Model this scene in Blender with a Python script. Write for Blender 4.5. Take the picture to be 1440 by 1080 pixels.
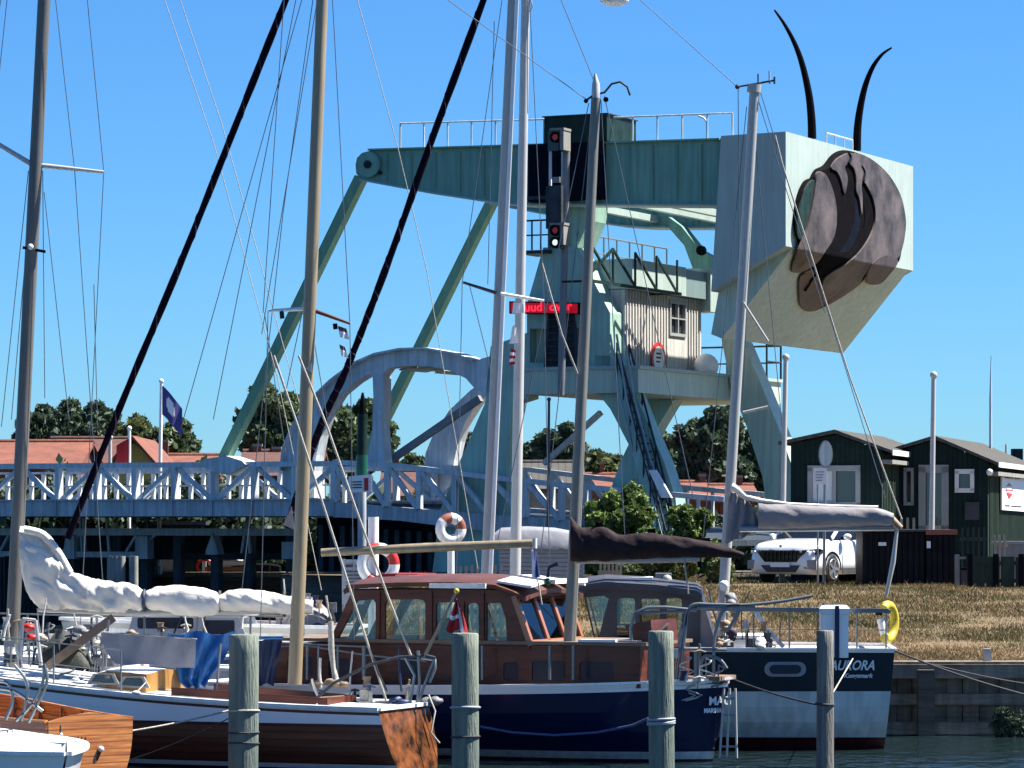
import bpy, bmesh, math, random
import numpy as np
from mathutils import Vector, Matrix
from mathutils.geometry import tessellate_polygon

for o in list(bpy.data.objects):
    bpy.data.objects.remove(o, do_unlink=True)
scene = bpy.context.scene
COL = scene.collection
R = math.radians

# ------------------------------------------------------------------ camera
CAM_H = 3.1
FPX = 5000.0          # focal length in photo pixels (photo 1440 wide)
HOR = 735.0           # horizon row in the photo
cam_d = bpy.data.cameras.new('camera')
cam = bpy.data.objects.new('camera', cam_d)
COL.objects.link(cam)
cam.location = (0, 0, CAM_H)
cam.rotation_euler = (R(90), 0, 0)
cam_d.sensor_width = 36
cam_d.lens = 36 * FPX / 1440
cam_d.shift_y = (HOR - 540) / 1440
cam_d.clip_start = 1
cam_d.clip_end = 6000
scene.camera = cam
scene.render.resolution_x = 1024
scene.render.resolution_y = 768

# ------------------------------------------------------------------ light
SUN_AZ, SUN_EL = 81.0, 57.0      # azimuth from +Y towards +X
w = bpy.data.worlds.new("World"); scene.world = w; w.use_nodes = True
nt = w.node_tree
bg = nt.nodes['Background']
sky = nt.nodes.new('ShaderNodeTexSky')
sky.sky_type = 'NISHITA'; sky.sun_disc = False
sky.sun_elevation = R(SUN_EL); sky.sun_rotation = R(SUN_AZ)
sky.air_density = 1.0; sky.dust_density = 0.0; sky.ozone_density = 8.0; sky.altitude = 0
tn = nt.nodes.new('ShaderNodeMixRGB'); tn.blend_type = 'MULTIPLY'; tn.inputs[0].default_value = 1
tn.inputs[2].default_value = (0.40, 0.725, 1.02, 1)      # deep clear summer blue
nt.links.new(sky.outputs[0], tn.inputs[1]); nt.links.new(tn.outputs[0], bg.inputs[0])
bg.inputs[1].default_value = 0.050
sd = bpy.data.lights.new('sun', 'SUN'); sun = bpy.data.objects.new('sun', sd); COL.objects.link(sun)
sd.energy = 5.0; sd.angle = R(0.53); sd.color = (1.0, 0.95, 0.86)
sv = Vector((math.sin(R(SUN_AZ)) * math.cos(R(SUN_EL)), math.cos(R(SUN_AZ)) * math.cos(R(SUN_EL)), math.sin(R(SUN_EL))))
sun.rotation_euler = sv.to_track_quat('Z', 'Y').to_euler()
sun.location = sv * 60
vs = scene.view_settings
vs.view_transform = 'Standard'; vs.look = 'None'; vs.gamma = 1; vs.exposure = 1.6
vs.use_curve_mapping = False

# ------------------------------------------------------------------ materials
MATS = {}
def mat(name, col, rough=0.6, metal=0.0, var=0.15, scale=3.0, bump=0.0, bscale=20.0, stretch=(1, 1, 1),
        col2=None, band=None, coat=0.0, spec=0.5, streak=0.0, detail=6):
    """Principled with fractal colour variation, vertical rain streaks and bump (all procedural)."""
    K = 1.0 if name.startswith('leaf') else 0.66 if name.startswith(('grass', 'dry_bank')) else 0.60
    if name in ('hull_white', 'white_paint', 'sail_white', 'flag_white', 'sign_white', 'car_white', 'frame_white'): K = 0.98
    if name in ('steel_blue', 'deck_blue', 'grey_green', 'tower_green', 'hull_grey'): K = 0.85
    if name in ('black', 'black_wood', 'navy_black', 'dark_steel', 'horn_black', 'shed_teal', 'cover_brown', 'cabin_green', 'cabin_green_lit', 'dark_green_box', 'furled_black', 'dark_grey_paint', 'roof_felt', 'deck_blue', 'interior'): spec = 0.10
    if name in ('navy_black', 'horn_black', 'black', 'furled_black'): spec = 0.02
    col = tuple(c * K for c in col)
    if col2: col2 = tuple(c * K for c in col2)
    m = bpy.data.materials.new(name); m.use_nodes = True
    n = m.node_tree.nodes; l = m.node_tree.links
    p = n['Principled BSDF']
    p.inputs['Roughness'].default_value = rough
    p.inputs['Metallic'].default_value = metal
    p.inputs['Specular IOR Level'].default_value = spec
    if coat: p.inputs['Coat Weight'].default_value = coat; p.inputs['Coat Roughness'].default_value = 0.12
    tc = n.new('ShaderNodeTexCoord'); mp = n.new('ShaderNodeMapping')
    mp.inputs['Scale'].default_value = stretch
    l.new(tc.outputs['Object'], mp.inputs[0])
    nz = n.new('ShaderNodeTexNoise'); nz.inputs['Scale'].default_value = scale; nz.inputs['Detail'].default_value = detail
    nz.inputs['Roughness'].default_value = 0.65
    l.new(mp.outputs[0], nz.inputs[0])
    cr = n.new('ShaderNodeValToRGB')
    c2 = col2 if col2 else tuple(c * (1 - var) for c in col)
    c1 = col if col2 else tuple(min(1, c * (1 + var)) for c in col)
    cr.color_ramp.elements[0].position = 0.33; cr.color_ramp.elements[1].position = 0.67
    cr.color_ramp.elements[0].color = (*c2, 1); cr.color_ramp.elements[1].color = (*c1, 1)
    l.new(nz.outputs[0], cr.inputs[0])
    out = cr.outputs[0]
    if streak:
        mp2 = n.new('ShaderNodeMapping'); mp2.inputs['Scale'].default_value = (6, 6, 0.35)
        l.new(tc.outputs['Object'], mp2.inputs[0])
        n2 = n.new('ShaderNodeTexNoise'); n2.inputs['Scale'].default_value = 1.5; n2.inputs['Detail'].default_value = 4
        l.new(mp2.outputs[0], n2.inputs[0])
        r2 = n.new('ShaderNodeValToRGB'); r2.color_ramp.elements[0].position = 0.38; r2.color_ramp.elements[1].position = 0.6
        v0 = 1 - streak
        r2.color_ramp.elements[0].color = (v0, v0, v0, 1); r2.color_ramp.elements[1].color = (1, 1, 1, 1)
        l.new(n2.outputs[0], r2.inputs[0])
        mx = n.new('ShaderNodeMixRGB'); mx.blend_type = 'MULTIPLY'; mx.inputs[0].default_value = 1
        l.new(out, mx.inputs[1]); l.new(r2.outputs[0], mx.inputs[2]); out = mx.outputs[0]
    if band:   # band = (axis vector scale, width contrast): ribs, planks, boards
        ax, sc, amt = band
        wv = n.new('ShaderNodeTexWave'); wv.wave_type = 'BANDS'; wv.bands_direction = ax
        wv.inputs['Scale'].default_value = sc; wv.inputs['Distortion'].default_value = 0.15
        l.new(tc.outputs['Object'], wv.inputs[0])
        r3 = n.new('ShaderNodeValToRGB'); r3.color_ramp.elements[0].position = 0.02; r3.color_ramp.elements[1].position = 0.14
        r3.color_ramp.elements[0].color = (1 - amt,) * 3 + (1,)
        l.new(wv.outputs['Fac'], r3.inputs[0])
        mx = n.new('ShaderNodeMixRGB'); mx.blend_type = 'MULTIPLY'; mx.inputs[0].default_value = 1
        l.new(out, mx.inputs[1]); l.new(r3.outputs[0], mx.inputs[2]); out = mx.outputs[0]
    l.new(out, p.inputs['Base Color'])
    if bump:
        nb = n.new('ShaderNodeTexNoise'); nb.inputs['Scale'].default_value = bscale; nb.inputs['Detail'].default_value = 5
        l.new(mp.outputs[0], nb.inputs[0])
        b = n.new('ShaderNodeBump'); b.inputs['Strength'].default_value = bump; b.inputs['Distance'].default_value = 0.05
        l.new(nb.outputs[0], b.inputs['Height']); l.new(b.outputs[0], p.inputs['Normal'])
    MATS[name] = m
    return m

def glass(name, tint=(0.85, 0.9, 0.9), refl=0.25, dark=0.0):
    m = bpy.data.materials.new(name); m.use_nodes = True
    n = m.node_tree.nodes; l = m.node_tree.links
    n.remove(n['Principled BSDF'])
    tr = n.new('ShaderNodeBsdfTransparent'); tr.inputs[0].default_value = (*tint, 1)
    gl = n.new('ShaderNodeBsdfGlossy'); gl.inputs['Roughness'].default_value = 0.03
    fr = n.new('ShaderNodeFresnel'); fr.inputs[0].default_value = 1.5
    ma = n.new('ShaderNodeMath'); ma.operation = 'ADD'; ma.inputs[1].default_value = refl; ma.use_clamp = True
    l.new(fr.outputs[0], ma.inputs[0])
    mx = n.new('ShaderNodeMixShader')
    l.new(ma.outputs[0], mx.inputs[0]); l.new(tr.outputs[0], mx.inputs[1]); l.new(gl.outputs[0], mx.inputs[2])
    l.new(mx.outputs[0], n['Material Output'].inputs[0])
    MATS[name] = m
    return m

def leaf_mat(name, c1, c2):
    m = mat(name, c1, rough=0.55, col2=c2, scale=0.9, spec=0.25, detail=4)
    n = m.node_tree.nodes; l = m.node_tree.links; p = n['Principled BSDF']
    tl = n.new('ShaderNodeBsdfTranslucent'); mx = n.new('ShaderNodeMixShader'); mx.inputs[0].default_value = 0.22
    src = p.inputs['Base Color'].links[0].from_socket
    l.new(src, tl.inputs[0])
    l.new(p.outputs[0], mx.inputs[1]); l.new(tl.outputs[0], mx.inputs[2])
    l.new(mx.outputs[0], n['Material Output'].inputs[0])
    return m

def emit(name, col, s):
    m = bpy.data.materials.new(name); m.use_nodes = True
    p = m.node_tree.nodes['Principled BSDF']
    p.inputs['Base Color'].default_value = (*[c * 0.3 for c in col], 1)
    p.inputs['Emission Color'].default_value = (*col, 1); p.inputs['Emission Strength'].default_value = s
    MATS[name] = m
    return m

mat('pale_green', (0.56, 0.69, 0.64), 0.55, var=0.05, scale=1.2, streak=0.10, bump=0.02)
mat('pale_green_shaded', (0.25, 0.36, 0.36), 0.5, var=0.05, scale=0.8, streak=0.08)  # shaded copy of the pale green, the shade put into the colour
mat('beam_green', (0.27, 0.55, 0.42), 0.45, var=0.10, scale=0.8, streak=0.22, bump=0.02)
mat('link_green', (0.26, 0.52, 0.32), 0.5, var=0.1, streak=0.1)
mat('tower_green', (0.36, 0.56, 0.46), 0.5, var=0.10, scale=1.0, streak=0.18, bump=0.02)
mat('grey_green', (0.52, 0.64, 0.52), 0.5, var=0.08, scale=1.0, streak=0.18)
mat('steel_blue', (0.62, 0.66, 0.70), 0.45, var=0.12, scale=2.0, streak=0.25, bump=0.03)
mat('deck_blue', (0.50, 0.54, 0.58), 0.45, var=0.12, scale=2.0, streak=0.25)
mat('dark_steel', (0.075, 0.09, 0.11), 0.5, var=0.25, streak=0.3)
mat('brown_steel', (0.12, 0.11, 0.12), 0.5, var=0.2)
mat('navy_black', (0.010, 0.014, 0.026), 0.65, var=0.3)
mat('dark_green_box', (0.028, 0.06, 0.05), 0.45, var=0.3, streak=0.3)
mat('white_wall', (0.80, 0.78, 0.74), 0.6, var=0.06, scale=2, streak=0.25)
mat('white_paint', (0.78, 0.79, 0.78), 0.4, var=0.05, scale=4, streak=0.1)
mat('white_metal', (0.70, 0.69, 0.66), 0.32, var=0.05, coat=0.3)
mat('grey_metal', (0.42, 0.43, 0.45), 0.35, metal=0.6, var=0.1)
mat('grey_paint', (0.30, 0.31, 0.33), 0.5, var=0.12, streak=0.15)
mat('dark_grey_paint', (0.10, 0.105, 0.125), 0.5, var=0.15)
mat('rail_metal', (0.34, 0.37, 0.38), 0.35, metal=0.5, var=0.1)
mat('black', (0.012, 0.012, 0.014), 0.5, var=0.2)
mat('black_wood', (0.016, 0.018, 0.022), 0.6, var=0.4, band=('X', 2.3, 0.6), streak=0.3)
mat('bronze', (0.17, 0.13, 0.13), 0.42, metal=0.35, col2=(0.07, 0.05, 0.05), scale=1.6, bump=0.12, bscale=3)
mat('bronze_pale', (0.23, 0.18, 0.165), 0.5, metal=0.1, col2=(0.034, 0.025, 0.022), scale=0.9, bump=0.15, bscale=4, detail=4, spec=0.3)
mat('bronze_brown', (0.16, 0.085, 0.07), 0.5, metal=0.1, col2=(0.035, 0.028, 0.028), scale=1.5)
mat('horn_black', (0.008, 0.007, 0.009), 0.8, var=0.3)
mat('mast_wood', (0.42, 0.33, 0.20), 0.5, var=0.25, scale=1.5, stretch=(6, 6, 0.5), coat=0.3)
mat('mast_grey', (0.30, 0.29, 0.25), 0.5, var=0.16, scale=1.5, stretch=(6, 6, 0.4))
mat('mast_dark', (0.20, 0.19, 0.175), 0.45, metal=0.1, var=0.15, scale=1.5, stretch=(6, 6, 0.4))
mat('alu', (0.62, 0.61, 0.58), 0.4, metal=0.1, var=0.08, scale=1.5, stretch=(6, 6, 0.4))
mat('rope_dark', (0.05, 0.05, 0.06), 0.8)
mat('wire', (0.16, 0.19, 0.24), 0.5, metal=0.2)
mat('rope_light', (0.62, 0.58, 0.50), 0.85, var=0.35, scale=40)
mat('rope_blue', (0.09, 0.16, 0.36), 0.8)
mat('furled_black', (0.012, 0.008, 0.018), 0.7, var=0.3, scale=15)
mat('sail_white', (0.68, 0.64, 0.57), 0.75, var=0.05, scale=4, bump=0.5, bscale=5)
mat('sail_grey', (0.36, 0.34, 0.35), 0.8, var=0.12, scale=3, bump=0.35, bscale=6)
mat('cloth_grey', (0.34, 0.35, 0.40), 0.85, var=0.10, scale=3, bump=0.25, bscale=5)
mat('cover_brown', (0.045, 0.030, 0.034), 0.75, var=0.25, scale=4, bump=0.5, bscale=6)
mat('tarp_blue', (0.02, 0.20, 0.60), 0.45, var=0.25, scale=3, bump=0.5, bscale=5)
mat('tarp_navy', (0.012, 0.035, 0.12), 0.55, var=0.25, bump=0.4, bscale=5)
mat('tarp_green', (0.05, 0.06, 0.045), 0.75, var=0.25, bump=0.5, bscale=6)
mat('hull_white', (0.86, 0.84, 0.84), 0.25, var=0.04, scale=2, coat=0.5)
mat('hull_grey', (0.62, 0.68, 0.68), 0.25, var=0.10, scale=0.9, streak=0.22, coat=0.5)
mat('hull_navy', (0.007, 0.020, 0.085), 0.25, var=0.12, scale=2, coat=0.25, spec=0.3)
mat('hull_dark', (0.010, 0.022, 0.036), 0.45, var=0.25, spec=0.25)
mat('maroon', (0.09, 0.014, 0.016), 0.35, var=0.2)
mat('red_boot', (0.16, 0.028, 0.024), 0.6, var=0.3, streak=0.3)
mat('varnish', (0.30, 0.085, 0.045), 0.3, col2=(0.13, 0.038, 0.024), scale=1.2, stretch=(0.6, 0.6, 12), coat=0.3, band=('Z', 3.2, 0.4))
mat('varnish_orange', (1.0, 0.38, 0.09), 0.35, col2=(0.42, 0.12, 0.03), scale=1.6, stretch=(1.0, 1.0, 14), coat=0.4, band=('Z', 4.0, 0.5))
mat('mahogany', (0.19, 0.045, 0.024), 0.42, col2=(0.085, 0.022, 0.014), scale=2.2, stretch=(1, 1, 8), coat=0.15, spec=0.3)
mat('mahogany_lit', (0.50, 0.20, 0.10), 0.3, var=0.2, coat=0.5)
mat('transom_wood_mottled', (0.40, 0.14, 0.05), 0.22, col2=(0.030, 0.018, 0.012), scale=4.2, coat=0.8, detail=3)  # dark and orange mottling stands in for reflections on the varnish
mat('teak', (0.30, 0.20, 0.13), 0.7, var=0.2, scale=4)
mat('pile_green', (0.13, 0.18, 0.165), 0.85, col2=(0.38, 0.42, 0.33), scale=1.3, stretch=(7, 7, 0.7), bump=0.6, bscale=8)
mat('pile_grey', (0.14, 0.135, 0.125), 0.85, col2=(0.42, 0.40, 0.36), scale=1.3, stretch=(7, 7, 0.7), bump=0.7, bscale=8)
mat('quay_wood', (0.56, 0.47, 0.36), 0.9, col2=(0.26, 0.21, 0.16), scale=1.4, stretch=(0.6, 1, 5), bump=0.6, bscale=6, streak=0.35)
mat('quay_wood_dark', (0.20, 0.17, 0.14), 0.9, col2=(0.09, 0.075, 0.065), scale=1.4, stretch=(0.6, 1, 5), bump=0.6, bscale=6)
mat('fence_grey', (0.42, 0.41, 0.38), 0.85, var=0.2, streak=0.3)
mat('fence_pale', (0.48, 0.43, 0.32), 0.85, var=0.2)
mat('asphalt', (0.05, 0.05, 0.052), 0.9, var=0.15, scale=6, bump=0.2)
mat('roof_tile', (0.36, 0.115, 0.06), 0.8, col2=(0.20, 0.065, 0.04), scale=1.2, bump=0.4, bscale=9, band=('X', 4.0, 0.35))
mat('roof_dark', (0.17, 0.065, 0.045), 0.8, col2=(0.10, 0.04, 0.03), scale=3, bump=0.4, bscale=9)
mat('roof_felt', (0.13, 0.125, 0.115), 0.9, var=0.12, scale=2, band=('X', 1.2, 0.3))
mat('brick', (0.25, 0.10, 0.065), 0.85, var=0.25, scale=8)
mat('plaster_yellow', (0.70, 0.55, 0.16), 0.85, var=0.06)
mat('plaster_grey', (0.34, 0.33, 0.31), 0.85, var=0.1)
mat('plaster_white', (0.66, 0.64, 0.60), 0.85, var=0.06)
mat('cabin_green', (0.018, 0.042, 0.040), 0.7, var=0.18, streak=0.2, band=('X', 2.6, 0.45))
mat('cabin_green_lit', (0.095, 0.145, 0.11), 0.7, var=0.18, streak=0.2, band=('Y', 2.2, 0.5))  # lit copy of the cabin green, sunlight put into the wall colour
mat('frame_grey', (0.45, 0.46, 0.46), 0.5, var=0.08)
mat('frame_white', (0.72, 0.72, 0.70), 0.5, var=0.05)
mat('car_white', (0.80, 0.82, 0.84), 0.22, var=0.01, coat=1.0)
mat('tyre', (0.018, 0.018, 0.02), 0.8)
mat('rim', (0.48, 0.48, 0.50), 0.3, metal=0.7)
mat('red_paint', (0.7, 0.03, 0.025), 0.45, var=0.12)
mat('roof_brown', (0.15, 0.052, 0.034), 0.5, var=0.3, scale=2)
mat('red_roof', (0.36, 0.11, 0.07), 0.6, var=0.15)
mat('yellow', (0.75, 0.58, 0.04), 0.45, var=0.15)
mat('flag_red', (0.55, 0.015, 0.025), 0.8, var=0.12)
mat('flag_white', (0.80, 0.78, 0.78), 0.8, var=0.05)
mat('flag_blue', (0.10, 0.09, 0.36), 0.8, var=0.15)
mat('skin_orange', (0.55, 0.28, 0.08), 0.4, var=0.2)
mat('sign_white', (0.80, 0.80, 0.80), 0.5, var=0.03)
mat('sign_blue', (0.45, 0.50, 0.60), 0.5, var=0.06)
mat('ink', (0.06, 0.06, 0.08), 0.7)
mat('green_lamp', (0.01, 0.14, 0.08), 0.4)
mat('bark', (0.07, 0.055, 0.04), 0.9, var=0.3)
mat('shed_teal', (0.030, 0.055, 0.070), 0.7, var=0.25, band=('X', 1.8, 0.4))
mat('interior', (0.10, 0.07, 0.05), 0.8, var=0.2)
mat('clutter_grey', (0.25, 0.26, 0.28), 0.6, var=0.4, scale=9)
mat('clutter_tan', (0.42, 0.30, 0.20), 0.7, var=0.4, scale=9)
mat('plum', (0.10, 0.06, 0.10), 0.7, var=0.3)
mat('gravel', (0.13, 0.12, 0.10), 0.95, var=0.2, scale=5)
leaf_mat('leaf_dark', (0.085, 0.125, 0.070), (0.035, 0.055, 0.038))
leaf_mat('leaf_mid', (0.12, 0.165, 0.07), (0.045, 0.07, 0.038))
leaf_mat('leaf_olive', (0.13, 0.15, 0.05), (0.055, 0.075, 0.03))
leaf_mat('leaf_bright', (0.17, 0.24, 0.06), (0.06, 0.10, 0.03))
leaf_mat('grass_dry', (0.38, 0.26, 0.13), (0.21, 0.14, 0.065))
leaf_mat('grass_olive', (0.15, 0.14, 0.045), (0.08, 0.075, 0.028))
glass('glass_clear', (0.80, 0.86, 0.84), 0.05)
glass('glass_dim', (0.25, 0.30, 0.32), 0.20)
mat('glass_sky', (0.05, 0.06, 0.07), 0.06, var=0.1, spec=0.9)
mat('car_glass', (0.012, 0.014, 0.017), 0.08, spec=0.6)
mat('glass_navy', (0.008, 0.016, 0.05), 0.25, spec=0.3)
mat('black_lens', (0.01, 0.01, 0.012), 0.15)
emit('led_red', (1.0, 0.02, 0.05), 0.55)
emit('led_dim', (1.0, 0.0, 0.02), 0.09)
emit('lamp_red', (0.6, 0.05, 0.06), 0.05)
emit('lamp_white', (0.9, 1.0, 1.0), 0.3)

def ground_mat():
    m = mat('dry_bank', (0.28, 0.185, 0.09), 0.95, col2=(0.13, 0.10, 0.045), scale=1.7, bump=1.0, bscale=7, detail=12)
    return m
ground_mat()
def water_mat():
    m = bpy.data.materials.new('water'); m.use_nodes = True
    n = m.node_tree.nodes; l = m.node_tree.links; p = n['Principled BSDF']
    p.inputs['Base Color'].default_value = (0.010, 0.020, 0.022, 1)
    p.inputs['Roughness'].default_value = 0.06
    p.inputs['IOR'].default_value = 1.33
    tc = n.new('ShaderNodeTexCoord'); mp = n.new('ShaderNodeMapping'); mp.inputs['Scale'].default_value = (1.0, 0.55, 1)
    l.new(tc.outputs['Object'], mp.inputs[0])
    nz = n.new('ShaderNodeTexNoise'); nz.inputs['Scale'].default_value = 3.2; nz.inputs['Detail'].default_value = 5; nz.inputs['Distortion'].default_value = 0.6
    l.new(mp.outputs[0], nz.inputs[0])
    b = n.new('ShaderNodeBump'); b.inputs['Strength'].default_value = 0.55; b.inputs['Distance'].default_value = 0.10
    l.new(nz.outputs[0], b.inputs['Height']); l.new(b.outputs[0], p.inputs['Normal'])
    MATS['water'] = m
water_mat()

# ------------------------------------------------------------------ mesh builder
class MB:
    def __init__(s):
        s.v = []; s.f = []; s.m = []; s.mats = []; s.smooth = []
    def mi(s, name):
        if name not in s.mats: s.mats.append(name)
        return s.mats.index(name)
    def add(s, verts, faces, m, smooth=False):
        k = len(s.v); i = s.mi(m)
        s.v.extend([tuple(x) for x in verts])
        for f in faces:
            s.f.append(tuple(a + k for a in f)); s.m.append(i); s.smooth.append(smooth)
        return s
    def plate(s, outer, vec, m, holes=(), m_side=None):
        """polygon (3D points) with holes, extruded by vec"""
        outer = [Vector(p) for p in outer]; holes = [[Vector(p) for p in h] for h in holes]
        vec = Vector(vec)
        loops = [outer] + holes
        pts = [p for lp in loops for p in lp]
        n = len(pts)
        tris = tessellate_polygon(loops) if (holes or len(outer) > 4) else None
        verts = pts + [p + vec for p in pts]
        nn = Vector((0, 0, 0))
        for i in range(len(outer)):
            nn += outer[i].cross(outer[(i + 1) % len(outer)])
        flip = nn.dot(vec) > 0
        faces = []
        if tris is None:
            t = tuple(range(len(outer)))
            faces.append(t if not flip else t[::-1])
            faces.append(tuple(n + i for i in (t[::-1] if not flip else t)))
        else:
            for t in tris:
                a, b, c = [pts[i] for i in t]
                if (b - a).cross(c - a).dot(vec) > 0: t = (t[0], t[2], t[1])
                faces.append(tuple(t)); faces.append((n + t[0], n + t[2], n + t[1]))
        s.add(verts, faces, m)
        k0 = 0; side = []
        for lp in loops:
            c = len(lp)
            for i in range(c):
                j = (i + 1) % c
                side.append((k0 + i, k0 + j, n + k0 + j, n + k0 + i))
            k0 += c
        s.add(verts, side, m_side or m)
        return s
    def box(s, c, ax, m):
        """c centre, ax three half-extent vectors"""
        c = Vector(c); a, b, d = [Vector(x) for x in ax]
        vs_ = [c + a * i + b * j + d * k for i in (-1, 1) for j in (-1, 1) for k in (-1, 1)]
        fs = [(0, 1, 3, 2), (4, 6, 7, 5), (0, 4, 5, 1), (2, 3, 7, 6), (0, 2, 6, 4), (1, 5, 7, 3)]
        return s.add(vs_, fs, m)
    def wbox(s, c, sx, sy, sz, m):
        return s.box(c, ((sx / 2, 0, 0), (0, sy / 2, 0), (0, 0, sz / 2)), m)
    def bar(s, p0, p1, wd, th, m, side=None):
        """rectangular bar from p0 to p1; wd across in-plane, th along 'side'"""
        p0 = Vector(p0); p1 = Vector(p1); d = (p1 - p0); L = d.length; d.normalize()
        sd_ = Vector(side) if side is not None else Vector((0, 1, 0))
        sd_ = (sd_ - d * sd_.dot(d)).normalized()
        o = d.cross(sd_)
        return s.box((p0 + p1) / 2, (d * L / 2, o * wd / 2, sd_ * th / 2), m)
    def tube(s, pts, r, m, n=8, cap=True, smooth=True):
        pts = [Vector(p) for p in pts]
        rs = r if isinstance(r, (list, tuple)) else [r] * len(pts)
        vs_ = []; fs = []
        prev = None
        for i, p in enumerate(pts):
            d = (pts[min(i + 1, len(pts) - 1)] - pts[max(i - 1, 0)]).normalized()
            ref = Vector((0, 1, 0)) if abs(d.y) < 0.9 else Vector((1, 0, 0))
            if prev is not None: ref = prev
            a = (ref - d * ref.dot(d)).normalized(); b = d.cross(a); prev = a
            for k in range(n):
                t = 2 * math.pi * k / n
                vs_.append(p + (a * math.cos(t) + b * math.sin(t)) * rs[i])
        for i in range(len(pts) - 1):
            for k in range(n):
                k2 = (k + 1) % n
                fs.append((i * n + k, i * n + k2, (i + 1) * n + k2, (i + 1) * n + k))
        s.add(vs_, fs, m, smooth)
        if cap:
            e = len(pts) - 1
            s.add(vs_, [tuple(range(n))[::-1], tuple(e * n + k for k in range(n))], m)
        return s
    def loft(s, rings, m, closed=True, cap=True, smooth=True):
        n = len(rings[0]); vs_ = [p for r_ in rings for p in r_]; fs = []
        for i in range(len(rings) - 1):
            for k in range(n if closed else n - 1):
                k2 = (k + 1) % n
                fs.append((i * n + k, i * n + k2, (i + 1) * n + k2, (i + 1) * n + k))
        s.add(vs_, fs, m, smooth)
        if cap and closed:
            e = len(rings) - 1
            s.add(vs_, [tuple(range(n))[::-1], tuple(e * n + k for k in range(n))], m)
        return s
    def ball(s, c, r, m, sx=1, sy=1, sz=1, nu=14, nv=8):
        c = Vector(c); rings = []
        for i in range(nv + 1):
            t = math.pi * i / nv
            rr = max(1e-3, math.sin(t)) * r
            rings.append([c + Vector((math.cos(2 * math.pi * k / nu) * rr * sx, math.sin(2 * math.pi * k / nu) * rr * sy, -math.cos(t) * r * sz)) for k in range(nu)])
        return s.loft(rings, m)
    def torus(s, c, ax, R_, r, m, n=24, k=8, a0=0, a1=360, mats=None):
        c = Vector(c); ax = Vector(ax).normalized()
        ref = Vector((0, 0, 1)) if abs(ax.z) < 0.9 else Vector((1, 0, 0))
        a = (ref - ax * ref.dot(ax)).normalized(); b = ax.cross(a)
        rings = []
        for i in range(n + 1):
            t = R(a0 + (a1 - a0) * i / n)
            d = a * math.cos(t) + b * math.sin(t)
            rings.append([c + d * R_ + (d * math.cos(2 * math.pi * j / k) + ax * math.sin(2 * math.pi * j / k)) * r for j in range(k)])
        if mats is None:
            return s.loft(rings, m, cap=(abs(a1 - a0) < 359))
        for i in range(n):
            s.loft(rings[i:i + 2], mats[(i * 8 // n) % len(mats)], cap=False)
        return s
    def build(s, name, parent=None, label=None, loc=None):
        me = bpy.data.meshes.new(name)
        P = Vector((0, 0, 0))
        if parent is not None: P = parent['_o'] if False else Vector(parent.get('_org', (0, 0, 0)))
        elif loc is not None: P = Vector(loc)
        vv = [(a - P.x, b - P.y, c - P.z) for a, b, c in s.v]
        me.from_pydata(vv, [], s.f)
        for mname in s.mats: me.materials.append(MATS[mname])
        me.polygons.foreach_set('material_index', s.m)
        me.polygons.foreach_set('use_smooth', s.smooth)
        me.update()
        o = bpy.data.objects.new(name, me); COL.objects.link(o)
        if parent is not None:
            o.parent = parent
            o['_org'] = tuple(P)
        else:
            o.location = P
            o['_org'] = tuple(P)
        if label: o['label'] = label
        return o

def thing(name, label, cat, loc, group=None):
    o = bpy.data.objects.new(name, None); COL.objects.link(o)
    o.location = loc; o['_org'] = tuple(loc)
    o.empty_display_size = 0.3
    o['label'] = label; o['category'] = cat
    if group: o['group'] = group
    return o
def tag(o, label, cat, group=None):
    o['label'] = label; o['category'] = cat
    if group: o['group'] = group
    return o
def structure(o):
    o['kind'] = 'structure'; return o
def stuff(o, label, cat):
    o['kind'] = 'stuff'; o['label'] = label; o['category'] = cat; return o

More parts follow.
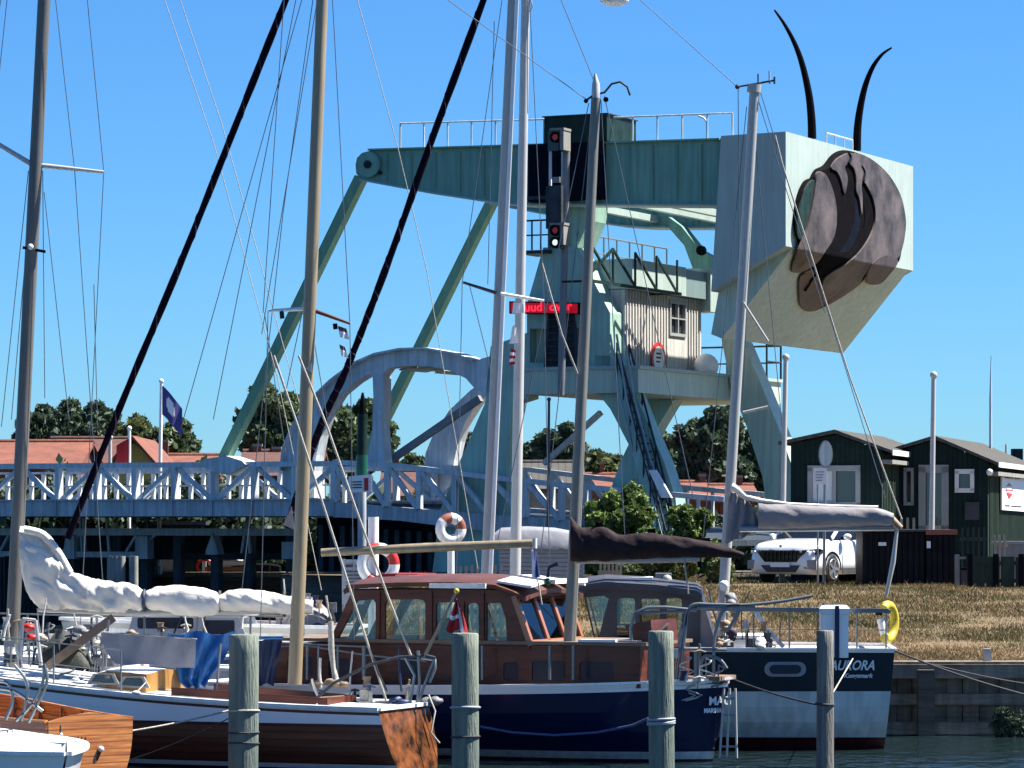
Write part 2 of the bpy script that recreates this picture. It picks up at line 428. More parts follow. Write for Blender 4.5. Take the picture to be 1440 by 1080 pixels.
# ------------------------------------------------------------------ frames: a vertical plane system turned about Z
class Frame:
    def __init__(s, px, D, yaw):
        """origin where the column px of the photo meets distance D; u runs right, turned yaw degrees towards the camera"""
        s.Y0 = D; s.X0 = (px - 720) / FPX * D
        t = R(yaw)
        s.u = Vector((math.cos(t), -math.sin(t), 0)); s.w = Vector((math.sin(t), math.cos(t), 0))
    def at(s, a, v, z):
        return Vector((s.X0, s.Y0, 0)) + s.u * a + s.w * v + Vector((0, 0, z))
    def a(s, px, v=0.0):
        k = (px - 720) / FPX
        return (k * (s.Y0 + v * s.w.y) - s.X0 - v * s.w.x) / (s.u.x - k * s.u.y)
    def v(s, px, a):
        k = (px - 720) / FPX
        return (k * (s.Y0 + a * s.u.y) - s.X0 - a * s.u.x) / (s.w.x - k * s.w.y)
    def z(s, py, a, v=0.0):
        return CAM_H - (py - HOR) / FPX * (s.Y0 + a * s.u.y + v * s.w.y)
    def pt(s, px, py, v=0.0):
        a = s.a(px, v); return s.at(a, v, s.z(py, a, v))
    def az(s, px, py, v=0.0):
        a = s.a(px, v); return (a, s.z(py, a, v))
    def side(s, px, py, a):
        v = s.v(px, a); return s.at(a, v, s.z(py, a, v))
    def plate(s, mb, poly, v0, v1, m, holes=(), m_side=None):
        """outline given as photo pixels on plane v0, extruded to v1"""
        o = [s.pt(x, y, v0) for x, y in poly]
        hs = [[s.pt(x, y, v0) for x, y in h] for h in holes]
        return mb.plate(o, s.w * (v1 - v0), m, hs, m_side)
    def splate(s, mb, poly, a0, a1, m, holes=(), m_side=None):
        o = [s.side(x, y, a0) for x, y in poly]
        hs = [[s.side(x, y, a0) for x, y in h] for h in holes]
        return mb.plate(o, s.u * (a1 - a0), m, hs, m_side)
    def abox(s, mb, a0, a1, v0, v1, z0, z1, m):
        return mb.box(s.at((a0 + a1) / 2, (v0 + v1) / 2, (z0 + z1) / 2), (s.u * (a1 - a0) / 2, s.w * (v1 - v0) / 2, Vector((0, 0, (z1 - z0) / 2))), m)

def P(px, py, D):
    return Vector(((px - 720) / FPX * D, D, CAM_H - (py - HOR) / FPX * D))
def rrect(x0, y0, x1, y1, r=3, n=3):
    pts = []
    for cx, cy, a0 in ((x1 - r, y1 - r, 0), (x0 + r, y1 - r, 90), (x0 + r, y0 + r, 180), (x1 - r, y0 + r, 270)):
        for i in range(n + 1):
            t = R(a0 + 90 * i / n)
            pts.append((cx + r * math.cos(t), cy + r * math.sin(t)))
    return pts
def catm(pts, n=6):
    """smooth curve through points (tuples)"""
    out = []
    P_ = [Vector(p) for p in pts]
    for i in range(len(P_) - 1):
        p0 = P_[max(i - 1, 0)]; p1 = P_[i]; p2 = P_[i + 1]; p3 = P_[min(i + 2, len(P_) - 1)]
        for k in range(n):
            t = k / n
            out.append(0.5 * ((2 * p1) + (p2 - p0) * t + (2 * p0 - 5 * p1 + 4 * p2 - p3) * t * t + (3 * p1 - p0 - 3 * p2 + p3) * t ** 3))
    out.append(P_[-1])
    return [tuple(p) for p in out]
def sag(p0, p1, s, n=10):
    p0 = Vector(p0); p1 = Vector(p1)
    return [p0.lerp(p1, i / n) - Vector((0, 0, s * 4 * (i / n) * (1 - i / n))) for i in range(n + 1)]

def text(body, origin, xdir, size, m, parent, name='lettering', align='LEFT', bold=0.0, zdir=(0, 0, 1), wide=1.0, shear=0.0):
    cu = bpy.data.curves.new('t', 'FONT'); cu.body = body; cu.size = size; cu.extrude = 0.004; cu.align_x = align
    cu.offset = bold; cu.resolution_u = 3; cu.shear = shear
    to = bpy.data.objects.new('t', cu); COL.objects.link(to)
    bpy.context.view_layer.update()
    me = bpy.data.meshes.new_from_object(to.evaluated_get(bpy.context.evaluated_depsgraph_get()))
    bpy.data.objects.remove(to)
    X = Vector(xdir).normalized(); Z = Vector(zdir).normalized(); N = X.cross(Z)
    mb = MB(); i = mb.mi(m)
    org = Vector(origin)
    vv = [org + X * v.co.x * wide + Z * v.co.y + N * v.co.z for v in me.vertices]
    mb.add(vv, [tuple(p.vertices) for p in me.polygons], m)
    bpy.data.meshes.remove(me)
    return mb.build(name, parent)
# ================================================================== SETTING
rnd = random.Random(7)
# water
mb = MB()
mb.add([(-900, -600, 0), (900, -600, 0), (900, 127, 0), (-900, 127, 0)], [(0, 1, 2, 3)], 'water')
structure(mb.build('water'))
# ground: one sheet: right bank (from the quay wall back to the bridge) and the far bank out to the horizon
def bank_h(x, y):
    return min(1.65, 0.99 + 0.0257 * (y - 52.3)) if y < 105 else 1.65 - (y - 105) * .017
def ground_sheet():
    mb = MB()
    ys = [52.32] + [54 + 2 * i for i in range(32)] + [118.5]
    xs0 = [-3.0] + [-1.8 + 1.5 * i for i in range(39)] + [90, 300]
    verts = []; faces = []
    for j, y in enumerate(ys):
        for i, x in enumerate(xs0):
            xx = x
            if i == 0: xx = -2.9 if y < 99 else -6.5
            z = bank_h(xx, y) + (rnd.uniform(-0.05, 0.02) if 0 < j else 0)
            verts.append((xx, y, z))
    n = len(xs0)
    for j in range(len(ys) - 1):
        for i in range(n - 1):
            faces.append((j * n + i, j * n + i + 1, (j + 1) * n + i + 1, (j + 1) * n + i))
    mb.add(verts, faces, 'dry_bank', True)
    k = 118.5
    mb.add([(-400, k, 1.42), (-6.66, k, 1.42), (300, k, 1.42), (300, 5000, 1.42), (-400 , 5000, 1.42), (-3000, 5000, 1.42), (3000, 5000, 1.42), (3000, k, 1.42), (-3000, k, 1.42)],
           [(0, 1, 2, 3, 4), (2, 7, 6, 3), (8, 0, 4, 5)], 'gravel')
    return mb.build('ground')
structure(ground_sheet())
# quay face below the far bank
mb = MB()
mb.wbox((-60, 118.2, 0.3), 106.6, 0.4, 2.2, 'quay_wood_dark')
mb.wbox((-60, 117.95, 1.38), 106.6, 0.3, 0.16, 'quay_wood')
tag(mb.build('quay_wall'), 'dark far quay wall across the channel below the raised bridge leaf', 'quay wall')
mb = MB()
mb.add([(-2.9, 52.4, -1), (-2.9, 99, -1), (-2.9, 99, 1.62), (-2.9, 78, 1.62), (-2.9, 52.4, 0.95), (-6.5, 100, -1), (-6.5, 100, 1.62), (-6.5, 118.5, -1), (-6.5, 118.5, 1.40)], [(0, 1, 2, 3, 4), (1, 5, 6, 2), (5, 7, 8, 6)], 'quay_wood_dark')
structure(mb.build('bank_edge'))

# timber quay wall in front of the dry bank
t = thing('quay_wall', 'weathered timber quay wall with heavy walings below the dry grass bank', 'quay wall', (5, 52.2, 0))
mb = MB()
x = -3.0
while x < 22:
    wd = rnd.uniform(0.22, 0.30)
    mb.wbox((x + wd / 2, 52.2 + rnd.uniform(-.015, .015), 0.0), wd - 0.012, 0.12, 1.9 , 'quay_wood')
    x += wd
mb.build('planking', t)
mb = MB()
for zc, hh, dd in ((0.93, 0.20, 0.24), (0.52, 0.16, 0.2), (0.10, 0.18, 0.26)):
    x = -3.0
    while x < 22:
        L = 4.1
        mb.wbox((x + L / 2, 52.02 - dd / 2 + .1 + rnd.uniform(-.01, .01), zc), L - 0.02, dd, hh, 'quay_wood'); x += L
mb.build('waling', t)
mb = MB()
for x in (-1.6, 1.0, 3.6, 6.02, 8.05, 10.1, 12.2, 15, 18):
    mb.wbox((x, 51.72, 0.1), 0.24, 0.2, 1.72, 'quay_wood_dark')
mb.build('post', t)
mb = MB()
mb.wbox((9, 52.15, 1.045), 26, 0.42, 0.05, 'quay_wood')
mb.build('capping', t)
# small bollard post on the capping (photo 1388,930)
mb = MB(); p = P(1388, 942, 52.2)
mb.wbox((p.x, 52.2, 1.12), 0.11, 0.11, 0.26, 'plaster_white')
tag(mb.build('bollard'), 'short pale square mooring post on the timber quay edge at right', 'bollard')

# dry grass on the bank
def grass(name, n, x0, x1, y0, y1, hmin, hmax, mats, seed, power=1.0, clump=None):
    g = np.random.default_rng(seed)
    X = g.uniform(x0, x1, n); Y = y0 + (y1 - y0) * g.uniform(0, 1, n) ** power
    keep = (X / Y > (330 - 720) / 5000) & (X / Y < 0.156) & (X > -2.9)
    X = X[keep]; Y = Y[keep]; n = len(X)
    cl = np.sin(X * 1.7 + np.sin(Y * .9) * 2) * np.sin(Y * 1.1 + X * .6) * .5 + .5
    tuft = np.where(g.uniform(0, 1, n) < .03, 2.2, 1.0)
    H = (hmin + (hmax - hmin) * g.uniform(0, 1, n)) * (0.65 + .6 * cl) * tuft
    a = g.uniform(0, np.pi, n); wd = g.uniform(.004, .012, n) * (Y / 55)
    dx = np.cos(a) * wd; dy = np.sin(a) * wd
    lx = g.normal(0, .5, n) * H; ly = g.normal(0, .5, n) * H
    Z = np.array([bank_h(x, y) for x, y in zip(X, Y)]) - .02
    V = np.zeros((n, 3, 3))
    V[:, 0] = np.stack([X - dx, Y - dy, Z], 1); V[:, 1] = np.stack([X + dx, Y + dy, Z], 1)
    V[:, 2] = np.stack([X + lx, Y + ly, Z + H], 1)
    me = bpy.data.meshes.new(name)
    me.vertices.add(n * 3); me.vertices.foreach_set('co', V.reshape(-1))
    me.loops.add(n * 3); me.loops.foreach_set('vertex_index', np.arange(n * 3))
    me.polygons.add(n); me.polygons.foreach_set('loop_start', np.arange(n) * 3); me.polygons.foreach_set('loop_total', np.full(n, 3))
    for m in mats: me.materials.append(MATS[m])
    zone = (np.sin(X * .8 + 2 + np.sin(Y * .5)) + np.sin(Y * .35 + X * .6) + .7 * np.sin(X * 2.3 + Y * .9) + g.normal(0, .7, n)) > .8
    zone = zone | ((Y > 66) & (g.uniform(0, 1, n) < .45))
    me.polygons.foreach_set('material_index', zone.astype(int) if len(mats) > 1 else np.zeros(n, int))
    me.update(); me.validate()
    o = bpy.data.objects.new(name, me); COL.objects.link(o); return o
o = grass('grass', 420000, -4, 15.5, 52.5, 98, 0.015, 0.085, ['grass_dry', 'grass_olive'], 3, 1.5)
stuff(o, 'sun-dried yellow grass covering the bank behind the quay', 'grass')

# car park strip behind the bank
mb = MB()
mb.add([(-4, 90, 1.656), (26, 90, 1.656), (28, 104, 1.656), (-4.5, 104, 1.656)], [(0, 1, 2, 3)], 'asphalt')
structure(mb.build('car_park'))

# ------------------------------------------------------------------ foliage
def leaves(cx, cy, cz, blobs, n, size, seed):
    """n leaf quads spread through lumpy blobs [(x,y,z,rx,ry,rz)] -> verts array"""
    g = np.random.default_rng(seed)
    vol = np.array([b[3] * b[4] * b[5] for b in blobs]) ** 0.75; pr = vol / vol.sum()
    idx = g.choice(len(blobs), n, p=pr)
    B = np.array(blobs)[idx]
    d = g.normal(0, 1, (n, 3)); d /= np.linalg.norm(d, axis=1)[:, None]
    r = g.uniform(0.25, 1.0, n) ** 0.45
    lump = 1 + .22 * np.sin(d[:, 0] * 7 + idx) * np.sin(d[:, 2] * 6 + idx * 2) + g.normal(0, .05, n)
    c = B[:, :3] + d * (r * lump)[:, None] * B[:, 3:]
    a = g.normal(0, 1, (n, 3)); a /= np.linalg.norm(a, axis=1)[:, None]
    b = np.cross(a, g.normal(0, 1, (n, 3))); b /= np.linalg.norm(b, axis=1)[:, None]
    s = size * g.uniform(.5, 1.4, n)
    a *= s[:, None]; b *= (s * .6)[:, None]
    V = np.stack([c - a, c - b * .9, c + a, c + b], 1)
    return V
def foliage_obj(name, V, m, parent, org):
    n = len(V); V = V - np.array(org)
    me = bpy.data.meshes.new(name)
    me.vertices.add(n * 4); me.vertices.foreach_set('co', V.reshape(-1))
    me.loops.add(n * 4); me.loops.foreach_set('vertex_index', np.arange(n * 4))
    me.polygons.add(n); me.polygons.foreach_set('loop_start', np.arange(n) * 4); me.polygons.foreach_set('loop_total', np.full(n, 4))
    me.materials.append(MATS[m]); me.update(); me.validate()
    o = bpy.data.objects.new(name, me); COL.objects.link(o)
    if parent: o.parent = parent
    else: o.location = org
    return o
def tree(px0, px1, ytop, ybot, D, m, label, seed, n=6500, size=.30, group=None):
    n = int(n * 2.6); size = size * .62
    r_ = random.Random(seed)
    cx = (px0 + px1) / 2; p = P(cx, ytop, D); ztop = p.z
    wd = (px1 - px0) / FPX * D / 2
    zb = 1.42; zl = max(CAM_H - (ybot - HOR) / FPX * D, zb + .8)
    t = thing('tree', label, 'tree', (p.x, D, zb), group)
    blobs = []
    H = ztop - zl
    nb = 9
    for i in range(nb):
        f = i / (nb - 1)
        z = zl + H * (0.16 + 0.68 * f)
        prof = (math.sin(math.pi * (0.18 + 0.66 * f))) ** 0.6
        for k in range(3 if f < .85 else 2):
            ang = r_.uniform(0, 6.28); rr = wd * prof * .55
            q = wd * r_.uniform(.30, .50) * (1 if f < .8 else .75)
            blobs.append((p.x + math.cos(ang) * rr, D + math.sin(ang) * rr, min(z + r_.uniform(-.06, .06) * H, ztop - q * .8), q, q, q * .8))
    V = leaves(p.x, D, 0, blobs, n, size, seed)
    foliage_obj('crown', V, m, t, (p.x, D, zb))
    mb = MB()
    th = max(.14, H * .03)
    mb.tube([(p.x, D, zb - .1), (p.x + .05, D, (zb + zl) / 2), (p.x - .05, D, zl + H * .3), (p.x + .1, D, zl + H * .75)], [th * 1.5, th * 1.1, th * .8, th * .25], 'bark', 8)
    for i in range(6):
        b_ = r_.choice(blobs); z0 = zl + H * r_.uniform(0, .4)
        mb.tube([(p.x, D, z0), ((p.x + b_[0]) / 2, (D + b_[1]) / 2, (z0 + b_[2]) / 2 + .1 * H), (b_[0], b_[1], b_[2])], [th * .5, th * .35, th * .1], 'bark', 5)
    mb.build('trunk', t)
    return t
TG = 'trees beyond the red roofs'
tree(18, 92, 563, 660, 160, 'leaf_dark', 'dark round tree farthest left behind the tiled roof', 11, group=TG)
tree(66, 168, 557, 665, 157, 'leaf_dark', 'tallest of the dark trees left of the furled sail line', 12, 8000, group=TG)
tree(150, 222, 583, 668, 152, 'leaf_olive', 'olive green tree behind the blue flag pole', 13, 5000, group=TG)
tree(196, 280, 590, 672, 148, 'leaf_mid', 'bushy tree just right of the blue flag', 14, 6000, group=TG)
tree(330, 436, 540, 672, 140, 'leaf_mid', 'large tree between the two green bridge link rods', 15, 9000, .28, group=TG)
tree(436, 556, 562, 680, 137, 'leaf_mid', 'broad tree seen through the grey bridge arch', 16, 9000, .28, group=TG)
tree(562, 604, 634, 690, 150, 'leaf_mid', 'little tree under the long diagonal bridge strut', 17, 1800, .25, group=TG)
tree(630, 684, 606, 692, 150, 'leaf_mid', 'small tree between arch leg and green tower leg', 18, 3000, group=TG)
tree(664, 772, 618, 700, 152, 'leaf_dark', 'dark tree directly behind the two tall white masts', 19, 5000, group=TG)
tree(746, 826, 592, 700, 150, 'leaf_dark', 'spiky dark tree behind the thin purple pole', 20, 6000, group=TG)
tree(806, 888, 634, 705, 155, 'leaf_olive', 'low olive tree behind the grey wooden mast', 21, 4500, group=TG)
tree(884, 962, 598, 705, 158, 'leaf_mid', 'airy mid green tree left of the dark oak', 22, 3200, .26, group=TG)
tree(940, 1066, 572, 715, 150, 'leaf_dark', 'big dark oak behind the silver mast', 23, 10000, group=TG)
tree(1030, 1122, 592, 720, 154, 'leaf_dark', 'dark tree filling the gap beside the pale bridge leg', 24, 6500, group=TG)

# bush on the bank beside the ramp
def bush(px0, px1, ytop, ybase, D, m, label, seed, n=7000, size=.11, cat='bush', group=None):
    n = int(n * 3); size *= .55
    r_ = random.Random(seed)
    p = P((px0 + px1) / 2, ybase, D); zb = bank_h(p.x, D) - .05; zt = CAM_H - (ytop - HOR) / FPX * D
    wd = (px1 - px0) / FPX * D / 2
    t = thing('bush', label, cat, (p.x, D, zb), group)
    blobs = []
    for i in range(34):
        x = r_.uniform(-.88, .88) * wd; q = r_.uniform(.14, .30) * min(wd, (zt - zb))
        z = zb + q * .4 + (zt - zb - q * 1.1) * r_.uniform(0, 1) ** .8 * (1 - abs(x / wd) ** 3 * .5)
        blobs.append((p.x + x, D + r_.uniform(-.4, .4) * wd, z, q, q, q))
    foliage_obj('foliage', leaves(0, 0, 0, blobs, n, size, seed), m, t, (p.x, D, zb))
    for b_ in blobs[:6]:
        mb = MB(); mb.tube([(p.x + (b_[0] - p.x) * .3, D, zb - .05), (b_[0], b_[1], b_[2])], [.04, .015], 'bark', 5); mb.build('stem', t)
    return t
bush(818, 936, 680, 800, 94, 'leaf_bright', 'tall bright green willow bush behind the brown boom cover', 31, 9000, .16)
bush(905, 1010, 706, 800, 92, 'leaf_bright', 'bright green bush left of the silver mast foot', 32, 7000, .15)
bush(856, 1035, 770, 822, 84, 'leaf_olive', 'low yellow-green shrub below the end of the brown boom cover', 33, 6000, .10)
bush(1384, 1450, 1010, 1050, 51.2, 'leaf_mid', 'weedy dark shrub growing at the foot of the quay wall', 34, 1600, .05) if False else None

# weeds on quay wall at lower right
g_ = MB()
t = thing('weed_clump', 'dark green weeds hanging on the timber quay at the far right', 'plant', (P(1420, 1040, 51.4).x, 51.4, 0.1))
pp = P(1420, 1030, 51.4)
foliage_obj('foliage', leaves(0, 0, 0, [(pp.x, 51.45, .18, .28, .1, .22), (pp.x + .15, 51.45, .05, .3, .1, .15), (pp.x - .12, 51.45, .32, .12, .07, .12)], 1500, .035, 40), 'leaf_dark', t, (pp.x, 51.4, .1))

# ------------------------------------------------------------------ far houses
def house(px0, px1, yridge, yeave, D, depth, wallm, roofm, label, chimneys=(), gable=False, group='houses beyond the bridge', nwin=3):
    z0 = 1.42
    xa = (px0 - 720) / FPX * D; xb = (px1 - 720) / FPX * D
    zr = CAM_H - (yridge - HOR) / FPX * (D + (0 if gable else depth / 2)); ze = CAM_H - (yeave - HOR) / FPX * D
    t = thing('house', label, 'house', ((xa + xb) / 2, D, z0), group)
    mb = MB()
    y0, y1 = D + .3, D + depth - .3
    ym = (y0 + y1) / 2; xm = (xa + xb) / 2
    if not gable:
        for x in (xa, xb - .2):
            mb.plate([(x, y0, z0), (x, y1, z0), (x, y1, ze), (x, ym, zr - .1), (x, y0, ze)], (.2, 0, 0), wallm)
        mb.wbox((xm, y0, (z0 + ze) / 2), xb - xa - .41, .2, ze - z0, wallm); mb.wbox((xm, y1, (z0 + ze) / 2), xb - xa - .41, .2, ze - z0, wallm)
    else:
        for y in (y0, y1):
            mb.plate([(xa, y, z0), (xb, y, z0), (xb, y, ze), (xm, y, zr - .1), (xa, y, ze)], (0, .2, 0), wallm)
        for x in (xa + .1, xb - .1):
            mb.wbox((x, (y0 + y1) / 2 + .1, (z0 + ze) / 2), .2, y1 - y0 - .22, ze - z0, wallm)
    mb.build('wall', t)
    mb = MB()
    if not gable:
        for s_ in (0, 1):
            ya = D - .3 if s_ == 0 else D + depth + .3
            sl = (zr - ze) / (depth / 2)
            mb.plate([(xa - .25, ya, ze - .3 * sl), (xb + .25, ya, ze - .3 * sl), (xb + .25, D + depth / 2, zr), (xa - .25, D + depth / 2, zr)], (0, 0, .14), roofm)
        mb.tube([(xa - .25, D + depth / 2, zr + .13), (xb + .25, D + depth / 2, zr + .13)], .12, roofm, 6)
    else:
        hw = (xb - xa) / 2; sl = (zr - ze) / hw
        for s_ in (-1, 1):
            mb.plate([(xm, D - .2, zr), (xm, D + depth + .2, zr), (xm + s_ * (hw + .3), D + depth + .2, ze - .3 * sl), (xm + s_ * (hw + .3), D - .2, ze - .3 * sl)], (0, 0, .14), roofm)
    rf = mb.build('roof', t)
    for (cx, yt, wpx) in chimneys:
        m2 = MB(); xx = (cx - 720) / FPX * (D + depth / 2); zt = CAM_H - (yt - HOR) / FPX * (D + depth / 2); ww = wpx / FPX * (D + depth / 2)
        m2.wbox((xx, D + depth / 2, (zt + zr - .6) / 2), ww, ww * .8, zt - zr + .6, 'brick'); m2.wbox((xx, D + depth / 2, zt + .05), ww * 1.15, ww, .1, 'plaster_grey')
        o = m2.build('chimney', rf)
    for i in range(nwin):
        xx = xa + (xb - xa) * (i + .5) / nwin
        m2 = MB(); m2.wbox((xx, y0 - .13, z0 + 1.4), 1.1, .05, 1.2, 'frame_white')
        wn = m2.build('window', t)
        m2 = MB(); m2.wbox((xx, y0 - .165, z0 + 1.4), .95, .02, 1.05, 'glass_sky'); m2.build('pane', wn)
    return t
house(-60, 104, 626, 660, 135, 9, 'brick', 'roof_tile', 'long house with bright orange tiled roof at the far left')
house(60, 210, 621, 664, 146, 9, 'plaster_grey', 'roof_dark', 'house with dull brown-red roof behind the tiled one', ((154, 617, 5),))
house(160, 213, 618, 648, 128, 8, 'plaster_yellow', 'roof_tile', 'small yellow house with white-edged gable beside the red flag', (), True, nwin=1)
house(205, 300, 645, 668, 138, 8, 'brick', 'roof_tile', 'low house with orange roof right of the yellow gable', ((233, 622, 7),))
house(338, 440, 640, 672, 128, 9, 'plaster_grey', 'roof_dark', 'house with two brick chimneys behind the left arch leg', ((362, 628, 12), (389, 632, 12)))
house(540, 640, 668, 700, 132, 8, 'plaster_white', 'roof_dark', 'white-walled house under the diagonal bridge strut', ((557, 641, 9),))
house(740, 815, 655, 690, 135, 9, 'plaster_grey', 'roof_felt', 'grey-roofed house behind the purple pole')
house(822, 868, 672, 688, 140, 8, 'brick', 'roof_tile', 'little orange-roofed house behind the grey wooden mast', ((846, 652, 5),), nwin=1)
house(952, 992, 683, 704, 138, 8, 'brick', 'roof_tile', 'orange-roofed house left of the white chimney', ((988, 670, 9),), nwin=2)
house(1006, 1062, 687, 706, 142, 9, 'brick', 'roof_tile', 'orange-roofed house right of the white chimney', ((1040, 672, 8),), nwin=2)
# hedge row on far bank, dark behind truss
def hedge(px0, px1, ytop, D, m, label, seed, n):
    r_ = random.Random(seed); xa = (px0 - 720) / FPX * D; xb = (px1 - 720) / FPX * D
    zt = CAM_H - (ytop - HOR) / FPX * D
    t = thing('hedge', label, 'hedge', ((xa + xb) / 2, D, 1.42))
    blobs = []; x = xa
    while x < xb:
        q = r_.uniform(.7, 1.1) * (zt - 1.42) * .55
        blobs.append((x, D + r_.uniform(-.3, .3), 1.42 + q * .75, q, q * .8, q)); x += q * .7
    foliage_obj('foliage', leaves(0, 0, 0, blobs, n, .17, seed), m, t, ((xa + xb) / 2, D, 1.42))
    for b_ in blobs[::4]:
        mb = MB(); mb.tube([(b_[0], D, 1.3), (b_[0], D, b_[2])], .07, 'bark', 5); mb.build('stem', t)
hedge(-60, 345, 668, 122, 'leaf_dark', 'dark clipped hedge behind the left bridge railing', 51, 14000)
hedge(330, 720, 690, 124, 'leaf_dark', 'dark hedge behind the ramp girder', 52, 14000)
hedge(1000, 1250, 712, 126, 'leaf_dark', 'dark hedge behind the green cabins', 53, 6000)

# ------------------------------------------------------------------ poles and flags
def pole(px, y0, y1, D, r, m, name, label, cat, px2=None, group=None, zg=1.42):
    a = P(px, y0, D); b = P(px2 if px2 else px, y1, D); b.z = zg
    t = thing(name, label, cat, b, group)
    mb = MB(); mb.tube([b, a], [r, r * .75], m, 8); mb.ball(a + Vector((0, 0, r * .6)), r * 1.2, m)
    mb.build('pole', t)
    mb = MB(); mb.tube([b, b + Vector((0, 0, .25))], r * 1.8, 'grey_metal', 8); mb.build('base', t)
    return t
def wavy_flag(t, p_tl, ux, H, W, mats_fn, droop=0.5, name='flag', n=14, mrows=10, seed=1):
    """cloth hanging from a pole; mats_fn(i/n, j/m)->material"""
    rr = random.Random(seed); ph = rr.uniform(0, 6)
    p_tl = Vector(p_tl); ux = Vector(ux); side = Vector((-ux.y, ux.x, 0)) if abs(ux.z) < .9 else Vector((0, 1, 0))
    g = {}
    mb = MB(); vs_ = []
    for j in range(mrows + 1):
        for i in range(n + 1):
            s = i / n; tt = j / mrows
            q = p_tl + ux * (W * s * (1 - .35 * droop)) - Vector((0, 0, H * tt + droop * W * .9 * s ** 1.2)) + Vector((0, 1, 0)) * (.09 * W * math.sin(s * 9 + tt * 2 + ph) * s)
            vs_.append(q)
    groups = {}
    for j in range(mrows):
        for i in range(n):
            k = j * (n + 1) + i
            groups.setdefault(mats_fn((i + .5) / n, (j + .5) / mrows), []).append((k, k + 1, k + n + 2, k + n + 1))
    for m_, fs_ in groups.items(): mb.add(vs_, fs_, m_, True)
    return mb.build(name, t)
t = pole(227, 538, 700, 116, .07, 'white_paint', 'flagpole', 'white flagpole with dark blue flag behind the bridge leaf', 'flagpole', 223)
wavy_flag(t, P(228, 542, 115.9), (1, 0, 0), 0.95, 0.95, lambda s, q: 'flag_white' if ((s - .42) / .22) ** 2 + ((q - .45) / .26) ** 2 < 1 else 'flag_blue', .9, seed=2)
t = pole(182, 604, 700, 120, .07, 'white_paint', 'flagpole', 'white flagpole with limp red flag before the yellow gable', 'flagpole', 181)
wavy_flag(t, P(181, 617, 119.9), (-1, 0, 0), 0.85, .5, lambda s, q: 'flag_red', .5, seed=3)
pole(155, 617, 700, 122, .08, 'plaster_white', 'flagpole', 'bare white pole left of the red flag', 'flagpole', 154)
pole(1105, 505, 760, 86, .075, 'white_metal', 'flagpole', 'white pole in front of the left dark green cabin', 'flagpole', 1099, zg=1.34)
pole(1313, 530, 760, 86, .075, 'white_metal', 'flagpole', 'white pole before the cabin door, right of the oval mirror', 'flagpole', 1309, zg=1.34)
pole(772, 563, 700, 100, .05, 'brown_steel', 'flagpole', 'thin purple-grey pole between the bridge tower legs', 'pole', 770)
pole(717, 582, 700, 101.5, .13, 'white_paint', 'lamp_post', 'short thick white post between the two tall white masts', 'post', 716) if False else None
# ================================================================== BASCULE BRIDGE
B = Frame(510, 105, 25.6)
VF = 9.2                                   # offset of the far truss / beam
br = thing('bascule_bridge', 'pale green bascule bridge with overhead balance beams and boxy counterweight', 'bridge', B.at(0, 0, 1.4))
GZ = 1.40
def zpl(poly): return poly
# ---- balance beams
beam = [(500, 232), (502, 222), (509, 215), (520, 212), (640, 208.5), (740, 205.5), (860, 202), (1014, 197), (1014, 288), (860, 287), (740, 287), (700, 284), (600, 269), (508, 252), (501, 244)]
def shift(poly, v0, v1):
    """outline on plane v0 re-used at plane v1 (same a,z)"""
    return [B.az(x, y, v0) for x, y in poly]
def beam_mesh(v0, th, near):
    mb = MB(); az = [B.az(x, y, 0.4) for x, y in beam]
    mb.plate([B.at(a, v0, z) for a, z in az], B.w * th, 'beam_green')
    # flanges top and bottom
    def edge(i, j, w2=.28, h=.05, m='beam_green', up=1):
        p0 = B.at(az[i][0], v0 + th / 2, az[i][1] + up * h / 2); p1 = B.at(az[j][0], v0 + th / 2, az[j][1] + up * h / 2)
        mb.bar(p0, p1, h, th + 2 * w2 * .5, m, B.w)
    for i in range(3, 7): edge(i, i + 1)
    for i in range(8, 13): edge(i, i + 1, up=-1, m='pale_green')  # pale lower flange: sunlight on the edge put into the colour
    # stiffening ribs
    for px in range(545, 1010, 34):
        a, zt = B.az(px, 212 - (px - 520) * .030, .4)
        if px < 700: yb = 257 + (px - 540) * .155
        else: yb = 285
        zb = B.z(yb - 3, a, .4); zt = B.z(215 - (px - 520) * .030 + 2, a, .4)
        mb.abox_ = None
        B.abox(mb, a - .012, a + .012, v0 - .05, v0 - .001, zb, zt, 'beam_green')
    return mb
bm = beam_mesh(0.4, .55, True).build('balance_beam', br, 'near balance beam')
mb = MB()   # hub plate with pin at the tip
a, z = B.az(521, 232, .4)
c = B.at(a, .34, z)
mb.tube([c, c - B.w * .10], .38, 'beam_green', 20); mb.tube([c - B.w * .1, c - B.w * .16], .12, 'dark_green_box', 12)
a2, z2 = B.az(536, 243, .4); c2 = B.at(a2, .36, z2); mb.tube([c2, c2 - B.w * .06], .06, 'dark_green_box', 10)
mb.build('hinge_plate', bm)
bm2 = beam_mesh(VF, .55, False).build('balance_beam', br, 'far balance beam')
# cross members between the beams
mb = MB()
for px, y in ((765, 278), (880, 283), (925, 283), (985, 280), (600, 240)):
    a, z = B.az(px, y, .95)
    B.abox(mb, a - .10, a + .10, .96, VF - .02, z - .10, z + .10, 'pale_green')  # pale colour stands for sunlight on the cross members
for (p0, p1) in ():
    a0, z0 = B.az(*p0, .95); a1, z1 = B.az(*p1, .95)
    mb.bar(B.at(a0, 1, z0), B.at(a1, VF - .1, z1), .16, .16, 'pale_green', B.w)
    mb.bar(B.at(a0, VF - .1, z0), B.at(a1, 1, z1), .16, .16, 'pale_green', B.w)
mb.build('cross_bracing', br)
